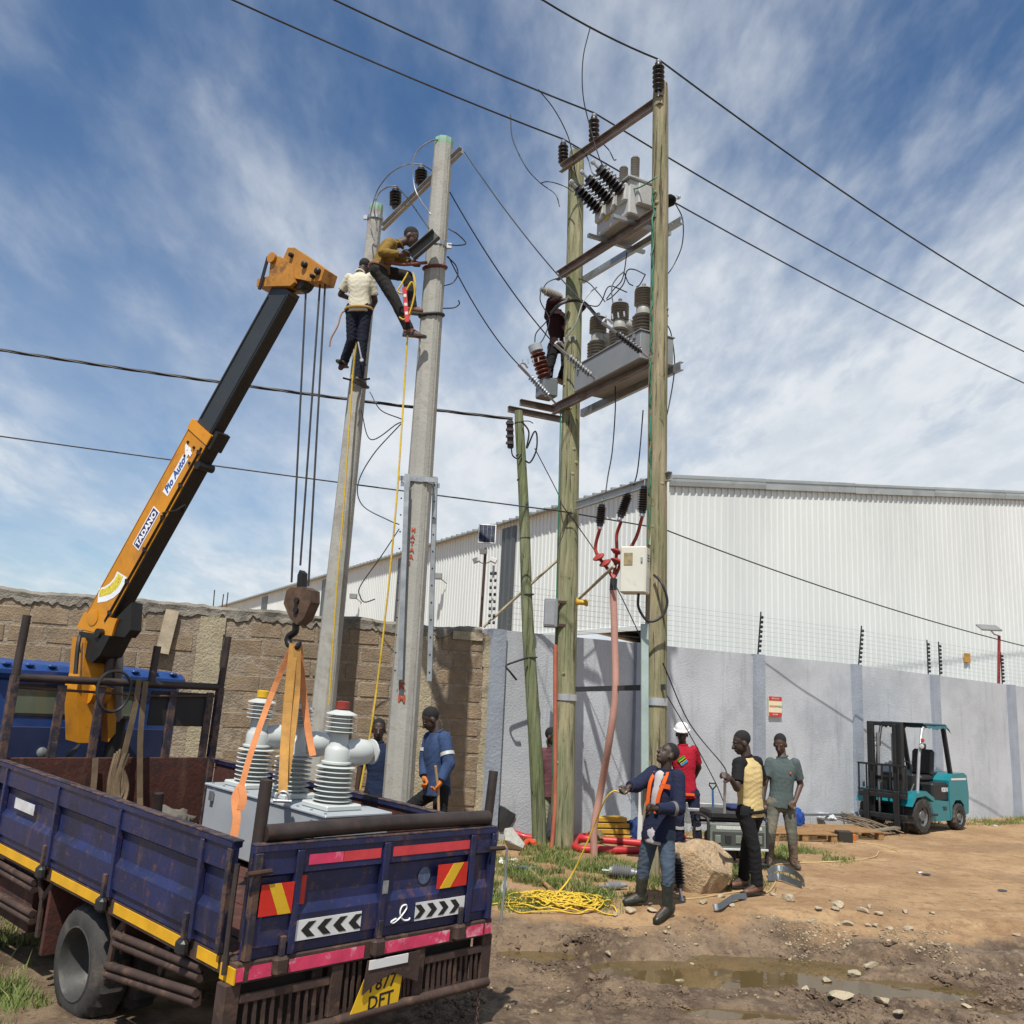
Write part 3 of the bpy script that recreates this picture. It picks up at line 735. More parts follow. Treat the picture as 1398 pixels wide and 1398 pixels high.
def solar():
    b = KC + WD * .12 - WN * .12 + V(0, 0, 3.0); Y = b.y
    t = thing('solar_lamp_post', 'small solar panel on a thin post above the wall corner', 'solar lamp', b)
    foot = at(656, 856, Y); top = at(663, 748, Y)
    mb = MB(); mb.tube([foot, top], .022, 8); mb.build('post', m_rust, t)
    c = at(665, 729, Y - .1); ax = V(1, .05, 0).normalized(); ay = V(0, .35, 1).normalized()
    M = Matrix((ax, ay, ax.cross(ay))).transposed(); hw, hh = .135, .165
    mb = MB(); mb.cbox(c, (hw, hh, .012), .003, M); mb.build('panel_frame', mat('panel_white', (.7, .7, .7), .5), t)
    nrm = ax.cross(ay); nrm = nrm if nrm.y < 0 else -nrm
    cell = mat('solar_cell', (.012, .017, .04), .55, spec=.2)
    for i in range(4):
        for j in range(6):
            mb = MB(); q = c + nrm * .0125 + ax * ((i - 1.5) * .062) + ay * ((j - 2.5) * .051)
            mb.cbox(q, (.0302, .0247, .0015), 0, M); mb.build('solar_cell', cell, t)
    mb = MB(); mb.cbox(at(660, 753, Y), (.06, .05, .04), .01); mb.build('battery_box', mat('cream_plastic', (.6, .58, .5), .5), t)
    for u, v, du in ((650, 765, -1), (674, 765, 1)):
        p = at(u, v, Y - .08); mb = MB(); mb.cbox(p, (.05, .06, .035), .008, Matrix.Rotation(.4 * du, 3, 'Y')); mb.build('lamp_head', mat('lamp_white', (.65, .65, .62), .5), t)
        mb = MB(); mb.tube([p, at(661, 770, Y)], .008, 6); mb.build('bracket', m_galv, t)
    t2 = thing('insulator_rack', 'white upright with paired black fence insulators beside the solar panel', 'fence post', at(671, 855, Y - .02) , 'electric fence posts on the painted wall')
    mb = MB(); mb.beam(at(671, 852, Y), at(674, 772, Y), .035, .012, up=(0, 1, 0)); mb.build('post', mat('white_strip', (.6, .62, .6), .6), t2)
    for k in range(8):
        for dx in (-3, 3):
            p = at(671 + 3 * k / 8 + dx, 850 - 9.6 * k, Y - .03); mb = MB(); mb.lathe([(.012, -.02), (.026, -.012), (.026, .012), (.012, .02)], p, (1, 0, 0), 8); mb.build('fence_insulator', m_fpost, t2)
solar()
def red_post():
    s = s_for_u(WA, WD, 1369, 3.0); b = WP(s, -.1, WTOP(s)); Y = b.y
    t = thing('lamp_post', 'thin red post with a tilted grey dish lamp at the far right', 'lamp post', b)
    top = at(1364, 868, Y); mb = MB(); mb.tube([b, top], .035, 8); mb.build('post', mat('red_post_paint', (.25, .02, .02), .6, 0, .2), t)
    d = at(1350, 857, Y); ax = V(1, 0, .02)
    mb = MB(); mb.cbox(d, (.24, .16, .02), .01, Matrix.Rotation(.45, 3, 'X')); mb.build('dish_panel', mat('dish_grey', (.2, .2, .2), .5), t)
    mb = MB(); mb.tube([d, d.lerp(top, .5) - V(0, 0, .06), top], .016, 6); mb.build('arm', m_galv, t)
red_post()
# ================================================================== poles
m_wood = woodmat('weathered_pole_wood', (.17, .165, .09), (.38, .345, .215), (.15, .18, .095), (.045, .037, .022), 1.)
m_wood2 = woodmat('brown_pole_wood', (.16, .13, .08), (.41, .35, .23), (.19, .19, .10), (.04, .03, .018), 5.)
m_gwood = woodmat('green_treated_pole', (.14, .16, .085), (.27, .28, .17), (.12, .15, .07), (.05, .045, .03), 9.)
m_cpole = mat('grey_concrete_pole', (.34, .335, .30), .9, 0, .14, 2, .5, 35, dirt=((.23, .2, .165), .52, 2, .7), spots=((.25, .14, .08), .67, 7, .7), bdist=.012, more=(((.40, .39, .36), .58, 5, .5), ((.18, .165, .14), .64, 14, .6)))
m_band = mat('zinc_band', (.5, .52, .53), .4, .6, .1, 8, 0)
def pole_tube(mb, base, top, r0, r1, n=14, wob=.012, seg=34, seed=0):
    path = []; rr = []
    for k in range(seg + 1):
        t = k / seg; p = Vector(base).lerp(Vector(top), t)
        p += Vector((mnoise.noise(V(seed, t * 3, 0)), mnoise.noise(V(seed, t * 3, 7)), 0)) * wob
        path.append(p); rr.append((r0 + (r1 - r0) * t) * (1 + .05 * mnoise.noise(V(seed + 4, t * 9, 2))))
    rr[-1] *= .9
    mb.tube(path, rr, n); return path
PLb = onz(768, 1158, 0); PRb = onz(893, 1198, 0)
YL, YR = PLb.y, PRb.y
PLt, PRt = at(787, 208, YL + .15), at(902, 116, YR + .1)
def on_pole(b, t, v):            # point of a pole axis at image row v
    lo, hi = 0., 1.
    for _ in range(40):
        m = (lo + hi) / 2; q = b.lerp(t, m) - CAM; vv = 699 - F_PX * q.dot(_u) / q.dot(_f)
        if vv > v: lo = m
        else: hi = m
    return b.lerp(t, lo)
HD = (PRb - PLb); HD.z = 0; HD.normalize(); HN = Vector((HD.y, -HD.x, 0))
if HN.x > 0: HN = -HN             # to the camera's left
def wooden_pole(b, t, r0, r1, m, label, seed, bands=()):
    o = thing('wooden_pole', label, 'pole', b)
    mb = MB(); pole_tube(mb, b - V(0, 0, .25), t, r0, r1, 16, .02, 60, seed); mb.build('shaft', m, o, 55)
    for k in range(9):
        z = random.Random(seed * 31 + k); tt = z.uniform(.04, .9); p = b.lerp(t, tt); a = z.uniform(3.4, 6.0); rr = r0 + (r1 - r0) * tt
        q = MB(); d = V(math.cos(a), math.sin(a), 0); q.lathe([(.034, 0), (.03, .012), (.015, .02)], p + d * (rr - .012), d, 8); q.build('knot', m, o, 50)
    for v in bands:
        p = on_pole(b, t, v); q = MB(); rr = r0 + (r1 - r0) * (p.z / t.z) + .012
        q.lathe([(rr, -.045), (rr, .045)], p, (0, 0, 1), 16); q.build('metal_band', m_band, o, 50)
    return o
wooden_pole(PLb, PLt, .168, .125, m_wood, 'greenish wooden pole carrying the switchgear, the farther one beside the green leaning pole', 1, (952,))
wooden_pole(PRb, PRt, .15, .112, m_wood2, 'brown wooden pole carrying the switchgear, nearest the man in the navy jacket', 2, (958,))
GPb, GPt = onz(738, 1152, 0), None
GPt = at(708, 561, GPb.y)
_gp = thing('wooden_pole', 'leaning green treated wooden pole with cables tied to its top', 'pole', GPb)
_mb = MB(); pole_tube(_mb, GPb - V(0, 0, .2), GPt, .108, .07, 14, .03, 40, 5); _mb.build('shaft', m_gwood, _gp, 55)
for v in (578, 622, 655, 735, 812, 898):
    p = on_pole(GPb, GPt, v); q = MB(); rr = .108 - .038 * p.z / GPt.z; q.lathe([(rr + .006, -.008), (rr + .006, .008)], p, GPt - GPb, 12); q.build('wire_binding', m_wire, _gp)
# concrete poles
def concrete_pole(b, t, r0, r1, label):
    o = thing('concrete_pole', label, 'pole', V(b.x, b.y, 0))
    mb = MB(); n = 8; seg = 1; sx, ux, d = frame(t - b)
    mb.tube([b.lerp(t, k / 6) for k in range(7)], [r0 + (r1 - r0) * k / 6 for k in range(7)], 10); mb.build('shaft', m_cpole, o, 25)
    mb = MB(); mb.lathe([(r1 * .98, -.11), (r1 * 1.01, -.10), (r1 * 1.01, 0.004), (.01, .008)], t, t - b, 10); mb.build('painted_top', mat('pale_green_paint', (.25, .42, .3), .7, 0, .2, 6), o, 25)
    # casting seam
    mb = MB(); q = (CAM - b); q.z = 0; q = Matrix.Rotation(.55, 3, 'Z') @ q.normalized()
    mb.beam(b + q * (r0 * .965), t + q * (r1 * .965) - V(0, 0, .15), .018, .018, up=q); mb.build('casting_seam', m_cpole, o)
    return o
Y1, Y2 = 11.5, 12.9
P1m, P1t = at(543, 1089, Y1), at(606, 192, Y1 + .1)
P1b = P1m + (P1m - P1t) * ((P1m.z + .3) / (P1t.z - P1m.z))
P2m, P2t = at(443, 952, Y2), at(514, 281, Y2 + .1)
P2b = P2m + (P2m - P2t) * ((P2m.z + .3) / (P2t.z - P2m.z))
CP1 = concrete_pole(P1b, P1t, .19, .128, 'taller looking concrete pole with red stencilled letters right of the crane')
CP2 = concrete_pole(P2b, P2t, .178, .105, 'concrete pole behind the crane hook with a climber in a cream shirt')
_red = mat('faded_red_stencil', (.38, .07, .03), .8, 0, .3, 20)
def stencil(word, u, v0, v1):
    n = len(word)
    for i, ch in enumerate(word):
        v = v0 + (v1 - v0) * (i + .5) / n; p = on_pole(P1b, P1t, v); k = (p.z + .3) / (P1t.z + .3); rr = .19 + (.128 - .19) * k
        toc = (CAM - p); toc.z = 0; toc.normalize(); toc = Matrix.Rotation(-.25, 3, 'Z') @ toc
        sd_ = V(0, 0, 1).cross(toc).normalized(); sz = abs((on_pole(P1b, P1t, v0) - on_pole(P1b, P1t, v1)).length) / n * .82
        txt(ch, sz, _red, CP1, p + toc * (rr + .001) - sd_ * sz * .33 - V(0, 0, sz * .35), sd_, (P1t - P1b), .0025, bold=.004)
stencil('HATARI', 565, 722, 776); stencil('KM', 545, 928, 962)
p = on_pole(P1b, P1t, 978)
# galvanised channels strapped to the near concrete pole
def strapped():
    for (u0, v0), (u1, v1), lb, sd_ in (((553, 648), (543, 928), 'galvanised steel channel strapped to the left face of the stencilled concrete pole', -1), ((591, 652), (583, 930), 'galvanised steel channel strapped behind the right face of the stencilled concrete pole', 1)):
        yy = Y1 - .21 if sd_ < 0 else Y1 + .2
        a, b = at(u0, v0, yy), at(u1, v1, yy); t = thing('steel_channel', lb, 'steel channel', b); mb = MB()
        mb.channel(b, a, .1, .06, .008, up=(0, -1, 0)); mb.build('rail', m_galv, t)
        for k in range(12):
            q = MB(); c = b.lerp(a, (k + .5) / 12) - V(.03 * sd_ * -1, .052, 0); q.lathe([(.011, 0), (.011, .004)], c, (0, -1, 0), 8); q.build('bolt_hole', m_black, t)
    for v, lb in ((658, 'galvanised clamp band with bolts around the stencilled concrete pole'),):
        p = on_pole(P1b, P1t, v); q = MB(); q.lathe([(.168, -.035), (.172, -.035), (.172, .035), (.168, .035)], p, (0, 0, 1), 20)
        q.beam(p + V(-.26, -.16, 0), p + V(.24, -.16, 0), .012, .06); q.beam(p + V(-.26, .16, 0), p + V(.24, .16, 0), .012, .06)
        one('clamp_band', q, m_galv, lb, 'clamp')
    for v, rr, lb in ((336, .142, 'thin steel band around the concrete pole beside the tan-shirted climber'),):
        p = on_pole(P1b, P1t, v); q = MB(); q.lathe([(rr, -.03), (rr + .006, -.03), (rr + .006, .03), (rr, .03)], p, (0, 0, 1), 16); q.cbox(p + V(.17, -.02, 0), (.035, .02, .035)); one('clamp_band', q, m_galv, lb, 'clamp')
    p = on_pole(P2b, P2t, 299); q = MB(); q.lathe([(.118, -.025), (.124, -.025), (.124, .025), (.118, .025)], p, (0, 0, 1), 16); q.cbox(p + V(-.14, -.03, 0), (.03, .02, .03)); one('clamp_band', q, m_galv, 'thin steel band near the top of the farther concrete pole', 'clamp')
    for v, rr, c, lb in ((366, .15, (.11, .025, .015), 'red-brown belt strap round the concrete pole at the tan-shirted climber'), (431, .155, (.02, .02, .02), 'black climbing strap round the concrete pole under the climber boots')):
        p = on_pole(P1b, P1t, v); q = MB(); q.tube([p + V(rr * math.cos(a), rr * math.sin(a), .04 * math.sin(a * 1 + .5)) for a in np.linspace(0, 2 * PI, 24, endpoint=False)], .022, 8, closed=True)
        one('climbing_strap', q, mat('strap', c, .7), lb, 'strap', smooth=50)
strapped()
# ================================================================== insulators
def shed_profile(h, r_core, r_shed, n, cap=.03, thin=.35):
    pr = [(r_core * 1.05, 0), (r_core * 1.05, cap)]; st = (h - 2 * cap) / n
    for k in range(n):
        z = cap + st * k; pr += [(r_core, z + st * .1), (r_shed * .9, z + st * (.5 - thin * .5)), (r_shed, z + st * .5), (r_shed * .97, z + st * (.5 + thin * .3)), (r_core * 1.15, z + st * .92)]
    return pr + [(r_core * 1.05, h - cap), (r_core * 1.05, h)]
def insulator(base, tip, r_core, r_shed, n, label, group, m=None, name='post_insulator', cat='insulator', capm=None, cap=.035, parent=None):
    base, tip = Vector(base), Vector(tip); d = tip - base; h = d.length
    if parent is None: t = thing(name, label, cat, base, group)
    else: t = parent
    mb = MB(); mb.lathe(shed_profile(h, r_core, r_shed, n, cap), base, d, 16); mb.build('shed_stack' if parent is None else 'bushing', m or m_insul, t, 40)
    if parent is None:
        mb = MB(); d2 = d.normalized(); mb.lathe([(r_core * .7, 0), (r_core * .8, .01), (r_core * .8, .05), (r_core * .3, .06)], tip, d2, 10); mb.build('top_cap', capm or m_galv, t, 40)
        mb = MB(); mb.tube([base - d2 * .09, base], .014, 8); mb.build('fixing_bolt', m_galv, t, 40)
    return t
def arm(a, b, label, w=.12, h=.06, m=None, flip=False, group='steel cross arms'):
    mb = MB(); a, b = (b, a) if flip else (a, b); mb.channel(a, b, w, h, .009); t = thing('steel_cross_arm', label, 'cross arm', a, group)
    mb.build('channel', m or m_arm, t)
    a, b = Vector(a), Vector(b); sx, ux, d = frame(b - a)
    for k in range(int((b - a).length / .35)):
        q = MB(); c = a + d * (.18 + .35 * k); q.lathe([(.014, -.006), (.014, 0), (.008, .004)], c, -sx, 6); q.build('bolt', m_galv, t)
    return t
OFF = HN * .16
def armpt(u, v, pole_b, pole_t, extra=0.): return at(u, v, on_pole(pole_b, pole_t, v).y + OFF.y + extra)
TA = (armpt(768, 231, PLb, PLt, .12), armpt(906, 136, PRb, PRt, -.05))
arm(TA[0], TA[1], 'rusty steel cross arm at the very top of the two wooden poles', .14, .07)
MA = (armpt(763, 378, PLb, PLt, .15), armpt(899, 291, PRb, PRt))
arm(MA[0], MA[1], 'rusty front cross arm carrying the white switch box', .14, .07)
MR = (MA[0] - HN * .36 + HD * .1, MA[1] - HN * .36 + HD * .02)
arm(MR[0], MR[1], 'steel rear cross arm under the white switch box', .1, .06, m_galv, True)
FA = (armpt(758, 560, PLb, PLt, .2), armpt(897, 490, PRb, PRt))
arm(FA[0], FA[1], 'rusty front platform arm under the pole-mounted recloser', .15, .07)
FR = (FA[0] - HN * .40 + HD * .1, FA[1] - HN * .40 - HD * .02)
arm(FR[0], FR[1], 'steel rear platform arm under the pole-mounted recloser', .12, .06, m_galv, True)
# outrigger arms carrying the voltage transformer at the left end
for k, (o, lb) in enumerate(((.0, 'front short platform arm jutting out left under the brown bushing'), (-.42, 'rear short platform arm jutting out left under the brown bushing'))):
    a = FA[0] + HN * (.46) - HD * (.05 - .0) + HD * (-.3 + o) ; b = a - HN * 1.0
    a.z = b.z = FA[0].z + .13; arm(a, b, lb, .1, .06)
LA = (at(788, 691, YL - .25), at(918, 650, YR - .1))
arm(LA[0], LA[1], 'galvanised cross arm halfway down the wooden poles with cable terminations', .12, .06, mat('pale_zinc', (.42, .44, .44), .5, .4, .15, 4))
_q = MB(); _q.beam(at(786, 941, YL - .18), at(908, 938, YR - .18), .015, .07); one('steel_bar', _q, mat('dark_flat_bar', (.05, .055, .06), .6, .3), 'dark flat bar joining the two wooden poles at head height', 'steel bar')
# concrete pole cross arms
CA = (at(524, 312, Y2 - .16), at(632, 206, Y1 - .05))
arm(CA[0], CA[1], 'pale steel cross arm between the two concrete pole tops', .1, .06, mat('pale_arm', (.36, .36, .35), .5, .4, .15, 4))
arm(at(562, 351, Y1 - .14), at(597, 321, Y1 - .22), 'short dark steel arm being bolted on by the tan-shirted climber', .15, .08, mat('dark_arm', (.09, .09, .085), .6, .4, .2, 4))
G1 = 'line post insulators on the cross arms'
ins = []
for (u, vb, vt, k, lb) in ((769, 226, 193, 0., 'black post insulator at the left end of the top wooden-pole arm'), (811, 197, 157, .32, 'black post insulator midway on the top wooden-pole arm'), (899, 124, 84, 1.0, 'black post insulator on top of the nearer wooden pole')):
    Y = TA[0].y + (TA[1].y - TA[0].y) * k; b = at(u, vb, Y); tp = at(u, vt + 3, Y); insulator(b, tp, .05, .088, 5, lb, G1); ins.append(at(u, vt - 3, Y))
for (u, vb, vt, k, lb) in ((540, 284, 257, .15, 'black post insulator left on the concrete-pole cross arm'), (575, 254, 228, .48, 'black post insulator right on the concrete-pole cross arm')):
    Y = CA[0].y + (CA[1].y - CA[0].y) * k; insulator(at(u, vb, Y), at(u, vt + 2, Y), .05, .09, 5, lb, G1); ins.append(at(u, vt - 3, Y))
# ================================================================== recloser (tank, three upright bushings, three side bushings)
m_tank = mat('grey_tank_paint', (.34, .37, .39), .4, 0, .08, 3, .04, 40, dirt=((.26, .27, .27), .6, 4, .4))
m_silr = mat('pale_grey_bushing', (.47, .495, .475), .42, 0, .05, 5, .02, 30)
def recloser(name, label, loc, rz, shed_m, body_m, tank_m, gap=.57, tank=(1.72, .56, .52), bh=.80, tilt=None, up_scale=1.):
    t = thing(name, label, 'recloser', loc)
    if tilt is None: t.rotation_euler = (0, 0, rz)
    else: t.rotation_euler = tilt
    L_, W_, H_ = tank
    mb = MB(); mb.box((-L_ / 2, -W_ / 2, 0), (L_ / 2, W_ / 2, H_ - .02), .012); tk = mb.build('tank', tank_m, t, local=True)
    mb = MB(); mb.box((-L_ / 2 - .015, -W_ / 2 - .015, H_ - .022), (L_ / 2 + .015, W_ / 2 + .015, H_), .006); mb.build('lid', tank_m, tk, local=True)
    for k in range(10):
        mb = MB(); x = -L_ / 2 + .05 + (L_ - .1) * k / 9; mb.lathe([(.011, 0), (.011, .008), (.006, .01)], (x, -W_ / 2 + .03, H_), (0, 0, 1), 6); mb.build('bolt', m_galv, tk, local=True)
    for sx in (-.85, .85):
        mb = MB(); mb.beam((sx * L_ / 2, -W_ / 2 - .02, H_ * .75), (sx * L_ / 2, -W_ / 2 - .02, H_ * .9), .05, .02, up=(0, 1, 0)); mb.build('lifting_lug', m_galv, tk, local=True)
    for i in (-1, 0, 1):
        x = i * gap; y0 = -.05
        mb = MB(); mb.box((x - .17, y0 - .17, H_), (x + .17, y0 + .17, H_ + .045), .01); fl = mb.build('flange', body_m, t, local=True)
        z = H_ + .045; low = [(.09, 0)]; dk = shed_m is not m_silr
        for k in range(6 if dk else 8):
            zz = .008 + (.048 if dk else .036) * k; low += [(.088, zz + .004), (.150, zz + .009), (.156, zz + .012), (.150, zz + .015), (.088, zz + .024)]
        mb = MB(); mb.lathe(low + [(.09, .30)], (x, y0, z), (0, 0, 1), 20); mb.build('lower_sheds', shed_m, t, 30, local=True)
        mb = MB(); mb.lathe([(.12, .296), (.12, .31), (.10, .315), (.10, .40), (.088, .422), (.075, .44), (.072, .53), (.08, .535)], (x, y0, z), (0, 0, 1), 20); mb.build('pole_body', body_m, t, 40, local=True)
        upp = [(.07, .53 if not dk else .44)]
        for k in range(4 if not dk else 6):
            zz = (.535 if not dk else .442) + (.034 if not dk else .038) * k; upp += [(.07, zz + .003), (.116 + .012 * dk, zz + .008), (.121 + .012 * dk, zz + .011), (.115 + .012 * dk, zz + .014), (.07, zz + .021)]
        mb = MB(); mb.lathe(upp + [(.07, .672), (.125, .676), (.122, .684), (.05, .712), (.03, .716)], (x, y0, z), (0, 0, 1), 20); mb.build('upper_sheds', shed_m, t, 30, local=True)
        mb = MB(); mb.lathe([(.025, 0), (.03, .012), (.03, .05), (.016, .06)], (x, y0, z + .715), (0, 0, 1), 10); mb.build('terminal', m_galv, t, 40, local=True)
        ar = [(.095, 0.05), (.10, .12), (.105, .16), (.108, .21), (.098, .28), (.082, .305), (.06, .315), (.05, .325), (.1, .335), (.102, .345), (.05, .35), (.03, .36), (.018, .42)]
        mb = MB(); mb.lathe(ar, (x, y0, z + .375), (0, 1, .04), 18); mb.build('side_bushing', body_m, t, 40, local=True)
    return t
_mid = FA[0].lerp(FA[1], .5)
_k = s_for_u(V(FA[0].x, FA[0].y, 0), HD, 833, 7.0, -3, 6)
RCp = V(FA[0].x, FA[0].y, 0) + HD * _k - HN * .2; RCp.z = FA[0].z + .08
recloser('recloser', 'grey recloser tank with dark ribbed bushings on the wooden-pole platform', RCp, math.atan2(HD.y, HD.x), m_shed, mat('bushing_cream', (.33, .325, .29), .45, 0, .06), mat('tank_dull_grey', (.22, .23, .235), .45, 0, .08), .6, (1.75, .55, .42))
# control cabinet at the near end of the recloser
_c = RCp + HD * .74 - V(0, 0, 0)
# ================================================================== white load-break switch
def lbs():
    k = s_for_u(V(MA[0].x, MA[0].y, 0), HD, 842, 9.0, -3, 6)
    c = V(MA[0].x, MA[0].y, 0) + HD * k - HN * .22; c.z = MA[0].z + .1
    t = thing('load_break_switch', 'white load-break switch box with black angled bushings between the wooden poles', 'switchgear', c)
    t.rotation_euler = (0, 0, math.atan2(HD.y, HD.x))
    wm = mat('off_white_box', (.42, .425, .41), .5, 0, .1, 4, .05, 40, dirt=((.3, .28, .24), .6, 3, .5))
    mb = MB(); mb.box((-.44, -.3, 0), (.44, .3, .54), .02); mb.build('housing', wm, t, local=True)
    mb = MB(); mb.box((-.48, -.34, .54), (.48, .34, .57), .005); mb.build('lid', wm, t, local=True)
    mb = MB(); mb.box((.44, -.2, .14), (.54, .2, .46), .015); mb.build('mechanism_box', wm, t, local=True)
    for x in (-.33, .33):
        mb = MB(); mb.beam((x, -.5, -.06), (x, .5, -.06), .06, .05); mb.build('base_bar', m_galv, t, local=True)
    for x in (-.30, 0, .30):
        for sg in (-1, 1):
            d = V(0, sg * .82, .5).normalized() if sg < 0 else V(0, .75, .5).normalized(); b = V(x, sg * .3, .36)
            mb = MB(); mb.box((x - .11, sg * .28, .2), (x + .11, sg * .36, .48), .02); mb.build('bushing_seat', wm, t, local=True)
            mb = MB(); mb.lathe(shed_profile(.50 if sg < 0 else .3, .06, .115 if sg < 0 else .09, 7, .03, .3), b + d * .02, d, 16); mb.build('bushing', m_insul, t, 40, local=True)
            mb = MB(); q_ = .5 if sg < 0 else .3; mb.tube([b + d * q_, b + d * (q_ + .12)], .02, 8); mb.lathe([(.02, 0), (.035, .01), (.035, .05), (.02, .06)], b + d * (q_ + .1), d, 8); mb.build('terminal', m_band, t, local=True)
        mb = MB(); mb.lathe(shed_profile(.36, .045, .068, 12, .015, .5), (x, -.12, .64), (0, 0, 1), 12); mb.build('surge_arrester', m_shed, t, 40, local=True)
        mb = MB(); mb.tube([(x, -.12, .55), (x, -.12, .66)], .02, 8); mb.build('arrester_stud', m_galv, t, local=True)
    for x, z, cc in ((-.12, .14, (.5, .36, .03)), (.22, .3, (.45, .03, .03))):
        mb = MB(); mb.box((x - .05, -.308, z), (x + .05, -.3, z + .1)); mb.build('warning_plate', mat('plate', cc, .5), t, local=True)
    return t
LBS = lbs()
def lbw(p): M = Matrix.Rotation(math.atan2(HD.y, HD.x), 4, 'Z'); return Vector(LBS.location) + M @ Vector(p)
# brown voltage transformer at the left end
def vt():
    b = at(748, 540, FA[0].y - .1); b.z = FA[0].z + .19
    t = thing('voltage_transformer', 'brown ribbed bushing on a grey box at the left end of the platform', 'transformer', b)
    mb = MB(); mb.cbox(b + V(-.02, .1, .15), (.13, .15, .15), .02, Matrix.Rotation(.4, 3, 'Z')); mb.build('tank', mat('vt_tank_grey', (.15, .17, .18), .5, 0, .1), t)
    a = at(745, 517, b.y); c = at(733, 481, b.y); mb = MB(); mb.lathe(shed_profile((c - a).length, .07, .125, 6, .02, .4), a, c - a, 16); mb.build('bushing', m_brown_ins, t, 40)
    d = (c - a).normalized(); mb = MB(); mb.lathe([(.09, 0), (.11, .01), (.11, .12), (.1, .13), (.02, .14)], c, d, 16); mb.build('top_cap', m_tank, t, 40)
    return c + d * .14
VTT = vt()
# grey arrester held out by the platform worker
_a, _b = at(742, 396, 13.9), at(767, 407, 14.0)
insulator(_b, _a, .05, .075, 11, 'grey ribbed arrester lying at an angle above the platform worker', None, m_shed, 'surge_arrester', 'arrester')
# strain insulators
SI = []
for (u0, v0, u1, v1, Y, m_, lb) in ((708, 498, 758, 550, FA[0].y - .55, m_galv, 'grey strain insulator at the far left of the platform'), (757, 470, 818, 522, FA[0].lerp(FA[1], .42).y - .2, mat('grey_silicone', (.17, .175, .18), .4), 'grey strain insulator crossing in front of the platform worker'), (822, 440, 887, 489, FA[1].y - .15, m_insul, 'black strain insulator in front of the pole-mounted recloser')):
    a, b = at(u0, v0, Y - .5), at(u1, v1, Y); d = b - a; t = thing('strain_insulator', lb, 'insulator', b, 'strain insulators on the platform')
    i0, i1 = a.lerp(b, .28), a.lerp(b, .82)
    mb = MB(); mb.lathe(shed_profile((i1 - i0).length, .016, .05, 9, .02, .2), i0, d, 12); mb.build('shed_stack', m_, t, 40)
    mb = MB(); mb.tube([a, i0], .022, 8); mb.build('end_fitting', m_galv, t); mb = MB(); mb.tube([i1, b], .016, 8); mb.build('end_fitting', m_galv, t)
    mb = MB(); sx, ux, dd = frame(d)
    mb.tube([a + dd * .0, a + ux * .06 + dd * .02, a + ux * .1 + dd * .08, a + ux * .08 + dd * .16], .016, 6)
    for k in range(4): q = a + ux * (.07 + .02 * k) + dd * (.06 + .03 * k) + V(.05 * k, 0, 0.02 * k); mb.tube([q, q + V(-.01, 0, .07)], .011, 6)
    mb.build('wire_clamp', m_band, t); SI.append(a)
# cut-outs and red cable terminations on the low arm
def term():
    L = lambda k: LA[0].lerp(LA[1], k)
    redm = mat('red_cable_boot', (.3, .035, .025), .5, 0, .2, 8)
    Ym = lambda k: L(k).y - .12
    for i, (k, p0, p1, lb) in enumerate(((.25, (822, 689), (819, 718), 'left black ribbed arrester hanging below the galvanised arm'), (.50, (858, 675), (847, 706), 'middle black ribbed arrester hanging below the galvanised arm'), (.72, (880, 664), (877, 700), 'right black ribbed arrester hanging below the galvanised arm beside the pole'))):
        insulator(at(*p0, Ym(k)), at(*p1, Ym(k)), .045, .07, 9, lb, 'arresters under the low arm', m_insul, 'surge_arrester', 'arrester')
    t = thing('cable_termination', 'three red cable tails with rain sheds joining one sheath between the wooden poles', 'cable', at(837, 800, Ym(.4)))
    Yc = Ym(.4)
    J = at(838, 790, Yc)
    for pts, sh in ((((819, 722), (813, 745), (816, 758), (832, 780)), ((817, 760), (826, 768))), (((848, 712), (842, 730), (842, 752), (839, 780)), ((842, 752), (842, 765))), (((877, 705), (868, 735), (850, 765), (842, 782)), ((849, 768),))):
        pp = spline([at(u, v, Yc + (.05 if i else -.05)) for i, (u, v) in enumerate(pts)] + [J], 6); mb = MB(); mb.tube(pp, .024, 8); tl_ = mb.build('cable_tail', redm, t, 50)
        for (u, v) in sh:
            c = at(u, v, Yc - .02); q = MB(); q.lathe([(.03, -.05), (.085, -.015), (.09, 0), (.03, .03)], c, V(.35, -.1, 1) if u > 830 else V(-.7, -.5, 1), 14); q.build('rain_shed', redm, tl_, 50)
    mb = MB(); mb.tube([J, at(837, 806, Yc)], .05, 10); mb.build('tape_wrap', m_black, t, 50)
    pink = mat('faded_red_conduit', (.46, .25, .2), .6, 0, .15, 2, .1, 20)
    g = onground(812, 1172)
    pp = spline([at(837, 803, Yc), at(839, 870, Yc), at(840, 945, Yc - .05), at(832, 1010, Yc), at(820, 1080, g.y - .02), at(811, 1130, g.y), g - V(0, 0, .05)], 8)
    mb = MB(); mb.tube(pp, .048, 12); one('cable_conduit', mb, pink, 'faded pink-red cable conduit running from the terminations down into the ground', 'conduit', smooth=50)
    # thin red pipe tied to the farther pole
    mb = MB(); mb.tube([at(758, v, YL - .1) for v in (880, 960, 1040, 1100)] + [at(753, 1160, YL - .15)], .03, 8); one('red_pipe', mb, mat('red_pipe_paint', (.4, .12, .07), .6, 0, .2, 3), 'thin red pipe tied along the farther wooden pole', 'pipe', smooth=50)
term()
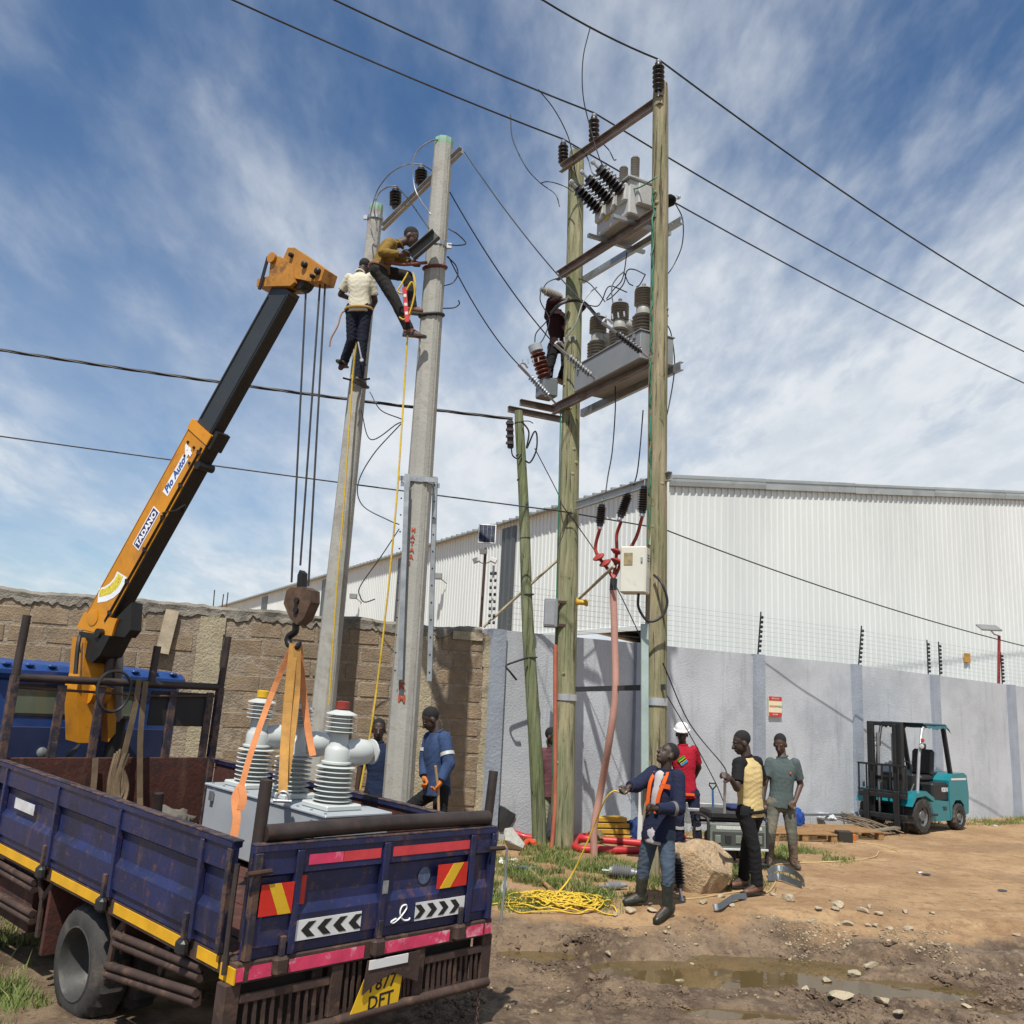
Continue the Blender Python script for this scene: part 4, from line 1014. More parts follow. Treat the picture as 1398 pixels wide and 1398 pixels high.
# cabinets
def cabinet():
    Y = YR - .3; w = lambda u, v, dy=0: at(u, v, Y + dy)
    a, b = w(848, 806), w(848, 748); t = thing('control_cabinet', 'cream steel control cabinet mounted on the nearer wooden pole', 'cabinet', w(866, 812))
    cm = mat('cream_enamel', (.60, .585, .50), .45, 0, .06, 3, .03, 30, dirt=((.36, .33, .27), .62, 3, .5))
    c = w(867, 779); hx, hz = .165, .29
    Rz = Matrix.Rotation(-.35, 3, 'Z'); mb = MB(); mb.cbox(c, (hx, .12, hz), .012, Rz); mb.build('case', cm, t)
    fx, fy = Rz @ V(1, 0, 0), Rz @ V(0, -1, 0)
    mb = MB(); mb.cbox(c + fy * .124, (hx - .012, .006, hz - .012), .003, Rz); d = mb.build('door', cm, t)
    mb = MB(); mb.cbox(c + fy * .134 - fx * .06 + V(0, 0, .13), (.055, .004, .075), 0, Rz); mb.build('label_plate', mat('old_label', (.3, .24, .12), .7, 0, .3, 20), d)
    mb = MB(); mb.cbox(c + fy * .136 + fx * .11 + V(0, 0, .12), (.012, .012, .03), .003, Rz); mb.build('handle', m_galv, d)
    for k in range(3):
        mb = MB(); mb.cbox(c + fx * (hx + .002) + V(0, 0, .12 + .035 * k), (.004, .05, .006), 0, Rz); mb.build('louvre', m_black, t)
    mb = MB(); mb.tube(spline([c + fx * .05 - V(0, 0, .29), w(872, 830), w(885, 848), w(903, 842), w(911, 822), w(904, 797), w(893, 785, .15)], 6), .017, 8); mb.build('cable_loop', m_black, t, 50)
    mb = MB(); mb.beam(w(893, 720, .28), w(890, 745, .28), .09, .09); mb.build('mount', m_wood2, t)
    # grey meter box on the farther pole
    Yb = YL - .1; p = at(752, 837, Yb); t = thing('meter_box', 'small grey meter box fixed to the farther wooden pole', 'cabinet', at(752, 856, Yb)); mb = MB(); mb.cbox(p, (.1, .08, .21), .012); mb.build('case', mat('meter_grey', (.2, .215, .23), .5, 0, .1), t)
    mb = MB(); mb.cbox(p - V(.02, .083, 0), (.075, .005, .18), .004); mb.build('door', mat('meter_door', (.25, .265, .28), .5), t)
    for z in (-.17, .17): mb = MB(); mb.beam(p + V(.05, 0, z), p + V(.22, .02, z), .05, .04); mb.build('bracket', m_rust, t)
    # pale trunking on the nearer pole
    Yt = YR - .12; mb = MB(); mb.beam(at(880, 1075, Yt), at(880, 852, Yt), .09, .07, up=(0, 1, 0)); one('cable_trunking', mb, mat('pale_green_trunking', (.36, .45, .42), .5, .2, .15, 3), 'pale green steel cable trunking on the nearer wooden pole', 'trunking')
    # yellow fitting and stay tube between the poles
    mb = MB(); mb.lathe([(.045, 0), (.06, .01), (.04, .05), (.04, .12), (.06, .17), (.045, .18)], at(786, 822, YL - .25), (1, 0, 0), 10); one('stay_insulator', mb, mat('yellow_fitting', (.5, .3, .03), .5), 'small yellow spool fitting on the farther wooden pole', 'insulator', smooth=40)
cabinet()
# ================================================================== conductors, jumpers, cables
def wire(pts, r, label, m=None, name='overhead_wire', cat='wire', group=None, n=8, sm=True):
    mb = MB(); P = spline(pts, n) if sm else pts
    mb.tube(P, r, 6); return one(name, mb, m or m_wire, label, cat, group, smooth=60)
def far(u, v, z): return onz(u, v, z)
def line(p0, mid, p1, lb, r=.014, ext=.6):
    a = Vector(p0); b = Vector(mid); c = Vector(p1)
    pts = [b + (a - b) * (1 + ext)] + sagline(a, b, .05, 8) + sagline(b, c, .15, 10)[1:] + [b + (c - b) * (1 + ext)]
    mb = MB(); mb.tube(pts, r, 6); return one('overhead_wire', mb, m_wire, lb, 'wire', 'overhead line conductors', smooth=60)
line(onz(741, 0, 11.2), ins[2], onz(1398, 418, 10.2), 'upper of three overhead conductors, over the nearer wooden pole')
line(onz(457, 0, 11.2), ins[1], onz(1398, 480, 10.4), 'middle of three overhead conductors, over the middle post insulator')
line(onz(318, 0, 11.2), ins[0], onz(1398, 523, 10.2), 'lower of three overhead conductors, over the left post insulator')
GT = at(700, 572, GPt.y)
a = at(0, 470, 13.5); b = GT
mb = MB(); P = sagline(a + (a - b) * .5, b, .1, 60)
for ph in (0, 2.1, 4.2): mb.tube([p + V(0, math.cos(k * .8 + ph), math.sin(k * .8 + ph)) * .014 for k, p in enumerate(P)], .014, 5)
one('twisted_service_cable', mb, m_black, 'thick black twisted service cable running left from the green leaning pole', 'cable', smooth=60)
a = at(0, 593, 13.0); b = at(766, 698, YL - .25); mb = MB(); mb.tube(sagline(a + (a - b) * .5, b, .03, 20) + sagline(b, at(905, 722, 15.5), 0.0, 4)[1:] + sagline(at(905, 722, 15.5), at(1398, 882, 19.5), .12, 20)[1:] + [at(1600, 950, 21)], .011, 6)
one('overhead_wire', mb, m_wire, 'single low wire crossing the whole view behind the crane and past the white warehouse', 'wire', smooth=60)
JG = 'jumper wires around the poles'
def jp(pts, lb, r=.009, m=None): return wire([at(*p) for p in pts], r, lb, m, 'jumper_wire', 'wire', JG)
yl, yr, ym = YL, YR, (YL + YR) / 2
jp([(806, 36, 12.9), (796, 80, 13.0), (796, 130, 13.1), (806, 175, 13.2), (818, 215, 13.2), (826, 231, 13.2)], 'jumper wire dropping from the upper conductor between the insulators')
jp([(735, 122, 13.6), (757, 150, 13.7), (775, 185, 13.8), (782, 215, 13.8), (789, 255, 13.8), (796, 268, 13.7)], 'jumper wire dropping from the middle conductor past the left insulator')
jp([(697, 156, 13.9), (700, 190, 13.9), (718, 228, 13.9), (738, 250, 13.9), (758, 265, 13.8), (764, 282, 13.7)], 'jumper wire dropping from the lower conductor to the left bushing')
jp([(738, 250, 13.9), (750, 248, 13.8), (770, 254, 13.8), (783, 262, 13.7)], 'short jumper wire branching to the left surge arrester')
jp([(782, 200, 13.8), (800, 212, 13.5), (808, 235, 13.4), (814, 239, 13.3)], 'short jumper wire feeding the middle surge arrester')
jp([(824, 197, 13.2), (832, 206, 13.0), (838, 218, 13.0), (841, 218, 12.9)], 'short jumper wire feeding the right surge arrester')
jp([(921, 276, 12.4), (932, 300, 12.4), (931, 335, 12.4), (918, 365, 12.4), (906, 380, 12.2)], 'jumper wire looping out right of the nearer wooden pole')
jp([(906, 438, 12.2), (916, 455, 12.3), (921, 500, 12.3), (914, 550, 12.3), (905, 588, 12.2)], 'long slack wire hanging right of the nearer wooden pole')
jp([(856, 345, 13.), (850, 380, 12.9), (838, 395, 13.0), (828, 408, 13.1)], 'jumper wire from the white switch down to the middle recloser bushing')
jp([(828, 410, 13.1), (836, 405, 13.), (851, 388, 12.8), (856, 370, 12.7), (866, 368, 12.6), (881, 375, 12.3)], 'jumper wire arching above the middle recloser bushing')
jp([(881, 375, 12.3), (874, 388, 12.4), (869, 392, 12.5)], 'short jumper wire onto the right recloser bushing')
jp([(852, 372, 12.8), (858, 386, 12.6), (864, 390, 12.5)], 'short jumper wire onto the right recloser bushing from the left')
jp([(740, 396, 14.0), (750, 384, 14.0), (775, 378, 14.1), (800, 384, 13.8), (815, 398, 13.5), (826, 412, 13.2)], 'jumper wire arching from the tilted arrester over the platform worker')
jp([(800, 416, 13.6), (815, 418, 13.5), (822, 410, 13.3), (832, 391, 13.1), (856, 399, 12.8)], 'jumper wire across the tops of the recloser bushings')
jp([(738, 398, 14.0), (738, 412, 14.0), (748, 430, 14.0), (750, 440, 14.0), (742, 462, 14.0), (733, 473, 14.0)], 'thin wire from the tilted arrester to the brown bushing')
jp([(730, 470, 14.0), (732, 455, 14.0), (745, 440, 13.9), (760, 420, 13.8), (778, 410, 13.7)], 'curved wire from the brown bushing to the black cable end')
wh = mat('pale_insulated_wire', (.5, .5, .5), .5)
jp([(772, 462, 13.6), (785, 445, 13.4), (795, 415, 13.3), (805, 400, 13.3), (815, 392, 13.3)], 'white wire curving up in front of the farther wooden pole', .011, wh)
jp([(834, 441, 13.0), (838, 425, 13.0), (835, 395, 13.0), (842, 380, 13.0), (853, 370, 12.9)], 'white wire curving up from the middle recloser bushing', .011, wh)
jp([(752, 428, 13.7), (765, 415, 13.6), (782, 410, 13.6), (797, 413, 13.5), (815, 432, 13.2), (827, 446, 12.8)], 'thick black covered cable arching across the farther pole top of the platform', .028, m_black)
jp([(840, 527, 13.0), (840, 560, 13.0), (836, 615, 13.0), (830, 650, 13.0), (827, 672, 12.9)], 'thin wire dropping from the platform to the left arrester')
jp([(878, 560, 12.4), (874, 610, 12.4), (870, 645, 12.4), (865, 663, 12.5)], 'thin wire dropping beside the nearer pole to the low arm')
# slack conductors from the platform to the concrete poles
for (p, q, mid, lb) in ((SI[2], (634, 207, Y1), None, 'upper slack conductor from the concrete pole to the platform'), (SI[1], (614, 262, Y1 - .1), None, 'middle slack conductor from the concrete pole to the platform'), (SI[0], (612, 350, Y1 - .1), None, 'lower slack conductor from the concrete pole to the platform')):
    mb = MB(); mb.tube(sagline(at(*q), p, .12, 20), .009, 6); one('jumper_wire', mb, m_wire, lb, 'wire', JG, smooth=60)
jp([(606, 191, Y1), (590, 192, Y1), (571, 205, Y1), (564, 225, Y1), (566, 255, Y1), (575, 275, Y1 - .1), (588, 293, Y1 - .2)], 'curled wire looping over the stencilled concrete pole top', .010, m_alu)
jp([(576, 225, Y1 + .5), (557, 224, Y1 + .6), (535, 235, Y2 - .6), (518, 255, Y2 - .4), (510, 275, Y2 - .3), (505, 300, Y2 - .2), (508, 320, Y2 - .2), (513, 332, Y2 - .2)], 'curled wire from the right insulator down the farther concrete pole', .010, m_alu)
jp([(541, 254, Y2 - .5), (528, 256, Y2 - .4), (516, 266, Y2 - .3), (511, 285, Y2 - .3), (514, 305, Y2 - .2), (516, 325, Y2 - .2)], 'curled wire from the left insulator down the farther concrete pole', .010, m_alu)
jp([(541, 254, Y2 - .5), (556, 270, Y2 - .8), (575, 297, Y1 + .1), (586, 312, Y1)], 'wire from the left insulator to the stencilled pole', .009)
jp([(577, 225, Y1 + .5), (590, 233, Y1 + .2), (597, 240, Y1 + .1)], 'short wire from the right insulator to the stencilled pole', .009)
jp([(612, 312, Y1 - .1), (625, 320, Y1 - .1), (636, 332, Y1 - .1), (625, 335, Y1 - .15), (612, 334, Y1 - .15)], 'bent wire tail right of the stencilled pole below its arm', .009)
jp([(610, 350, Y1 - .1), (622, 362, Y1), (625, 375, Y1), (618, 386, Y1), (607, 390, Y1 - .1)], 'slack wire loop right of the stencilled pole', .009)
jp([(605, 421, Y1 - .15), (620, 420, Y1 - .1), (627, 415, Y1 - .1), (626, 410, Y1 - .1)], 'short bent wire end right of the stencilled pole', .009)
jp([(493, 560, Y2 - .2), (506, 600, Y2 - .2), (540, 580, Y2 - .3), (549, 573, Y2 - .3), (520, 560, Y2 - .3), (505, 535, Y2 - .2)], 'looped stay wire left of the stencilled concrete pole', .008)
jp([(548, 578, Y2 - .3), (510, 620, Y2 - .2), (489, 660, Y2 - .2), (495, 690, Y2 - .2), (530, 710, Y2 - .2), (545, 716, Y2 - .1)], 'dark wire hanging in a curve between the two concrete poles', .008)
jp([(545, 722, Y2 - .1), (520, 760, Y2 - .2), (492, 800, Y2 - .2), (492, 815, Y2 - .2), (498, 822, Y2 - .2), (512, 818, Y2 - .2)], 'dark curled wire end between the two concrete poles', .008)
# guy wires
jp([(905, 905, YR - .1), (940, 985, YR + .2), (985, 1042, 11.9), (992, 1055, 11.4)], 'stay wire from the nearer wooden pole to the man in the raglan shirt', .008)
jp([(905, 940, YR), (940, 1000, YR + .6), (975, 1065, YR + 1.4), (990, 1100, YR + 1.8)], 'lower stay wire from the nearer wooden pole to the generator', .007)
jp([(730, 612, GPt.y), (760, 670, GPt.y), (768, 690, YL - .2), (790, 720, YL - .1), (830, 780, YL), (870, 860, YL + .2), (888, 905, YL + .4)], 'thin stay wire passing behind both wooden poles', .008)
_st = mat('bamboo_stay', (.42, .36, .24), .7)
mb = MB(); mb.tube([at(660, 856, 14.4), at(762, 764, YL + .2)], .022, 8); one('stay_rod', mb, _st, 'pale rod sloping up from the wall corner to the farther wooden pole', 'rod', smooth=60)
mb = MB(); mb.tube([at(790, 818, YL - .1), at(838, 773, YR + .6)], .022, 8); one('stay_rod', mb, _st, 'pale rod sloping up between the two wooden poles', 'rod', smooth=60)
# green earth cable up the nearer pole
_gc = mat('green_earth_cable', (.02, .16, .09), .5)
pp = []
for k in range(60):
    v = 262 + (745 - 262) * k / 59; c = on_pole(PRb, PRt, v); toc = (CAM - c); toc.z = 0; toc.normalize(); toc = Matrix.Rotation(-.75, 3, 'Z') @ toc
    pp.append(c + toc * (.135 + .012 * math.sin(k * 1.3)) + V(.012 * math.sin(k * 2.1), 0, 0))
mb = MB(); mb.tube(pp, .014, 6); one('earth_cable', mb, _gc, 'green earth cable stapled up the nearer wooden pole', 'cable', smooth=60)
pp = [on_pole(PLb, PLt, 560 + 500 * k / 20) + V(-.168, -.05, 0) for k in range(21)]
mb = MB(); mb.tube(pp, .009, 6); one('earth_cable', mb, _gc, 'thin green earth wire down the left edge of the farther wooden pole', 'cable', smooth=60)
jp([(897, 241, YR - .12), (890, 246, YR - .1), (870, 257, YR + .2), (850, 257, YR + .5)], 'short green earth wire from the nearer pole to the white switch', .01, _gc)
# cable gear on the leaning pole
def gpole():
    Y = GPt.y - .12; t = thing('cable_joint', 'black cable joint box strapped to the top of the green leaning pole', 'junction box', at(699, 612, Y))
    mb = MB(); mb.beam(at(697, 612, Y), at(696, 574, Y), .1, .1, up=(0, 1, 0), bev=.02); mb.build('case', m_black, t)
    for k in range(4): q = MB(); q.cbox(at(696, 578 + 9 * k, Y - .05), (.062, .03, .015)); q.build('strap', mat('dark_strap', (.05, .03, .03), .6), t)
    wire([at(698, 612, Y), at(700, 622, Y), at(707, 626, Y), at(712, 620, Y)], .012, 'black cable tail under the joint box on the leaning pole', m_black, 'cable_tail', 'cable')
    wire([at(713, 576, Y), at(722, 590, Y), at(719, 612, Y), at(729, 590, Y), at(733, 595, Y), at(732, 615, Y), at(724, 631, Y), at(717, 629, Y)], .014, 'coil of spare black cable on the right of the leaning pole', m_black, 'cable_coil', 'cable')
    wire([at(712, 575, Y), at(722, 575, Y), at(728, 578, Y)], .008, 'short wire hook at the top of the leaning pole', m_wire, 'wire_hook', 'wire')
    wire([at(720, 898, 14.1), at(705, 903, 14.0), at(691, 909, 13.9), at(697, 918, 13.9), at(705, 928, 14.0)], .016, 'bent dark strap sticking out left of the leaning pole', m_black, 'cable_tail', 'cable')
gpole()
# yellow hand lines of the climbers
Y = Y2 - .35
wire([at(488, 420, Y), at(486, 470, Y), at(481, 520, Y + .05), at(470, 680, Y + .05), at(460, 800, Y + .05), at(449, 962, Y + .05)], .012, 'yellow rope hanging from the belt of the cream-shirted climber', m_yrope, 'hand_line', 'rope')
wire([at(564, 372, Y1 - .35), at(567, 395, Y1 - .35), at(558, 440, Y1 - .25), at(550, 560, Y1 - .25), at(540, 700, Y1 - .25), at(524, 860, Y1 - .2), at(508, 985, Y1 - .2), at(492, 1076, Y1 - .2)], .012, 'yellow rope hanging from the belt of the tan-shirted climber', m_yrope, 'hand_line', 'rope')
# ================================================================== truck
TRP = Vector((-1.4302, 5.6909, .473))
TRM = Matrix.Rotation(.8168, 3, 'Z') @ Matrix.Rotation(.0454, 3, 'X') @ Matrix.Rotation(.0079, 3, 'Y')
def tl(*p): return TRP + TRM @ Vector(p)
def tr(u, v, axis, val):          # where the sight line meets a plane of the truck body
    d = TRM.transposed() @ ray(u, v); o = TRM.transposed() @ (CAM - TRP); return o + d * ((val - o[axis]) / d[axis])
W_, L_, H_ = 2.05, 3.98, .64
m_navy = mat('scratched_navy_paint', (.012, .017, .072), .48, 0, .35, 3, .2, 40, dirt=((.06, .05, .055), .56, 4, .55), spots=((.12, .05, .028), .575, 11, .85), coat=.05, more=(((.26, .27, .31), .66, 24, .75), ((.007, .008, .022), .52, 2.2, .7), ((.10, .055, .036), .57, 7, .75, (1, 1, .16)), ((.085, .072, .062), .64, 1.6, .45)))
m_edge = mat('worn_navy_edge', (.028, .026, .04), .65, .1, .4, 6, .25, 40, dirt=((.12, .065, .04), .46, 12, .85), spots=((.2, .15, .11), .62, 20, .7))
m_bedrust = mat('rusty_red_bed', (.085, .026, .018), .85, .1, .45, 4, .5, 30, dirt=((.03, .017, .014), .48, 4, .85), spots=((.19, .09, .05), .62, 12, .6), more=(((.13, .07, .04), .56, 5, .7, (1, 1, .2)), ((.02, .014, .012), .56, 1.7, .7)))
m_frame = mat('brown_underframe', (.058, .034, .027), .75, .15, .4, 5, .35, 40, dirt=((.15, .085, .05), .53, 6, .7), spots=((.3, .27, .22), .68, 12, .7), more=(((.02, .014, .012), .55, 3, .7),))
m_yel = mat('yellow_reflector', (.68, .36, .012), .45, 0, .12, 6, .05, 30, spots=((.2, .12, .03), .68, 14, .7))
m_tyre = mat('muddy_tyre', (.035, .033, .031), .85, 0, .3, 5, .4, 30, dirt=((.12, .095, .075), .5, 4, .6))
m_cabblue = mat('bright_blue_cab', (.014, .05, .19), .35, 0, .15, 2, .03, 20, dirt=((.02, .03, .08), .55, 3, .5), coat=.3)
TRK = thing('flatbed_truck', 'old navy flatbed truck with dropside body and chevron tailgate', 'truck', TRP)
TRK.rotation_mode = 'QUATERNION'; TRK.rotation_quaternion = TRM.to_quaternion()
def tb(name, mb, m, parent=None, smooth=None): return mb.build(name, m, parent or TRK, smooth, local=True)
def bx(name, lo, hi, m, parent=None, bev=.006): mb = MB(); mb.box(lo, hi, bev); return tb(name, mb, m, parent)
# load bed
n = 9
for k in range(n):
    bx('floor_plank', (.03 + (W_ - .06) * k / n, .06, -.03), (.03 + (W_ - .06) * (k + 1) / n - .006, L_ - .02, .012 + .004 * (k % 2)), m_bedrust, bev=.003)
# pressed dropside: profile outwards (o) by height
def pressed(mb, org, ax, out, s0, s1, z0=.03, top=.64):
    pr = [(-.012, z0), (.012, z0), (.012, z0 + .05), (.028, z0 + .06), (.028, .235), (-.004, .285), (-.006, .455), (.028, .475), (.028, top - .035), (.04, top - .03), (.04, top), (-.03, top), (-.03, top - .03), (-.012, top - .035)]
    org, ax, out = Vector(org), Vector(ax), Vector(out); vs = []
    for s in (s0, s1):
        for o, z in pr: vs.append(org + ax * s + out * o + V(0, 0, z))
    m = len(pr); mb.add(vs, [(i, (i + 1) % m, m + (i + 1) % m, m + i) for i in range(m)] + [tuple(range(m))[::-1], tuple(range(m, 2 * m))])
def side(x, out, name_lbl):
    mb = MB(); pressed(mb, (x, 0, 0), (0, 1, 0), (out, 0, 0), .13, L_ - .04); p = tb('side_panel', mb, m_navy)
    for y in (.15, .464, 1.57, 2.62, 3.69, 3.92):
        mb = MB(); mb.box((x + out * .0, y - .02, .03), (x + out * .044, y + .02, .605), .004); tb('rib', mb, m_edge if y < .2 else m_navy, p)
    mb = MB(); mb.box((x - .034 * 1, .12, .6405), (x + .034, L_ - .03, .652), .003); tb('top_rail', mb, m_edge, p)
    mb = MB(); mb.box((x - out * .016, .14, .03), (x - out * .013, L_ - .05, .6)); tb('inner_skin', mb, m_bedrust, p)
    for y in (.52, 1.63, 2.68, 3.72):
        mb = MB(); mb.box((x + out * .012, y - .05, -.075), (x + out * .075, y + .05, .02), .02); h = tb('hinge', mb, m_black, p)
        mb = MB(); mb.box((x + out * .03, y - .018, .02), (x + out * .056, y + .018, .17), .004); tb('hinge_strap', mb, m_edge, h)
    return p
SL_ = side(0, -1, 'left'); SR_ = side(W_, 1, 'right')
bx('white_sticker', (-.0345, 3.02, .33), (-.0305, 3.42, .41), mat('dirty_white', (.55, .55, .55), .6, 0, .2, 8), SL_, 0)
# floor frame and yellow reflector strips
bx('edge_frame', (-.008, .02, -.085), (.06, L_, .024), m_frame); bx('edge_frame', (W_ - .06, .02, -.085), (W_ + .008, L_, .024), m_frame)
ys = [.10, .46, 1.57, 2.62, 3.66]
for a, b in zip(ys[:-1], ys[1:]):
    mb = MB(); mb.box((-.013, a + .06, -.062), (-.008, b - .06 if b < 3 else b, .008), .001); tb('reflector_strip', mb, m_yel)
bx('reflector_strip', (-.02, -.03, -.1), (-.008, .12, -.015), m_yel, bev=.001)
# tailgate
mb = MB(); pressed(mb, (0, 0, 0), (1, 0, 0), (0, -1, 0), .02, W_ - .02, .02); TG = tb('tailgate', mb, m_navy)
mb = MB(); mb.box((.02, -.034, .6405), (W_ - .02, .034, .652), .003); tb('top_rail', mb, m_edge, TG)
for x in (.045, .33, 1.0, 1.79, 2.005):
    mb = MB(); mb.box((x - .025, -.046, .02), (x + .025, 0, .605), .005); tb('rib', mb, m_edge if x in (.045,) else m_navy, TG)
for x in (.27, 1.0, 1.72):
    mb = MB(); mb.box((x - .05, -.07, -.09), (x + .05, -.012, .02), .018); h = tb('hinge', mb, m_frame, TG); mb = MB(); mb.box((x - .018, -.056, .02), (x + .018, -.03, .13), .004); tb('hinge_strap', mb, m_edge, h)
mb = MB(); mb.box((.03, .013, .03), (W_ - .03, .016, .6)); tb('inner_skin', mb, m_bedrust, TG)
def onTail(u, v): q = tr(u, v, 1, -.03); return q.x, q.z
def tplate(name, u0, v0, u1, v1, m, y=-.0335, par=None, th=.003):
    x0, z0 = onTail(u0, v1); x1, z1 = onTail(u1, v0); mb = MB(); mb.box((x0, y - th, z0), (x1, y, z1)); return tb(name, mb, m, par or TG)
m_pink = mat('faded_pink_reflector', (.62, .045, .12), .5, 0, .2, 8, .05, 30, spots=((.78, .5, .56), .54, 5, .9))
m_redrf = mat('red_reflector', (.58, .05, .06), .45, 0, .12, 8)
m_wht = mat('dirty_white_plate', (.66, .67, .66), .5, 0, .1, 8, .03, 30, spots=((.4, .4, .4), .64, 9, .6))
for x0, x1, m_ in ((.40, .655, m_pink), (.66, .955, m_redrf), (1.06, 1.76, m_redrf)):
    bx('reflector_strip', (x0, -.0315, .512), (x1, -.0285, .572), m_, TG, 0)
def marker(x0, x1, z0, z1, flip):
    mb = MB(); mb.box((x0, -.05, z0), (x1, -.046, z1)); p = tb('hazard_marker', mb, mat('marker_red', (.56, .025, .015), .4, 0, .1), TG)
    w = x1 - x0; a, b = (.12, .5) if not flip else (.15, .52)
    pl = [(x0 + w * .2, z1), (x0 + w * .58, z1), (x0 + w * .97, z0), (x0 + w * .58, z0)] if not flip else [(x0 + w * .1, z0), (x0 + w * .45, z0), (x0 + w * .85, z1), (x0 + w * .5, z1)]
    mb = MB(); mb.prism(pl, (0, -.0505, 0), (1, 0, 0), (0, 0, 1), .002); tb('yellow_stripe', mb, mat('marker_yellow', (.65, .4, .02), .4, 0, .1), p)
marker(.075, .30, .255, .43, False); marker(1.46, 1.74, .275, .43, True)
bx('hazard_marker', (.36, -.012, .285), (.41, -.006, .45), mat('marker_red2', (.5, .03, .02), .4), TG, 0)
def chevron(x0, x1, z0, z1, left):
    mb = MB(); mb.box((x0, -.0345, z0), (x1, -.031, z1)); p = tb('chevron_plate', mb, m_wht, TG)
    n = 4; w = (x1 - x0); h = z1 - z0; c = mat('chevron_black', (.012, .012, .012), .5)
    for k in range(n):
        a = x0 + w * (.10 + .235 * k); s = w * .10; t = w * .11; zc = (z0 + z1) / 2
        pl = [(a, zc), (a + s, z0 + h * .12), (a + s + t, z0 + h * .12), (a + t, zc), (a + s + t, z1 - h * .12), (a + s, z1 - h * .12)]
        if not left: pl = [(x0 + x1 - q[0], q[1]) for q in pl][::-1]
        mb = MB(); mb.prism(pl, (0, -.0355, 0), (1, 0, 0), (0, 0, 1), .001); tb('chevron', mb, c, p)
chevron(.345, .845, .085, .2, True); chevron(1.30, 1.755, .085, .2, False)
mb = MB(); pts = [(1.14, .1), (1.10, .085), (1.12, .075), (1.17, .1), (1.22, .15), (1.215, .175), (1.18, .17), (1.17, .13), (1.2, .085), (1.245, .078), (1.26, .09)]
mb.tube(spline([V(x, -.031, z + .02) for x, z in pts], 4), .006, 4); tb('painted_scribble', mb, mat('white_paint', (.7, .7, .72), .6), TG)
mb = MB(); mb.lathe([(.055, 0), (.055, .001)], (1.38, -.0005, .36), (0, -1, 0), 16); tb('round_sticker', mb, mat('old_sticker', (.09, .12, .2), .6, 0, .3, 20), TG)
bx('rust_scar', (.985, -.049, .29), (1.03, -.0465, .37), mat('bare_metal', (.28, .28, .28), .5, .3, .3, 20), TG, 0)
# latch corners
for x in (.0, W_):
    s = 1 if x < 1 else -1
    mb = MB(); mb.tube([(x - s * .04, -.06, .50), (x + s * .12, -.06, .505)], .016, 8); tb('latch_handle', mb, m_pipe, TG)
    mb = MB(); mb.tube([(x - s * .035, .05, -.06), (x - s * .035, .06, .3), (x - s * .02, .08, .53)], .016, 8); tb('corner_post', mb, m_pipe)
mb = MB(); mb.tube([(2.12, -.06, .50), (2.13, -.06, .2), (2.12, -.06, -.02)], .009, 6); tb('latch_bar', mb, m_galv, TG)
# stakes and pipes
def pipe(name, pts, r, par=None, m=None): mb = MB(); mb.tube(pts, r, 14); return tb(name, mb, m or m_pipe, par, 50)
pipe('rear_stake', [(.08, .06, .1), (.09, .06, 1.0)], .038); pipe('rear_stake', [(1.99, .06, .1), (2.03, .055, 1.03)], .034)
pipe('tail_pipe', [(.10, .03, .70), (1.0, .03, .712), (1.98, .03, .705)], .05)
for x, zt in ((.0, 1.89), (2.0, 1.88)):
    bx('headboard_post', (x - .035, L_ - .035, -.05), (x + .035, L_ + .035, 1.36), m_edge); pipe('front_stake', [(x + .0, L_, 1.3), (x + .01, L_, zt)], .036)
pipe('front_stake', [(1.25, L_, 1.36), (1.26, L_, 1.72)], .036); pipe('front_stake', [(.86, L_ + .1, 1.3), (.86, L_ + .1, 1.74)], .04)
pipe('headboard_bar', [(.02, L_, 1.345), (1.98, L_, 1.36)], .036)
bx('headboard_plate', (.03, L_ - .012, .02), (1.97, L_ + .012, .66), m_bedrust)
bx('headboard_plate', (1.28, L_ + .012, .96), (1.95, L_ + .03, 1.29), mat('black_plate', (.012, .012, .013), .7))
pipe('headboard_rail', [(.03, L_, 1.26), (.7, L_ + .01, 1.25), (1.3, L_ - .01, 1.24), (1.96, L_, 1.27)], .012, m=m_rust)
for x in (.42, .78, 1.5, 1.9): bx('headboard_slat', (x - .04, L_ - .01, .64), (x + .04, L_ + .02, 1.3), m_edge)
# cab
CAB = MB(); CAB.box((.06, 4.72, -.2), (1.98, 6.35, 1.34), .06); cab = tb('cab', CAB, m_cabblue)
mb = MB(); mb.box((.03, 4.66, 1.30), (2.0, 6.3, 1.44), .05); rf = tb('roof', mb, m_cabblue, cab)
for k in range(9): mb = MB(); x = .16 + k * .21; mb.box((x - .04, 4.66, 1.425), (x + .04, 6.2, 1.455), .012); tb('roof_rib', mb, m_cabblue, rf)
glass = bpy.data.materials.new('cab_glass'); glass.use_nodes = True; _b = glass.node_tree.nodes['Principled BSDF']; _b.inputs['Base Color'].default_value = (.12, .14, .1, 1); _b.inputs['Roughness'].default_value = .06
bx('rear_window', (.30, 4.712, .98), (1.45, 4.725, 1.235), glass, cab); bx('window_seal', (.27, 4.713, .955), (1.48, 4.722, 1.26), m_black, cab, .004)
mb = MB(); mb.lathe([(.05, 0), (.05, .03), (.03, .04)], (.62, 4.715, .62), (0, -1, 0), 14); tb('filler_cap', mb, m_galv, cab, 40)
bx('rear_panel', (.2, 4.705, .2), (1.85, 4.72, .86), mat('dark_blue_panel', (.01, .02, .07), .6, 0, .3), cab)
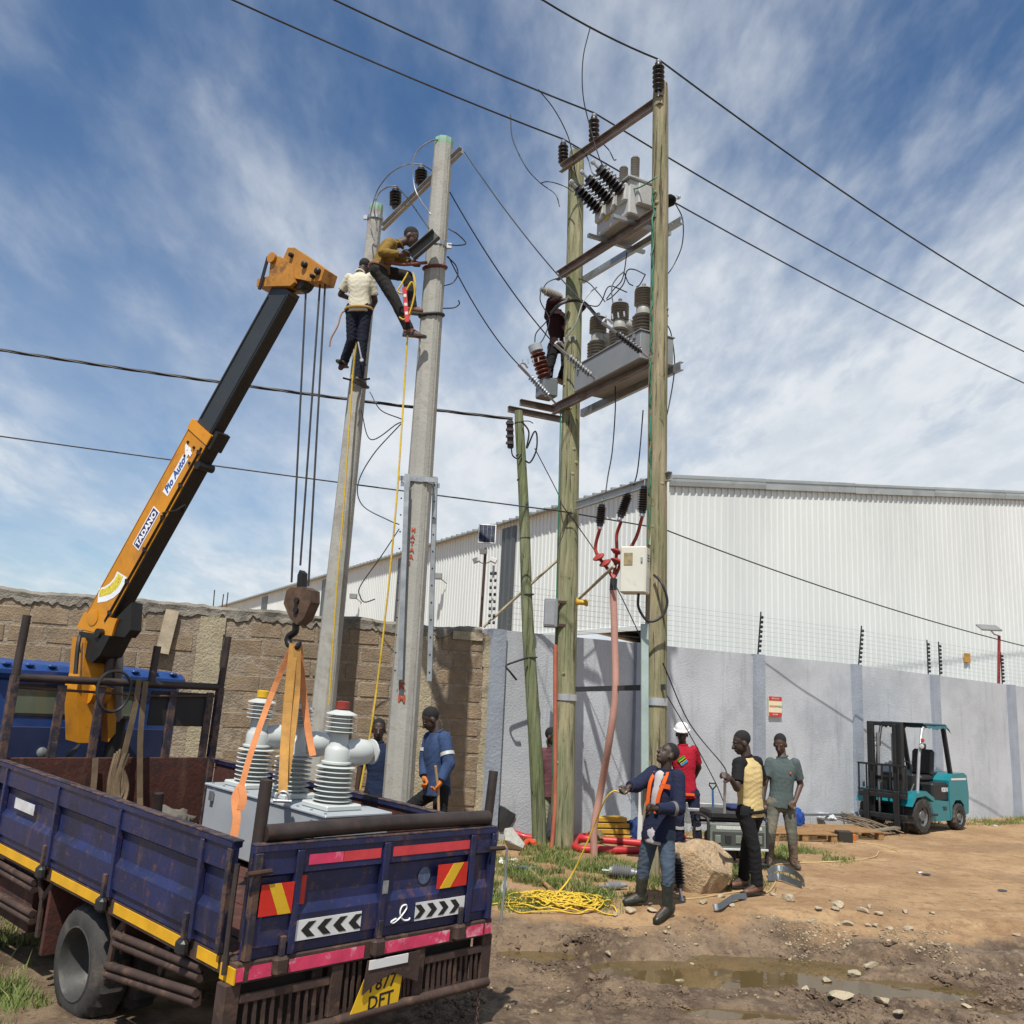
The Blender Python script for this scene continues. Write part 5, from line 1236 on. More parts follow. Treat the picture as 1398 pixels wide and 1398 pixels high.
# chassis
for x in (.62, 1.38): bx('chassis_rail', (x - .04, .05, -.36), (x + .04, 6.2, -.1), m_frame)
for y in (.3, .9, 1.5, 2.6, 3.2, 3.8): bx('cross_member', (.05, y - .03, -.12), (2.0, y + .03, -.031), m_frame)
WY, WZ, WR = 2.06, -.53, .395
mb = MB(); mb.tube([(.2, WY, WZ), (1.85, WY, WZ)], .07, 10); tb('rear_axle', mb, m_frame, None, 50)
mb = MB(); mb.lathe([(.02, -.16), (.17, -.12), (.17, .12), (.02, .16)], (1.02, WY, WZ), (1, 0, 0), 14); tb('differential', mb, m_frame, None, 40)
def wheel(x, out, y=WY, z=WZ, r=WR, w=.24):
    prof = [(r * .60, -w / 2), (r * .70, -w / 2 - .008), (r * .88, -w / 2 + .0), (r * .96, -w / 2 + .025), (r, -w / 2 + .05), (r, w / 2 - .05), (r * .96, w / 2 - .025), (r * .88, w / 2), (r * .7, w / 2 + .008), (r * .6, w / 2)]
    mb = MB(); n = 48; o = V(x, y, z); vs = []; m = len(prof)
    for k in range(n):
        a = 2 * PI * k / n
        for j, (rr, h) in enumerate(prof):
            if 3 <= j <= 6 and k % 2: rr -= .024
            vs.append(o + V(h, rr * math.cos(a), rr * math.sin(a)))
    mb.add(vs, [(k * m + j, k * m + j + 1, ((k + 1) % n) * m + j + 1, ((k + 1) % n) * m + j) for k in range(n) for j in range(m - 1)])
    t = tb('tyre', mb, m_tyre, None, 50); t.name = 'wheel'
    mb = MB(); s = out; mb.lathe([(r * .62, s * .115), (r * .64, s * .125), (r * .61, s * .13), (r * .57, s * .10), (r * .54, -s * .03), (r * .46, -s * .075), (r * .26, -s * .085), (r * .22, -s * .02), (.03, -s * .01)], o, (1, 0, 0), 28, False); tb('rim', mb, mat('grey_rim', (.045, .045, .043), .6, .2, .3, 8, .2, 30, dirt=((.11, .09, .07), .54, 6, .5)), t, 40)
    for k in range(6):
        a = k * PI / 3 + .3; mb = MB(); mb.lathe([(.014, 0), (.014, .03)], o + V(s * -.085, .36 * r * math.cos(a), .36 * r * math.sin(a)), (s, 0, 0), 6); tb('wheel_nut', mb, m_rust, t)
wheel(.16, -1); wheel(.43, -1); wheel(1.88, 1); wheel(1.62, 1)
wheel(.2, -1, 5.5, -.53, .39); wheel(1.85, 1, 5.5, -.53, .39)
# mudguard, side guards
bx('mudguard', (.03, 2.62, -.62), (.5, 2.66, -.06), m_bedrust); bx('mudguard', (.03, 1.40, -.3), (.5, 1.43, -.06), m_bedrust)
def gz_(u, v): q = tr(u, v, 0, 0.02); return V(.02, q.y, q.z)
def guard(name, u0, v0, u1, v1):
    a, b = gz_(u0, v0), gz_(u1, v1); mb = MB(); mb.tube([a, b], .027, 8); mb.tube([a - V(-.005, 0, .055), b - V(-.005, 0, .055)], .027, 8); mb.beam(a + V(.03, 0, -.028), b + V(.03, 0, -.028), .012, .09); return tb(name, mb, m_frame, None, 50)
guard('side_guard_rail', 158, 1276, 274, 1322); guard('side_guard_rail', 146, 1318, 268, 1356); guard('side_guard_rail', -120, 1112, 47, 1205); guard('side_guard_rail', -120, 1156, 44, 1248)
for pts in ([(140, 1232), (150, 1282), (140, 1330)], [(172, 1250), (150, 1282)], [(47, 1185), (52, 1228), (45, 1280)], [(76, 1196), (54, 1226)], [(230, 1282), (212, 1330)]):
    P = [gz_(*q) + V(.03, 0, 0) for q in pts]; mb = MB(); 
    for a, b in zip(P[:-1], P[1:]): mb.beam(a, b, .05, .02, up=(1, 0, 0))
    tb('guard_bracket', mb, m_frame)
bx('toolbox', (.06, 3.0, -.55), (.5, 3.7, -.12), m_bedrust)
# rear bumper and grille
bx('rear_beam', (-.01, -.03, -.1), (W_ + .01, .06, .012), m_frame)
for x0, x1, m_ in ((-.005, .04, m_pink), (.075, .245, m_pink), (.34, .90, m_pink), (1.04, 1.64, m_pink), (1.80, 1.97, m_pink), (1.99, 2.05, m_pink)):
    bx('reflector_strip', (x0, -.0335, -.085), (x1, -.0305, -.012), m_, None, 0)
for x in (.0, W_): bx('bumper_post', (x - .05, -.01, -.45), (x + .05, .09, -.102), m_frame)
for x in (.72, 1.40): bx('bumper_post', (x - .045, -.02, -.4), (x + .045, .03, -.102), m_frame)
bx('bumper_rail', (.05, -.012, -.215), (.675, .012, -.165), m_frame); bx('bumper_rail', (1.445, -.012, -.215), (2.0, .012, -.165), m_frame)
mb = MB(); mb.tube([(-.03, -.01, -.46), (.75, -.02, -.43), (1.2, -.02, -.42), (2.08, -.01, -.42)], .033, 10); tb('bumper_tube', mb, m_frame, None, 50)
for a, b, n in ((.07, .66, 10), (1.47, 1.98, 10), (.78, .93, 3), (1.2, 1.34, 4)):
    for k in range(n):
        x = a + (b - a) * (k + .5) / n; mb = MB(); mb.beam((x, .0, -.20 if n > 5 else -.11), (x + .012, 0, -.42), .022, .012, up=(0, 1, 0)); tb('grille_slat', mb, m_frame)
bx('under_truck_shade', (.05, .1, -.42), (2.0, .12, -.1), mat('painted_under_shade', (.02, .016, .014), .9))  # dark sheet stands in for the shade under the truck, behind the grille
pl = [(.92, -.10), (1.36, -.10), (1.36, -.29), (1.28, -.26), (1.14, -.2), (1.02, -.235), (.9, -.3)]
mb = MB(); mb.prism(pl, (0, -.05, 0), (1, 0, 0), (0, 0, 1), .008); tb('rubber_flap', mb, m_frame)
bx('white_reflector', (.93, -.064, -.155), (1.25, -.058, -.10), m_wht, None, 0)
NP = MB(); NP.prism([(.82, -.44), (1.22, -.41), (1.24, -.17), (.93, -.19)], (0, -.036, 0), (1, 0, 0), (0, 0, 1), .004); NPo = tb('number_plate', NP, mat('plate_yellow', (.68, .42, .015), .45, 0, .1, 6, .03, 30, spots=((.3, .2, .05), .66, 9, .6)))
pk = mat('plate_black', (.012, .011, .01), .5)
txt('T877', .115, pk, NPo, (.945, -.0405, -.30), (1, 0, .06), (0, 0, 1), local=True, bold=.002); txt('DFT', .115, pk, NPo, (.965, -.0405, -.405), (1, 0, .06), (0, 0, 1), local=True, bold=.002)
for k in range(16):
    mb = MB(); c = V(2.0, -.02, -.46 - .034 * k); r = [V(.010 * math.cos(a), 0, .02 * math.sin(a)) for a in np.linspace(0, 2 * PI, 8, endpoint=False)]
    if k % 2: r = [V(0, q.x, q.z) for q in r]
    mb.tube([c + q for q in r], .004, 4, closed=True); tb('chain_link', mb, m_rust)
# straps and gear hanging on the headboard
m_webb = mat('dirty_brown_webbing', (.15, .105, .06), .9, 0, .25, 10, .4, 90)
def ribbon(pts, w, th, side=(1, 0, 0)):
    mb = MB(); P = [Vector(p) for p in pts]; vs = []
    for i, p in enumerate(P):
        d = (P[min(i + 1, len(P) - 1)] - P[max(i - 1, 0)]).normalized(); s = Vector(side); s = (s - d * s.dot(d)).normalized(); nn = s.cross(d)
        for a, b in ((-1, -1), (1, -1), (1, 1), (-1, 1)): vs.append(p + s * a * w / 2 + nn * b * th / 2)
    fs = [(4 * i + k, 4 * i + (k + 1) % 4, 4 * i + 4 + (k + 1) % 4, 4 * i + 4 + k) for i in range(len(P) - 1) for k in range(4)] + [(3, 2, 1, 0), tuple(4 * len(P) - 4 + k for k in range(4))]
    mb.add(vs, fs); return mb
for pts, lb in ((((1.10, 3.93, 1.40), (1.09, 3.91, 1.1), (1.04, 3.90, .6)), 'brown webbing strap hanging from the headboard bar beside the middle stake'), (((1.17, 3.93, 1.38), (1.18, 3.90, .9), (1.25, 3.86, .3), (1.22, 3.7, .05)), 'longer brown webbing strap reaching from the headboard bar to the bed'), (((.80, 3.93, .66), (.81, 3.9, .4), (.79, 3.85, .06)), 'brown webbing strap hanging in front of the rusty headboard plate')):
    mb = ribbon([tl(*p) for p in spline(pts, 5)], .055, .006, TRM @ V(1, 0, .1)); one('ratchet_strap', mb, m_webb, lb, 'strap', 'straps on the headboard')
q = MB(); q.tube([tl(.86 + .16 * math.cos(a), 3.90 - .02 * math.sin(a * 2), 1.27 + .19 * math.sin(a)) for a in np.linspace(0, 2 * PI, 26, endpoint=False)], .014, 6, closed=True); one('hose_loop', q, m_black, 'black hose loop hung on the headboard bar', 'hose', smooth=50)
def crumple(name, p, sx, sy, sz, m, lb, cat, seed):
    bm = bmesh.new(); bmesh.ops.create_icosphere(bm, subdivisions=4, radius=1)
    for v in bm.verts:
        q = v.co * 1.7 + Vector((seed, seed * .7, 0)); v.co *= .8 + .45 * abs(mnoise.noise(q)) + .28 * abs(mnoise.noise(q * 2.3)) + .12 * abs(mnoise.noise(q * 5)); v.co.z = max(v.co.z, -.55)
    me = bpy.data.meshes.new(name); bm.to_mesh(me); bm.free(); me.materials.append(m); me.polygons.foreach_set('use_smooth', [True] * len(me.polygons))
    o = bpy.data.objects.new(name, me); COL.objects.link(o); o.location = p; o.scale = (sx, sy, sz); o.rotation_euler = (0, 0, seed); return tag(o, lb, cat)
def lump(name, p, sx, sy, sz, m, lb, cat, seed):
    me = rock_mesh(name, seed, 2, 1, .5, 5); me.materials.append(m); o = bpy.data.objects.new(name, me); COL.objects.link(o); o.location = p; o.scale = (sx, sy, sz); o.rotation_euler = (0, 0, seed); me.polygons.foreach_set('use_smooth', [True] * len(me.polygons)); return tag(o, lb, cat)
q = MB()
for k in range(7): q.tube(spline([tl(.98 + .02 * k, 3.92, .70 + .02 * (k % 3)), tl(.93 + .015 * k, 3.86, .45), tl(.97 + .012 * k, 3.84 - .01 * k, .18 + .03 * (k % 4)), tl(1.05 + .01 * k, 3.86, .42), tl(1.04 - .01 * k, 3.92, .70)], 6), .019, 6)
one('rope_bundle', q, m_webb, 'bundle of old brown rope hung against the rusty headboard plate', 'rope', smooth=60)
crumple('rag_bundle', tl(1.42, 3.55, .10), .22, .18, .15, mat('grey_rag', (.12, .11, .09), .9), 'grey bundle of rags on the truck bed below the straps', 'rags', 4)
q = MB(); q.tube([tl(.35, 2.9, .08), tl(1.0, 3.2, .09)], .06, 10); one('scrap_pipe', q, m_rust, 'rusty pipe lying on the truck bed beside the grey tank', 'pipe', smooth=50)
q = MB(); q.tube([tl(.95, 2.9, .10), tl(.9, 2.85, .5)], .04, 8); one('scrap_pipe', q, m_pipe, 'short dark pipe standing on the truck bed left of the grey tank', 'pipe', smooth=50)
# ================================================================== recloser in the truck
RT = recloser('recloser', 'new grey recloser with pale ribbed bushings being lifted on the truck bed', tl(1.60, 1.90, .07), 0, m_silr, m_silr, m_tank, .58, (1.74, .62, .52))
_ex, _ey, _ez = TRM @ V(0, -1, 0), TRM @ V(1, 0, 0), TRM @ V(0, 0, 1)
_RM = Matrix((_ex, _ey, _ez)).transposed(); RT.rotation_mode = 'QUATERNION'; RT.rotation_quaternion = _RM.to_quaternion()
def rl(*p): return RT.location + _RM @ Vector(p)
for i, c in ((1, (.25, .03, .02)), (-1, (.6, .36, .01))):
    mb = MB(); mb.lathe([(.055, 0), (.055, .055), (.04, .06)], (i * .58, -.05, .52 + .045 + .722), (0, 0, 1), 12); mb.build('phase_cap', mat('cap_colour', c, .5), RT, 40, local=True)
# ================================================================== crane
m_org = mat('worn_orange_crane_paint', (.56, .225, .006), .5, 0, .15, 2, .08, 30, dirt=((.30, .125, .02), .54, 3, .7), spots=((.05, .03, .018), .63, 9, .9), coat=.05, more=(((.12, .06, .02), .62, 5, .8, (1, 1, .25)), ((.5, .36, .16), .68, 22, .6)))
m_dboom = mat('dark_grey_boom', (.035, .04, .042), .4, .2, .2, 1.5, .05, 20, dirt=((.09, .07, .05), .6, 3, .5))
m_grease = mat('greasy_black_steel', (.018, .016, .015), .5, .3, .4, 5, .2, 30)
CR0 = tl(.85, 4.34, 0)
CR = thing('truck_crane', 'orange telescopic crane boom mounted behind the truck cab', 'crane', CR0)
B0, B1 = at(129, 868, 9.15), at(396, 388, 8.0)
BDIR = (B1 - B0).normalized(); BNR = BDIR.cross(V(0, 0, 1)).normalized(); BUP = BNR.cross(BDIR).normalized()
if BNR.y > 0: BNR = -BNR          # face towards the camera
BL = (B1 - B0).length
def bpt(t, n_, u_): return B0 + BDIR * t + BNR * n_ + BUP * u_
def bbox(name, t0, t1, w, h, m, par=None, bev=.012, up=0): mb = MB(); mb.add([bpt(t, a * w / 2, b * h / 2 + up) for t in (t0, t1) for a in (-1, 1) for b in (-1, 1)], [(0, 1, 3, 2), (4, 6, 7, 5), (0, 4, 5, 1), (2, 3, 7, 6), (0, 2, 6, 4), (1, 5, 7, 3)]); return mb.build(name, m, par or CR)
T1 = BL * .60
mb = MB(); h, w = .335, .16
for t0, t1 in ((0, T1),):
    mb.add([bpt(t, a * w / 2, b * h / 2) for t in (t0, t1) for a in (-1, 1) for b in (-1, 1)], [(0, 1, 3, 2), (4, 6, 7, 5), (0, 4, 5, 1), (2, 3, 7, 6), (0, 2, 6, 4), (1, 5, 7, 3)])
OB = mb.build('outer_boom', m_org, CR)
bbox('boom_underside_shade', .02, T1 - .02, .15, .012, m_grease, OB, up=-.174)  # black sheet paints the shade on the boom's underside
bbox('collar', T1 - .10, T1 + .0, .18, .355, m_org, OB); bbox('collar_pad', T1 - .12, T1 + .06, .14, .05, m_grease, OB, up=-.2)
IB = bbox('inner_boom', T1 - .3, BL - .05, .125, .25, m_dboom); bbox('boom_underside_shade', T1, BL - .08, .115, .01, m_grease, IB, up=-.13)  # inner boom's underside shade is a dark sheet as well
bbox('boom_seam', T1, BL - .1, .132, .014, m_grease, IB, up=-.105)
for t, u_ in ((T1 - .2, .09), (T1 - .32, .02), (T1 - .2, -.05), (T1 - .34, -.11)):
    mb = MB(); mb.lathe([(.014, 0), (.014, .012)], bpt(t, .08, u_ * .8), BNR, 8); mb.build('bolt', m_grease, OB)
mb = MB(); mb.lathe([(.04, -.09), (.04, .09)], bpt(T1 - .3, 0, -.2), BNR, 12); mb.build('wear_roller', m_grease, OB, 40)
# plates and lettering on the camera-side face
fx, fy = BDIR, BUP
if fx.cross(fy).dot(BNR) < 0: fy = fy
def onboom(t, u_): return bpt(t, .0815, u_)
bl_ = mat('label_navy', (.02, .025, .1), .5); wl_ = mat('label_white', (.75, .76, .78), .5, 0, .06)
def face_plate(name, t0, t1, u0, u1, m, off=.082, par=None, th=.002): mb = MB(); mb.add([bpt(t, n_, u_) for t in (t0, t1) for n_ in (off - th, off) for u_ in (u0, u1)], [(0, 1, 3, 2), (4, 6, 7, 5), (0, 4, 5, 1), (2, 3, 7, 6), (0, 2, 6, 4), (1, 5, 7, 3)]); return mb.build(name, m, par or OB)
def tB(v, u):                      # distance along the boom for a pixel of its face
    d = ray(u, v); o = CAM - bpt(0, .08, 0); k = -o.dot(BNR) / d.dot(BNR); q = CAM + d * k - bpt(0, .08, 0); return q.dot(BDIR), q.dot(BUP)
a0, b0 = tB(746, 184); a1, b1 = tB(693, 212); hh = .06; bc = (b0 + b1) / 2
mid = -.0
p = face_plate('maker_plate', a0, a1, mid - hh, mid + hh, wl_, .0825); p2 = face_plate('maker_plate_field', a0 + .012, a1 - .012, mid - hh + .012, mid + hh - .012, bl_, .0835, p)
ayy = BUP; axx = BDIR
if axx.cross(ayy).dot(BNR) < 0: pass
txt('TADANO', (a1 - a0) * .205, wl_, OB, bpt(a0 + .025, .084, mid - .032), axx, ayy, .001, name='maker_lettering', bold=.004)
a0, b0 = tB(675, 226); a1, b1 = tB(608, 262)
p = face_plate('model_sticker', a0, a1 - .12, mid - .045, mid + .05, wl_, .0825)
txt('Pio Auto', (a1 - a0) * .19, mat('label_blue', (.03, .1, .35), .5), OB, bpt(a0 + .02, .0845, mid - .025), axx, ayy, .001, name='model_lettering', shear=.25, bold=.003)
txt('4', .17, wl_, OB, bpt(a1 - .13, .0845, mid - .045), axx, ayy, .001, name='model_lettering', shear=.25, bold=.012)
# fan-shaped load chart
def fpoly(name, pix, m, n_, par): mb = MB(); mb.add([onpl(u, v, n_) for u, v in pix], [tuple(range(len(pix)))]); return mb.build(name, m, par)
def onpl(u, v, n_=.17):
    d = ray(u, v); P0 = bpt(0, n_, 0); k = (P0 - CAM).dot(BNR) / d.dot(BNR); return CAM + d * k
ch = fpoly('load_chart', [(173, 788), (170, 798), (164, 808), (155, 816), (145, 821), (133, 823), (135, 803), (143, 801), (150, 796), (156, 789), (160, 780)], wl_, .0825, OB)
fpoly('chart_band', [(168, 787), (164, 797), (158, 805), (150, 811), (140, 814), (135, 815), (136, 805), (144, 803), (151, 798), (157, 791), (161, 783)], mat('chart_yellow', (.65, .55, .05), .5, 0, .5, 60), .0835, ch)
# grease pipe, clips and seams along the boom
mb = MB(); mb.tube([bpt(.25, .088, -.135), bpt(T1 * .5, .09, -.14), bpt(T1 - .15, .088, -.135)], .010, 6); gp_ = mb.build('grease_pipe', m_grease, OB, 50)
for k in range(6): mb = MB(); q = bpt(.35 + k * (T1 - .55) / 5, .086, -.137); mb.cbox(q, (.02, .012, .02)); mb.build('pipe_clip', m_grease, gp_)
mb = MB(); mb.tube([bpt(.05, .081, .158), bpt(T1 - .1, .081, .158)], .005, 5); mb.build('weld_seam', m_org, OB)
mb = MB(); mb.tube(spline([bpt(T1 * .62, .085, -.1), bpt(T1 * .64, .11, -.17), bpt(T1 * .67, .1, -.26), bpt(T1 * .7, .02, -.24), bpt(T1 * .66, -.05, -.19)], 5), .007, 5); mb.build('loose_cable', m_black, OB, 50)
mb = MB(); mb.tube([bpt(T1 + .05, .066, .1), bpt(BL - .2, .066, .1)], .006, 5); mb.build('boom_cable', m_grease, IB, 50)
# boom foot: wedge and pivot housing
def onpl(u, v, n_=.17):
    d = ray(u, v); P0 = bpt(0, n_, 0); k = (P0 - CAM).dot(BNR) / d.dot(BNR); return CAM + d * k
def plateprism(name, pix, n0, n1, m, par=None):
    a = [onpl(u, v, n0) for u, v in pix]; d = BNR * (n1 - n0); vs = a + [q + d for q in a]; n = len(a); mb = MB()
    mb.add(vs, [tuple(range(n)), tuple(range(n, 2 * n))[::-1]] + [(i, (i + 1) % n, n + (i + 1) % n, n + i) for i in range(n)]); return mb.build(name, m, par or CR)
plateprism('boom_foot', [(104, 857), (115, 836), (160, 845), (157, 852), (152, 869)], .085, -.085, m_org)
plateprism('pivot_arm', [(152, 868), (157, 845), (180, 822), (178, 860), (170, 870)], .06, -.06, m_grease)
mb = MB(); mb.lathe([(.045, -.14), (.045, .14)], onpl(150, 866, 0), BNR, 12); mb.build('pivot_pin', m_grease, CR, 40)
mb = MB(); mb.lathe([(.075, 0), (.08, .006), (.065, .008)], onpl(127, 843, .085), BNR, 20); mb.build('pivot_boss', m_org, OB, 40)
plateprism('pivot_link', [(108, 862), (150, 868), (136, 895), (125, 905), (107, 888)], .12, -.12, m_grease)
# column on the truck
def cq(u, v): q = tr(u, v, 1, 4.34); return q.x, q.z
def colprism(name, pix, y0, y1, m):
    pts = [cq(*p) for p in pix]; mb = MB(); n = len(pts); vs = [V(x, y, z) for y in (y0, y1) for x, z in pts]; vs = [tl(*p) for p in vs]
    mb.add(vs, [tuple(range(n)), tuple(range(n, 2 * n))[::-1]] + [(i, (i + 1) % n, n + (i + 1) % n, n + i) for i in range(n)]); return mb.build(name, m, CR)
colprism('column', [(104, 920), (108, 870), (116, 885), (134, 905), (136, 922), (122, 940), (121, 985), (113, 1012), (99, 1012), (97, 940)], 4.2, 4.5, m_org)
colprism('column_lower', [(140, 940), (157, 940), (152, 1000), (142, 1012)], 4.25, 4.4, m_org)
colprism('cylinder_cover', [(140, 882), (152, 882), (150, 925), (138, 925)], 4.15, 4.3, m_pipe)
mb = MB(); mb.tube([tl(1.15, 4.32, .9), onpl(163, 868, -.05)], .042, 12); mb.build('lift_cylinder', m_galv, CR, 40)
mb = MB(); mb.tube([tl(1.1, 4.32, .05), tl(1.15, 4.32, 1.0)], .075, 12); mb.build('cylinder_barrel', m_grease, CR, 40)
mb = MB(); mb.lathe([(.1, -.1), (.1, .1)], V(*tl(.85, 4.25, 1.22)), BNR, 14); mb.build('slew_gear', m_org, CR, 40)
mb = MB(); mb.box((.3, 4.1, -.25), (1.75, 4.6, .0)); 
mb.v = [tuple(tl(*p)) for p in mb.v]; mb.build('crane_base', m_grease, CR)
for k in range(2):
    mb = MB(); mb.tube(spline([tl(.75, 4.2, .75), tl(.62 - .05 * k, 4.15, .55), tl(.66, 4.12, .2), tl(.8, 4.1, .08)], 6), .014, 6); mb.build('hydraulic_hose', m_black, CR, 50)
mb = MB(); mb.tube(spline([onpl(109, 868, .18), onpl(106, 885, .2), onpl(103, 920, .2)], 5), .02, 6); mb.build('hydraulic_hose', m_black, CR, 50)
# boom head
HDm = mat('rusty_orange_head', (.42, .18, .02), .6, 0, .25, 4, .2, 30, dirt=((.12, .055, .02), .52, 4, .8), spots=((.03, .02, .015), .62, 6, .9))
plateprism('boom_head', [(350, 391), (351, 381), (367, 377), (370, 350), (382, 350), (400, 362), (402, 385), (396, 390)], .10, -.10, HDm)
hd = plateprism('head_sheave_box', [(386, 354), (393, 338), (402, 338), (443, 367), (438, 383), (424, 384), (404, 380)], .085, -.085, HDm)
mb = MB(); mb.lathe([(.05, 0), (.05, .03)], onpl(373, 353, .101), BNR, 14); mb.build('sheave', HDm, hd, 40)
for u, v, r in ((399, 349, .022), (417, 362, .03), (435, 371, .03), (428, 378, .02)): mb = MB(); mb.lathe([(r, 0), (r, .03), (r * .6, .04)], onpl(u, v, .085), BNR, 10); mb.build('pin', m_grease, hd, 40)
mb = MB(); mb.tube([onpl(366, 351, .11), onpl(354, 395, .13)], .015, 6); mb.build('limit_rod', m_grease, CR)
mb = MB(); mb.lathe([(.09, -.06), (.09, .06)], onpl(414, 385, .0), BNR, 14); mb.build('sheave', m_grease, CR, 40)
# ropes and hook block
HK = onpl(406, 835, 0)
for (u0, v0), (u1, v1) in (((418, 390), (398, 795)), ((437, 386), (410, 772)), ((444, 386), (421, 800))):
    a = onpl(u0, v0, 0); b = at(u1, v1, onpl(u1, v1, 0).y); b = onpl(u1, v1, 0); mb = MB(); mb.tube([a, b], .009, 6); mb.build('hoist_rope', m_wire, CR)
blk = plateprism('hook_block', [(391, 806), (397, 802), (414, 801), (424, 806), (424, 822), (414, 845), (405, 853), (396, 845), (387, 824)], .055, -.055, mat('rusty_block', (.10, .058, .035), .7, .2, .4, 8, .3, 30, dirt=((.03, .02, .015), .5, 6, .8)))
plateprism('block_top', [(405, 803), (406, 785), (409, 778), (413, 782), (412, 803)], .03, -.03, m_grease, blk)
for u, v in ((406, 820), (405, 833)): mb = MB(); mb.lathe([(.025, 0), (.025, .02)], onpl(u, v, .055), BNR, 10); mb.build('axle_pin', m_grease, blk, 40)
mb = MB(); mb.tube(spline([onpl(404, 850, 0), onpl(403, 862, 0), onpl(394, 870, 0), onpl(395, 880, 0), onpl(404, 884, 0), onpl(411, 876, 0)], 5), [.03] * 22 + [.026, .02, .014, .008], 10); mb.build('hook', m_grease, blk, 50)
# slings
m_sling = mat('orange_webbing', (.58, .22, .08), .85, 0, .15, 12, .4, 120); m_sling2 = mat('dirty_yellow_webbing', (.46, .24, .06), .85, 0, .25, 8, .4, 120)
hk = onpl(402, 879, 0)
def sling(pts, w, m, lb): mb = ribbon(spline(pts, 5), w, .009, (1, .4, 0)); one('lifting_sling', mb, m, lb, 'sling', 'lifting slings on the crane hook')
e0, e1 = rl(-.75, -.33, .45), rl(-.2, -.35, .5)
sling([hk + V(-.01, 0, 0), at(372, 945, 7.75), at(345, 1020, 7.55), at(330, 1072, 7.45)], .045, m_sling, 'left orange lifting sling running down to the bushing nearest the headboard')
sling([at(330, 1072, 7.45), at(321, 1090, 7.4), at(323, 1118, 7.35), at(318, 1148, 7.3)], .06, m_sling, 'loose orange sling end dangling beside the grey tank')
sling([at(330, 1074, 7.43), at(332, 1090, 7.4), at(328, 1106, 7.38)], .055, m_sling, 'short knotted orange sling tail on the grey tank')
sling([hk + V(.0, -.03, 0), at(393, 960, 7.7), at(388, 1030, 7.6), at(386, 1084, 7.5)], .07, m_sling2, 'wide yellow-orange lifting sling hanging down the middle')
sling([hk + V(.03, -.03, 0), at(404, 950, 7.75), at(396, 1020, 7.65), at(389, 1070, 7.6)], .06, m_sling2, 'second yellow-orange lifting sling behind the wide one')
sling([hk + V(.03, .02, 0), at(414, 945, 7.9), at(421, 1000, 7.9), at(427, 1032, 7.85)], .055, m_sling, 'right orange lifting sling running down to the nearest bushing')
mb = MB(); c = at(386, 1090, 7.5); mb.tube([c + V(.05 * math.cos(a), 0, .05 * math.sin(a)) for a in np.linspace(-.3, PI + .3, 12)], .012, 8); mb.tube([c + V(-.07, 0, -.02), c + V(.07, 0, -.02)], .014, 8); one('bow_shackle', mb, m_galv, 'steel bow shackle joining the wide sling to the tank lid', 'shackle', smooth=50)
# ================================================================== people
def prim_ell(c, r, M=None, n=14, m=10):
    vs = []; fs = []; c = Vector(c)
    for i in range(1, m):
        a = PI * i / m
        for k in range(n):
            b = 2 * PI * k / n; p = Vector((r[0] * math.sin(a) * math.cos(b), r[1] * math.sin(a) * math.sin(b), r[2] * math.cos(a)))
            vs.append(c + (M @ p if M is not None else p))
    t = Vector((0, 0, r[2])); vs += [c + (M @ t if M is not None else t), c - (M @ t if M is not None else t)]; T = len(vs) - 2
    for i in range(m - 2):
        for k in range(n): l = (k + 1) % n; fs.append((i * n + k, (i + 1) * n + k, (i + 1) * n + l, i * n + l))
    for k in range(n): l = (k + 1) % n; fs += [(T, k, l), (T + 1, (m - 2) * n + l, (m - 2) * n + k)]
    return vs, fs
def prim_cap(a, ra, b, rb, flat=(False, False), n=14):
    a, b = Vector(a), Vector(b); sx, ux, d = frame(b - a); L = (b - a).length; rings = []
    if flat[0]: rings.append((ra, 0))
    else: rings += [(ra * math.cos(t), -ra * math.sin(t)) for t in (1.45, 1.1, .75, .4, 0)]
    if flat[1]: rings.append((rb, L))
    else: rings += [(rb * math.cos(t), L + rb * math.sin(t)) for t in (0, .4, .75, 1.1, 1.45)]
    vs = []; fs = []
    for r, h in rings:
        for k in range(n): t = 2 * PI * k / n; vs.append(a + d * h + (sx * math.cos(t) + ux * math.sin(t)) * r)
    for i in range(len(rings) - 1):
        for k in range(n): l = (k + 1) % n; fs.append((i * n + k, i * n + l, (i + 1) * n + l, (i + 1) * n + k))
    fs += [tuple(range(n))[::-1], tuple(range((len(rings) - 1) * n, len(rings) * n))]
    return vs, fs
def prim_loft(rings, n=22):
    vs = []; fs = []
    for c, ax, ay in rings:
        for k in range(n):
            t = 2 * PI * k / n; cx, sy = math.cos(t), math.sin(t); e = .82; vs.append(c + ax * (abs(cx) ** e * (1 if cx > 0 else -1)) + ay * (abs(sy) ** e * (1 if sy > 0 else -1)))
    m = len(rings)
    for i in range(m - 1):
        for k in range(n): l = (k + 1) % n; fs.append((i * n + k, i * n + l, (i + 1) * n + l, (i + 1) * n + k))
    fs += [tuple(range(n))[::-1], tuple(range((m - 1) * n, m * n))]
    return vs, fs
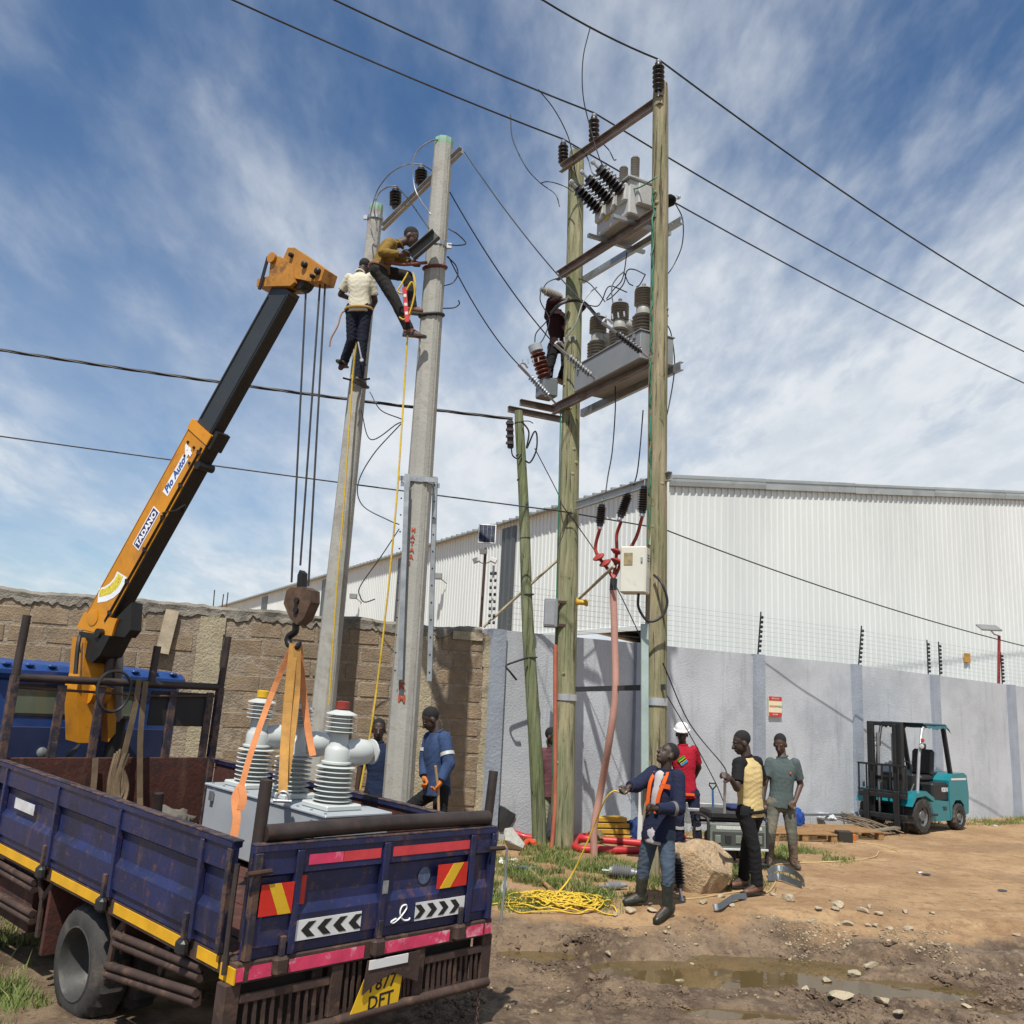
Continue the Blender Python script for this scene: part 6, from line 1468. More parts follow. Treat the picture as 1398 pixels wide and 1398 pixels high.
def blob(name, prims, m, parent, voxel=.012, smooth=5, fold=0., seed=0, freq=26):
    mb = MB()
    for p in prims:
        vs, fs = prim_ell(*p[1:]) if p[0] == 'e' else (prim_loft(p[1]) if p[0] == 'l' else prim_cap(*p[1:]))
        mb.add(vs, fs)
    me = mb.mesh(name); o = bpy.data.objects.new(name, me); COL.objects.link(o)
    r = o.modifiers.new('r', 'REMESH'); r.mode = 'VOXEL'; r.voxel_size = voxel
    if smooth: s = o.modifiers.new('s', 'SMOOTH'); s.factor = .5; s.iterations = smooth
    dg = bpy.context.evaluated_depsgraph_get(); out = bpy.data.meshes.new_from_object(o.evaluated_get(dg)); bpy.data.objects.remove(o)
    n = len(out.vertices); co = np.empty(n * 3); out.vertices.foreach_get('co', co); co = co.reshape(-1, 3)
    if fold:
        no = np.empty(n * 3); out.vertices.foreach_get('normal', no); no = no.reshape(-1, 3); rg = np.random.default_rng(seed); d = np.zeros(n)
        for k in range(5):
            k1 = rg.normal(0, 1, 3); k1[2] *= 2.0; k1 /= np.linalg.norm(k1); k2 = rg.normal(0, 1, 3); k2 /= np.linalg.norm(k2)
            ph = co @ k1 * freq * (1 + .5 * k) + 2.2 * np.sin(co @ k2 * freq * .55 + rg.uniform(0, 6)) + rg.uniform(0, 6)
            d += (1 - 2 * np.abs(np.sin(ph))) / (1 + .8 * k)
        co += no * (d * fold * .4)[:, None]
    off = root_off(parent); co -= np.array(off)
    out.vertices.foreach_set('co', co.ravel()); out.polygons.foreach_set('use_smooth', [True] * len(out.polygons)); out.update(); out.name = name
    out.materials.clear()
    return link(name, out, m, parent)
def cloth(name, c, var=.12, rough=.9, dirt=None): return mat(name, c, rough, 0, var, 5, .25, 180, dirt=dirt, spec=.2, bdist=.004)
SKIN = [mat('dark_brown_skin', (.045, .025, .017), .58, 0, .12, 9, .05, 90), mat('brown_skin', (.075, .04, .026), .58, 0, .12, 9, .05, 90)]
HAIR = mat('short_black_hair', (.008, .007, .007), .85, 0, .3, 60, .6, 240)
EYEW = mat('eye_white', (.16, .145, .13), .3, 0, .02, 3, 0); EYEB = mat('eye_dark', (.01, .008, .006), .2, 0, .02, 3, 0)
PI2 = 2 * PI
def person(label, Y, J, face, facing, skin=0, hair=True, shirt=None, sleeve='short', trousers=None, shoes=None, boots=None, gloves=None, base=None, curl=.9, seed=1, tuck=False, headscale=1.08, grounded=False):
    W = {}
    for k, q in J.items(): W[k] = at(q[0], q[1], Y + (q[2] if len(q) > 2 else 0))
    if grounded:
        for s in 'LR':
            a, b = W['an' + s], W['to' + s]; b = a + (b - a).normalized() * .19; b.z = gz(b.x, b.y, False) + .045; W['an' + s] = V(a.x, a.y, gz(a.x, a.y, False) + .10); W['to' + s] = b
    W['pel'] = (W['hipL'] + W['hipR']) / 2; W['shc'] = (W['shL'] + W['shR']) / 2
    loc = base or V(W['pel'].x, W['pel'].y, min(W['anL'].z, W['anR'].z) - .08)
    t = thing('person', label, 'person', loc); sk = SKIN[skin]
    F = Vector(facing).normalized(); neck, pel, shc = W['neck'], W['pel'], W['shc']
    S = (W['shR'] - W['shL']).normalized(); sh = .06; shl, shr = W['shL'] + S * sh * .3, W['shR'] - S * sh * .3
    spine = lambda k: shc.lerp(pel, k)
    hx = (W['hipR'] - W['hipL']).normalized()
    def torso(g, low=1.0, hem=0.):
        sw = (W['shR'] - W['shL']).length * .5; T_ = [(-.11, .058, .056), (-.05, .085, .07), (.0, sw * .82, .08), (.07, sw * .97, .094), (.18, sw * .97, .108), (.34, sw * .9, .115), (.52, sw * .80, .108), (.7, .142, .104), (.86, .152, .112), (1.0, .158, .115)]
        if hem: T_.append((1.0 + hem / max(.3, (pel - shc).length), .160, .116))
        R_ = []; up_ = (shc - pel).normalized()
        for k, hw, hd in T_:
            ax = S.lerp(hx, min(1, max(0, k))); ax = (ax - up_ * ax.dot(up_)).normalized(); ay = up_.cross(ax); c_ = spine(k) if k >= 0 else shc.lerp(neck, min(1., -k / .11) * .85); R_.append((c_, ax * (hw + g), ay * (hd + g)))
        P = [('l', R_)]
        return P
    # head frame
    f = Vector(face).normalized(); upv = V(0, 0, 1); sx = f.cross(upv).normalized(); uz = sx.cross(f).normalized(); Mh = Matrix((sx, f, uz)).transposed() * headscale; hc = W['head']
    h = lambda x, y, z: hc + Mh @ V(x, y, z)
    E_ = lambda c, r: ('e', h(*c), tuple(q * 1.0 for q in r), Mh)
    body = [E_((0, -.012, .03), (.075, .094, .086)), E_((0, .018, -.03), (.061, .074, .085)), E_((0, .05, -.088), (.036, .034, .028)), ('c', h(0, .085, .008), .012, h(0, .108, -.03), .018),
            E_((.076, -.008, -.014), (.011, .024, .033)), E_((-.076, -.008, -.014), (.011, .024, .033)), E_((0, .084, -.064), (.027, .016, .013)), ('c', h(-.034, .074, .022), .013, h(.034, .074, .022), .013),
            ('c', neck + (shc - neck) * .3, .06, h(0, -.03, -.07), .055)]
    body += torso(-.008)
    for s in 'LR':
        shp = shl if s == 'L' else shr
        body += [('c', shp, .052, W['el' + s], .043), ('c', W['el' + s], .042, W['wr' + s], .028), ('c', W['hip' + s], .08, W['kn' + s], .055), ('c', W['kn' + s], .055, W['an' + s], .042)]
        w = W['wr' + s]; tip = W['ha' + s]; d = (tip - w).normalized(); nn = F - d * F.dot(d)
        if nn.length < .2: nn = V(0, 0, 1) - d * d.z
        nn.normalize(); sd_ = d.cross(nn); flip = 1 if s == 'L' else -1
        palm = [('c', w, .027, w + d * .03, .028)] + [('c', w + d * .03 + sd_ * q, .016, w + d * .085 + sd_ * q * 1.15, .0145) for q in (-.027, -.009, .009, .027)]
        fin = []
        for i, q in enumerate((-.031, -.0105, .0105, .031)):
            ln = (.072, .082, .078, .06)[i if flip > 0 else 3 - i]; a = w + d * .088 + sd_ * q; b = a + (d * math.cos(curl * .6) + nn * math.sin(curl * .6)) * ln * .5; e = b + (d * math.cos(curl * 1.5) + nn * math.sin(curl * 1.5)) * ln * .5
            fin += [('c', a, .0098, b, .0092), ('c', b, .0092, e, .008)]
        a = w + d * .03 + sd_ * .03 * flip; b = a + (d * .6 + sd_ * .75 * flip + nn * .3).normalized() * .042; e = b + (d * .9 + nn * .35 + sd_ * .1 * flip).normalized() * .034
        th = [('c', a, .015, b, .0115), ('c', b, .011, e, .0095)]
        if gloves is None: body += palm + fin + th
        else:
            body += [('c', w, .027, w + d * .06, .024)]
            blob('glove', [(q[0], q[1], q[2] + .003, q[3], q[4] + .003) for q in palm + fin + th], gloves, t, .0075, 2)
    # bare feet lie inside the shoes
    for s in 'LR': body.append(('c', W['an' + s], .045, W['to' + s] + (W['an' + s] - W['to' + s]) * .25, .034))
    b_ = blob('body', body, sk, t, .0088, 3)
    if hair: blob('hair', [E_((0, -.024, .042), (.0785, .0945, .0895))], HAIR, t, .009, 1)
    for q in (-1, 1):
        mb = MB(); vs, fs = prim_ell(h(q * .031, .079, .0), (.0075, .0075, .0055), Mh); mb.add(vs, fs); e = mb.build('eye', EYEW, t, 60)
        mb = MB(); vs, fs = prim_ell(h(q * .031, .0855, .0), (.0055, .004, .0055), Mh); mb.add(vs, fs); mb.build('iris', EYEB, e, 60)
    if trousers:
        P = [('c', spine(.93) - hx * .06, .122, spine(.93) + hx * .06, .122), ('c', W['hipL'], .108, W['hipR'], .108)]
        for s in 'LR':
            low = W['an' + s] if not boots else W['kn' + s].lerp(W['an' + s], .42)
            P += [('c', W['hip' + s], .098, W['kn' + s], .074), ('c', W['kn' + s], .073, low, .068 if not boots else .066, (False, True))]
        blob('trousers', P, trousers, t, .010, 3, .005, seed + 3, 40)
        mb = MB(); axis = (shc - pel).normalized()
    if shirt:
        m_body, m_slv = shirt if isinstance(shirt, tuple) else (shirt, None)
        lo_ = .010 if sleeve == 'long' and not tuck else 0.; P = torso(.013 + lo_, 1, 0 if tuck else .05)
        Q = []
        for s in 'LR':
            shp = shl if s == 'L' else shr
            if sleeve == 'short': e = shp.lerp(W['el' + s], .78); q = [('c', shp, .074, e, .070, (False, True))]
            else: q = [('c', shp, .073 + lo_, W['el' + s], .062 + lo_), ('c', W['el' + s], .061 + lo_, W['el' + s].lerp(W['wr' + s], .93), .049 + lo_, (False, True))]
            Q += q
        Q2 = [('c', shl.lerp(shr, .12), .085, shl, .078), ('c', shr.lerp(shl, .12), .085, shr, .078)]
        if m_slv is None: blob('shirt' if sleeve == 'short' else 'jacket', P + Q, m_body, t, .010, 3, .0036, seed, 46)
        else: blob('shirt', P, m_body, t, .010, 3, .0036, seed, 46); blob('sleeve', Q[:len(Q) // 2] + Q2[:1], m_slv, t, .011, 4, .004, seed + 1, 36); blob('sleeve', Q[len(Q) // 2:] + Q2[1:], m_slv, t, .011, 4, .004, seed + 2, 36)
        # collar ring
        mb = MB(); c = neck.lerp(shc, .12); ax = (hc - neck).normalized(); a1, a2, _ = frame(ax)
        mb.tube([c + (a1 * math.cos(a) + a2 * math.sin(a)) * .068 for a in np.linspace(0, PI2, 20, endpoint=False)], .014, 6, closed=True); mb.build('collar', m_slv or m_body, t, 60)
    for s in 'LR':
        an, to = W['an' + s], W['to' + s]; dd = (to - an); dd.z = 0; dd = dd.normalized() if dd.length > .02 else V(0, -1, 0)
        if boots:
            top = W['kn' + s].lerp(an, .26); blob('boot', [('c', top, .068, an, .055, (True, False)), ('c', an - dd * .035, .05, an - dd * .03 + V(0, 0, -.03), .05), ('c', an + V(0, 0, -.02), .052, to - dd * .03, .042)], boots, t, .010, 3, .003, seed + 7, 30)
        elif shoes:
            blob('shoe', [('c', an + V(0, 0, .04), .056, an, .054, (True, False)), ('c', an - dd * .035 + V(0, 0, -.02), .046, an, .048), ('c', an + V(0, 0, -.02), .05, to - dd * .03, .040)], shoes, t, .010, 3)
            mb = MB(); mb.prism([(x, y) for x, y in ((-.085, -.04), (.17, -.045), (.215, -.03), (.225, 0), (.215, .03), (.17, .045), (-.085, .04))], an + V(0, 0, -.078), dd, V(-dd.y, dd.x, 0), .022); mb.build('sole', m_black, t)
    W['t'] = t; W['F'] = F; W['S'] = S; W['spine'] = spine; W['h'] = h; W['hx'] = hx; W['shl'] = shl; W['shr'] = shr
    return W
def band(W, a, b, k, r, w, m, name='reflective_band'):
    A, B = W[a] if isinstance(a, str) else a, W[b] if isinstance(b, str) else b; c = A.lerp(B, k); mb = MB(); mb.lathe([(r - .006, -w / 2), (r, -w / 2), (r, w / 2), (r - .006, w / 2)], c, B - A, 20); return mb.build(name, m, W['t'], 50)
def belt(W, m, r=.135, k=.9):
    mb = MB(); c = W['spine'](k); ax = (W['shc'] - W['pel']).normalized(); s = W['hx']; s = (s - ax * s.dot(ax)).normalized(); f = ax.cross(s)
    mb.tube([c + s * math.cos(a) * (r + .055) + f * math.sin(a) * (r + .005) for a in np.linspace(0, PI2, 28, endpoint=False)], .02, 6, closed=True); mb.build('belt', m, W['t'], 60)
c_navy = cloth('navy_workwear', (.016, .020, .045)); c_jean = cloth('blue_denim', (.065, .09, .125), .25, dirt=((.12, .11, .09), .55, 6, .4)); c_blk = cloth('black_cloth', (.012, .012, .013))
c_boot = mat('dark_rubber_boot', (.022, .026, .02), .5, 0, .2, 5, .1, 40, dirt=((.10, .075, .05), .52, 5, .7)); c_brn = mat('brown_leather', (.14, .06, .03), .6, 0, .25, 8, .2, 60, dirt=((.07, .04, .025), .55, 6, .6))
c_org = cloth('hi_vis_orange', (.68, .11, .02)); c_silver = mat('reflective_tape', (.5, .5, .48), .4, .2, .08, 8, 0); c_white = cloth('white_cotton', (.42, .39, .39))
c_blue = cloth('royal_blue_coverall', (.035, .06, .13), .3); c_glv = cloth('orange_glove', (.5, .15, .03))
def foot(u, v): return onground(u, v)
# --- man in the navy jacket
yj = foot(893, 1258).y
PJ = person('man in navy jacket with orange trim, looking up and holding a yellow rope', yj,
    dict(head=(911, 1030), neck=(910, 1050), shL=(890, 1055, .13), shR=(927, 1061, -.12), elL=(869, 1073, .0), wrL=(859, 1074, -.12), haL=(849, 1083, -.14), elR=(927, 1104, -.2), wrR=(895, 1104, -.34), haR=(879, 1101, -.38),
         hipL=(889, 1140, .07), hipR=(909, 1141, -.06), knL=(879, 1184, .12), anL=(874, 1243, .16), toL=(846, 1249, .1), knR=(912, 1190, -.12), anR=(911, 1254, -.12), toR=(894, 1264, -.22)),
    (-.80, -.35, .5), (-.75, -.65, 0), 0, shirt=c_navy, sleeve='long', trousers=c_jean, boots=c_boot, seed=11, curl=1.3, grounded=True)
def lap(W, pts, w, m, name):
    mb = ribbon(spline(pts, 5), w, .008, W['S']); mb.build(name, m, W['t'])
sp, Ff, Ss = PJ['spine'], PJ['F'], PJ['S']
blob('t_shirt', [('c', sp(.05) + Ff * .04, .088, sp(.32) + Ff * .047, .101), ('c', sp(.32) + Ff * .047, .101, sp(.48) + Ff * .046, .098)], c_white, PJ['t'], .01, 2)
lap(PJ, [sp(-.04) + Ff * .07 - Ss * .075, sp(.12) + Ff * .138 - Ss * .07, sp(.35) + Ff * .152 - Ss * .066, sp(.62) + Ff * .150 - Ss * .06], .042, c_org, 'lapel')
lap(PJ, [sp(-.06) + Ff * .07 + Ss * .075, sp(.1) + Ff * .130 + Ss * .095, sp(.32) + Ff * .150 + Ss * .066, sp(.62) + Ff * .150 + Ss * .05], .046, c_org, 'lapel')
mb = MB(); q = sp(.16) + Ff * .136 + Ss * .13; mb.beam(q - Ss * .05, q + Ss * .05, .012, .045, up=(0, 0, 1)); mb.build('pocket_flap', c_org, PJ['t'])
blob('shirt_hem', [('c', sp(.95), .145, sp(1.0) + (PJ['pel'] - PJ['shc']).normalized() * .085, .138, (False, True))], c_white, PJ['t'], .012, 2)
band(PJ, 'elR', 'wrR', .25, .074, .035, mat('grey_patch', (.13, .13, .12), .8), 'sleeve_patch')
# --- man in red shirt and white helmet
yr_ = foot(940, 1160).y
PR_ = person('man in red shirt, navy trousers and white hard hat standing with hands behind his back', yr_,
    dict(head=(931, 1002), neck=(932, 1016), shL=(916, 1023, .0), shR=(949, 1024, .0), elL=(911, 1048, .12), wrL=(922, 1068, .2), haL=(930, 1071, .22), elR=(954, 1048, .1), wrR=(945, 1068, .2), haR=(938, 1071, .22),
         hipL=(927, 1085), hipR=(946, 1085), knL=(928, 1118, -.05), anL=(928, 1150), toL=(925, 1158, -.2), knR=(950, 1118, -.05), anR=(953, 1150), toR=(957, 1157, -.2)),
    (-.15, -.9, -.25), (0, -1, 0), 0, hair=False, shirt=cloth('red_cotton', (.34, .012, .028)), trousers=c_navy, shoes=m_black, seed=21, grounded=True)
h = PR_['h']
mb = MB(); ax = h(0, 0, 1) - h(0, 0, 0); mb.lathe([(.125, .0), (.124, .012), (.108, .016), (.104, .05), (.088, .085), (.055, .108), (.01, .116)], h(0, -.01, .055), ax, 24); hh_ = mb.build('hard_hat', mat('white_helmet', (.75, .75, .74), .35), PR_['t'], 40)
mb = MB(); mb.prism([(-.09, .05), (.09, .05), (.075, .115), (.03, .14), (-.03, .14), (-.075, .115)], h(0, 0, .055), (h(1, 0, 0) - h(0, 0, 0)), (h(0, 1, 0) - h(0, 0, 0)), .012); mb.build('brim', mat('white_helmet2', (.75, .75, .74), .35), hh_)
band(PR_, 'knL', 'anL', .35, .078, .04, c_silver); band(PR_, 'knR', 'anR', .35, .078, .04, c_silver)
sp = PR_['spine']; c = sp(.24) + V(-.04, -.128, 0)
ax_, ay_ = V(.8, 0, .6).normalized(), V(-.6, 0, .8).normalized()
for k, (o, w, cc) in enumerate(((.052, .05, (.02, .25, .03)), (.022, .012, (.6, .5, .02)), (.0, .032, (.01, .01, .01)), (-.022, .012, (.6, .5, .02)), (-.052, .05, (.03, .25, .5)))):
    mb = MB(); p = c + ay_ * o * .72; Mx = Matrix((ax_, V(0, 1, 0), ay_)).transposed(); mb.cbox(p + V(0, -.004 * (k % 2), 0), (.06, .008, w * .36), .003, Mx); mb.build('flag_print', cloth('flag_print', cc), PR_['t'])
mb = MB(); q = PR_['spine'](.98); mb.cbox(q + V(.0, -.135, -.0), (.10, .01, .018), .004); mb.build('waist_trim', c_org, PR_['t'])
# --- man in the raglan shirt
yy = foot(1026, 1220).y
PY = person('man in cream shirt with black sleeves and black cargo trousers working with his hands', yy,
    dict(head=(1012, 1014), neck=(1018, 1032), shL=(1007, 1043, -.13), shR=(1034, 1041, .14), elL=(1006, 1076, -.28), wrL=(998, 1064, -.40), haL=(989, 1058, -.44), elR=(1042, 1072, .2), wrR=(1041, 1094, .12), haR=(1036, 1104, .08),
         hipL=(1017, 1110, -.07), hipR=(1033, 1108, .07), knL=(1030, 1160, -.12), anL=(1034, 1214, -.1), toL=(1010, 1222, -.2), knR=(1020, 1152, .18), anR=(1015, 1203, .3), toR=(1002, 1206, .22)),
    (-.9, -.12, -.28), (-.85, .35, 0), 0, shirt=(cloth('cream_yellow_cotton', (.56, .43, .20)), c_blk), trousers=c_blk, shoes=c_brn, seed=31, curl=1.2, grounded=True)
belt(PY, c_blk, .13, .98)
# --- man in grey polo
yp = foot(1085, 1186).y
PP = person('man in grey-green polo shirt and muddy boots looking down beside the generator', yp,
    dict(head=(1065, 1016), neck=(1068, 1032), shL=(1050, 1041, .03), shR=(1087, 1042, -.02), elL=(1045, 1066, .0), wrL=(1042, 1090, -.05), haL=(1043, 1101, -.06), elR=(1093, 1071, .02), wrR=(1085, 1095, -.1), haR=(1077, 1102, -.14),
         hipL=(1056, 1098), hipR=(1076, 1098), knL=(1052, 1136, -.06), anL=(1050, 1176, .06), toL=(1046, 1184, -.14), knR=(1081, 1137, -.05), anR=(1084, 1180, .0), toR=(1091, 1187, -.18)),
    (-.4, -.8, -.42), (-.15, -1, 0), 1, shirt=cloth('grey_green_pique', (.075, .10, .098)), trousers=cloth('faded_dusty_jeans', (.13, .13, .105), .3, dirt=((.2, .17, .12), .5, 5, .6)), boots=mat('mud_caked_boot', (.05, .04, .03), .8, 0, .3, 6, .3, 40, dirt=((.16, .11, .075), .46, 6, .8)), seed=41, grounded=True)
q = PP['spine'](.22) + PP['F'] * .13 + PP['S'] * .09; mb = MB(); mb.lathe([(.012, 0), (.012, .004)], q, PP['F'], 8); mb.build('chest_logo', c_org, PP['t'])
# --- coverall man by the concrete pole
PB = person('man in blue coverall with orange gloves stooping beside the stencilled concrete pole', 11.1,
    dict(head=(588, 982), neck=(597, 999), shL=(586, 1008, .17), shR=(608, 1008, -.15), elL=(580, 1035, .12), wrL=(579, 1062, -.02), haL=(584, 1073, -.08), elR=(613, 1043, -.22), wrR=(601, 1067, -.28), haR=(596, 1078, -.3),
         hipL=(592, 1080, .08), hipR=(602, 1080, -.08), knL=(562, 1100, .05), anL=(563, 1150, .12), toL=(545, 1156, .12), knR=(600, 1128, -.14), anR=(607, 1178, -.08), toR=(588, 1184, -.12)),
    (-.75, -.2, -.55), (-.9, -.2, 0), 0, shirt=c_blue, sleeve='long', trousers=c_blk, shoes=m_black, gloves=c_glv, seed=51, curl=1.4, grounded=True)
band(PB, 'shr', 'elR', .62, .082, .04, c_silver); band(PB, 'shl', 'elL', .62, .082, .04, c_silver)
mb = MB(); mb.tube([PB['wrR'] + V(-.06, -.06, .17), PB['wrR'] + V(-.02, -.02, -.05), PB['wrR'] + V(.03, 0, -.62)], .016, 8); one('digging_stick', mb, mat('pale_wood_handle', (.4, .25, .12), .7), 'pale wooden stick held by the man in the blue coverall', 'stick', smooth=50)
# --- man in navy polo behind the bushings
person('man in navy polo shirt standing behind the truck bed by the block wall', 12.1,
    dict(head=(517, 996), neck=(516, 1012), shL=(499, 1021), shR=(533, 1021), elL=(492, 1050, -.02), wrL=(487, 1078, -.06), haL=(486, 1090, -.08), elR=(539, 1050), wrR=(537, 1078, -.05), haR=(536, 1090, -.08),
         hipL=(507, 1085), hipR=(527, 1085), knL=(506, 1130, -.04), anL=(505, 1175), toL=(502, 1181, -.18), knR=(528, 1130, -.04), anR=(529, 1175), toR=(531, 1181, -.18)),
    (.1, -.95, -.12), (0, -1, 0), 0, shirt=cloth('navy_pique', (.014, .024, .055)), trousers=c_blk, shoes=m_black, seed=61, grounded=True)
# --- man in checked shirt behind the farther wooden pole
c_plaid = cloth('checked_cotton', (.12, .05, .06), .3)
yq = YL + .42
PQ = person('man in checked shirt and khaki trousers half hidden behind the farther wooden pole', yq,
    dict(head=(754, 1006), neck=(753, 1021), shL=(741, 1028, .04), shR=(769, 1028, .0), elL=(734, 1055, -.05), wrL=(733, 1076, -.12), haL=(730, 1084, -.14), elR=(776, 1055, 0), wrR=(773, 1078, -.05), haR=(771, 1088, -.06),
         hipL=(745, 1084), hipR=(763, 1084), knL=(742, 1117, -.05), anL=(737, 1148, -.1), toL=(726, 1155, -.18), knR=(764, 1117), anR=(765, 1150, 0), toR=(769, 1155, -.15)),
    (.6, -.4, -.1), (.5, -.7, 0), 0, shirt=c_plaid, sleeve='long', trousers=cloth('khaki_cotton', (.27, .27, .19), .15), shoes=mat('khaki_shoe', (.3, .27, .2), .8), seed=71, grounded=True)
# --- climbers
c_belt = mat('brown_leather_belt', (.16, .075, .035), .6, 0, .2, 8)
PT = person('climber in tan shirt and dark trousers leaning back against the stencilled concrete pole', Y1 - .12,
    dict(head=(561, 324), neck=(548, 333), shL=(533, 334, .16), shR=(533, 332, -.16), elL=(540, 352, .2), wrL=(561, 358, .1), haL=(570, 361, .05), elR=(522, 345, -.26), wrR=(546, 347, -.25), haR=(557, 346, -.18),
         hipL=(518, 370, .09), hipR=(516, 370, -.09), knL=(556, 377, .12), anL=(563, 421, .1), toL=(578, 425, .12), knR=(540, 412, -.12), anR=(559, 451, -.1), toR=(576, 459, -.08)),
    (.75, -.12, -.45), (.9, .1, -.1), 1, shirt=cloth('tan_cotton', (.20, .125, .03)), sleeve='long', trousers=cloth('charcoal_trousers', (.022, .021, .019)), shoes=c_brn, seed=81, curl=1.1, tuck=True)
belt(PT, c_belt, .13, .93)
mb = MB(); mb.tube(spline([PT['pel'] + V(.1, -.16, .05), PT['pel'] + V(.35, -.18, .02), on_pole(P1b, P1t, 366) + V(-.1, -.15, .0)], 5), .022, 8); mb.build('lanyard', mat('red_brown_lanyard', (.15, .04, .025), .7), PT['t'], 50)
PC = person('climber in cream shirt with his back turned on the farther concrete pole', Y2 - .42,
    dict(head=(498, 366, .2), neck=(492, 373, .08), shL=(475, 380, .0), shR=(507, 379, .0), elL=(465, 402, .08), wrL=(478, 408, .28), haL=(488, 404, .36), elR=(512, 411, .1), wrR=(506, 425, .28), haR=(501, 428, .36),
         hipL=(481, 424), hipR=(499, 424), knL=(480, 464, .06), anL=(470, 493, .22), toL=(464, 501, .1), knR=(495, 468, .05), anR=(490, 517, .12), toR=(499, 526, .26)),
    (.3, .8, -.5), (.1, 1, 0), 0, shirt=cloth('cream_cotton', (.52, .49, .38), .08), trousers=cloth('dark_jeans', (.016, .019, .032)), shoes=mat('dark_brown_boot', (.06, .03, .018), .6), seed=91)
belt(PC, mat('yellow_tool_belt', (.42, .26, .05), .7), .135, .98)
mb = MB(); mb.tube(spline([at(478, 423, Y2 - .42), at(467, 427, Y2 - .46), at(461, 445, Y2 - .48), at(452, 462, Y2 - .48), at(450, 473, Y2 - .48)], 5), .013, 6); mb.build('hanging_strap', mat('tan_strap', (.3, .17, .1), .8), PC['t'], 50)
for u, v, s in ((468, 516, -1), (500, 498, 1), (505, 517, 1)):
    mb = MB(); a = at(u, v, Y2 - .12); mb.tube([a, a + V(.12 * -s, .02, -.02)], .014, 6); one('climbing_step', mb, m_black, {468: 'left climbing step bolt under the cream-shirted climber', 500: 'upper right climbing step bolt beside the cream-shirted climber', 505: 'lower right climbing step bolt under the cream-shirted climber'}[u], 'step bolt', 'climbing steps')
yw = YL + .36
PW = person('worker in dark maroon shirt standing on the high platform behind the farther pole', yw,
    dict(head=(756, 413), neck=(760, 425), shL=(748, 432, -.06), shR=(782, 432, .08), elL=(752, 412, -.3), wrL=(768, 409, -.42), haL=(776, 411, -.45), elR=(795, 418, -.05), wrR=(789, 410, -.2), haR=(785, 408, -.28),
         hipL=(756, 474), hipR=(773, 474), knL=(750, 502, -.12), anL=(747, 534, .0), toL=(740, 541, -.15), knR=(772, 500, -.25), anR=(766, 517, -.02), toR=(754, 521, -.2)),
    (.2, -.7, .1), (.2, -.95, 0), 0, shirt=cloth('maroon_cotton', (.028, .010, .011), .4), sleeve='long', trousers=c_blk, shoes=mat('tan_boot', (.25, .16, .06), .7), seed=101, curl=1.2)
# red spirit level and rope coil hung on the climber's belt
a, b = at(552, 392, Y1 - .42), at(556, 440, Y1 - .42)
t = thing('spirit_level', 'red and white spirit level hanging from the tan-shirted climber', 'spirit level', b); mb = MB(); mb.beam(a, b, .055, .025, up=(0, 1, 0), bev=.005); o = mb.build('bar', mat('level_red', (.5, .03, .035), .4), t)
for k in (.25, .5, .75): mb = MB(); mb.beam(a.lerp(b, k - .04), a.lerp(b, k + .04), .035, .028, up=(0, 1, 0)); mb.build('vial', mat('vial_white', (.65, .65, .6), .3), o)
mb = MB(); mb.tube(spline([at(557, 372, Y1 - .4), at(548, 388, Y1 - .42), at(543, 398, Y1 - .42), at(552, 400, Y1 - .42), at(562, 385, Y1 - .42), at(566, 400, Y1 - .4), at(560, 425, Y1 - .4), at(552, 436, Y1 - .4), at(545, 433, Y1 - .4)], 6), .011, 6)
one('rope_loop', mb, m_yrope, 'yellow rope loop around the spirit level on the climber', 'rope', smooth=60)
mb = MB(); mb.tube([at(489, 467, Y2 - .55), at(494, 492, Y2 - .55)], .011, 8); mb.lathe([(.022, 0), (.03, .01), (.022, .02)], at(494, 492, Y2 - .55), (0, -1, 0), 10); one('spanner', mb, m_band, 'steel spanner hanging from the cream-shirted climber', 'spanner', smooth=50)
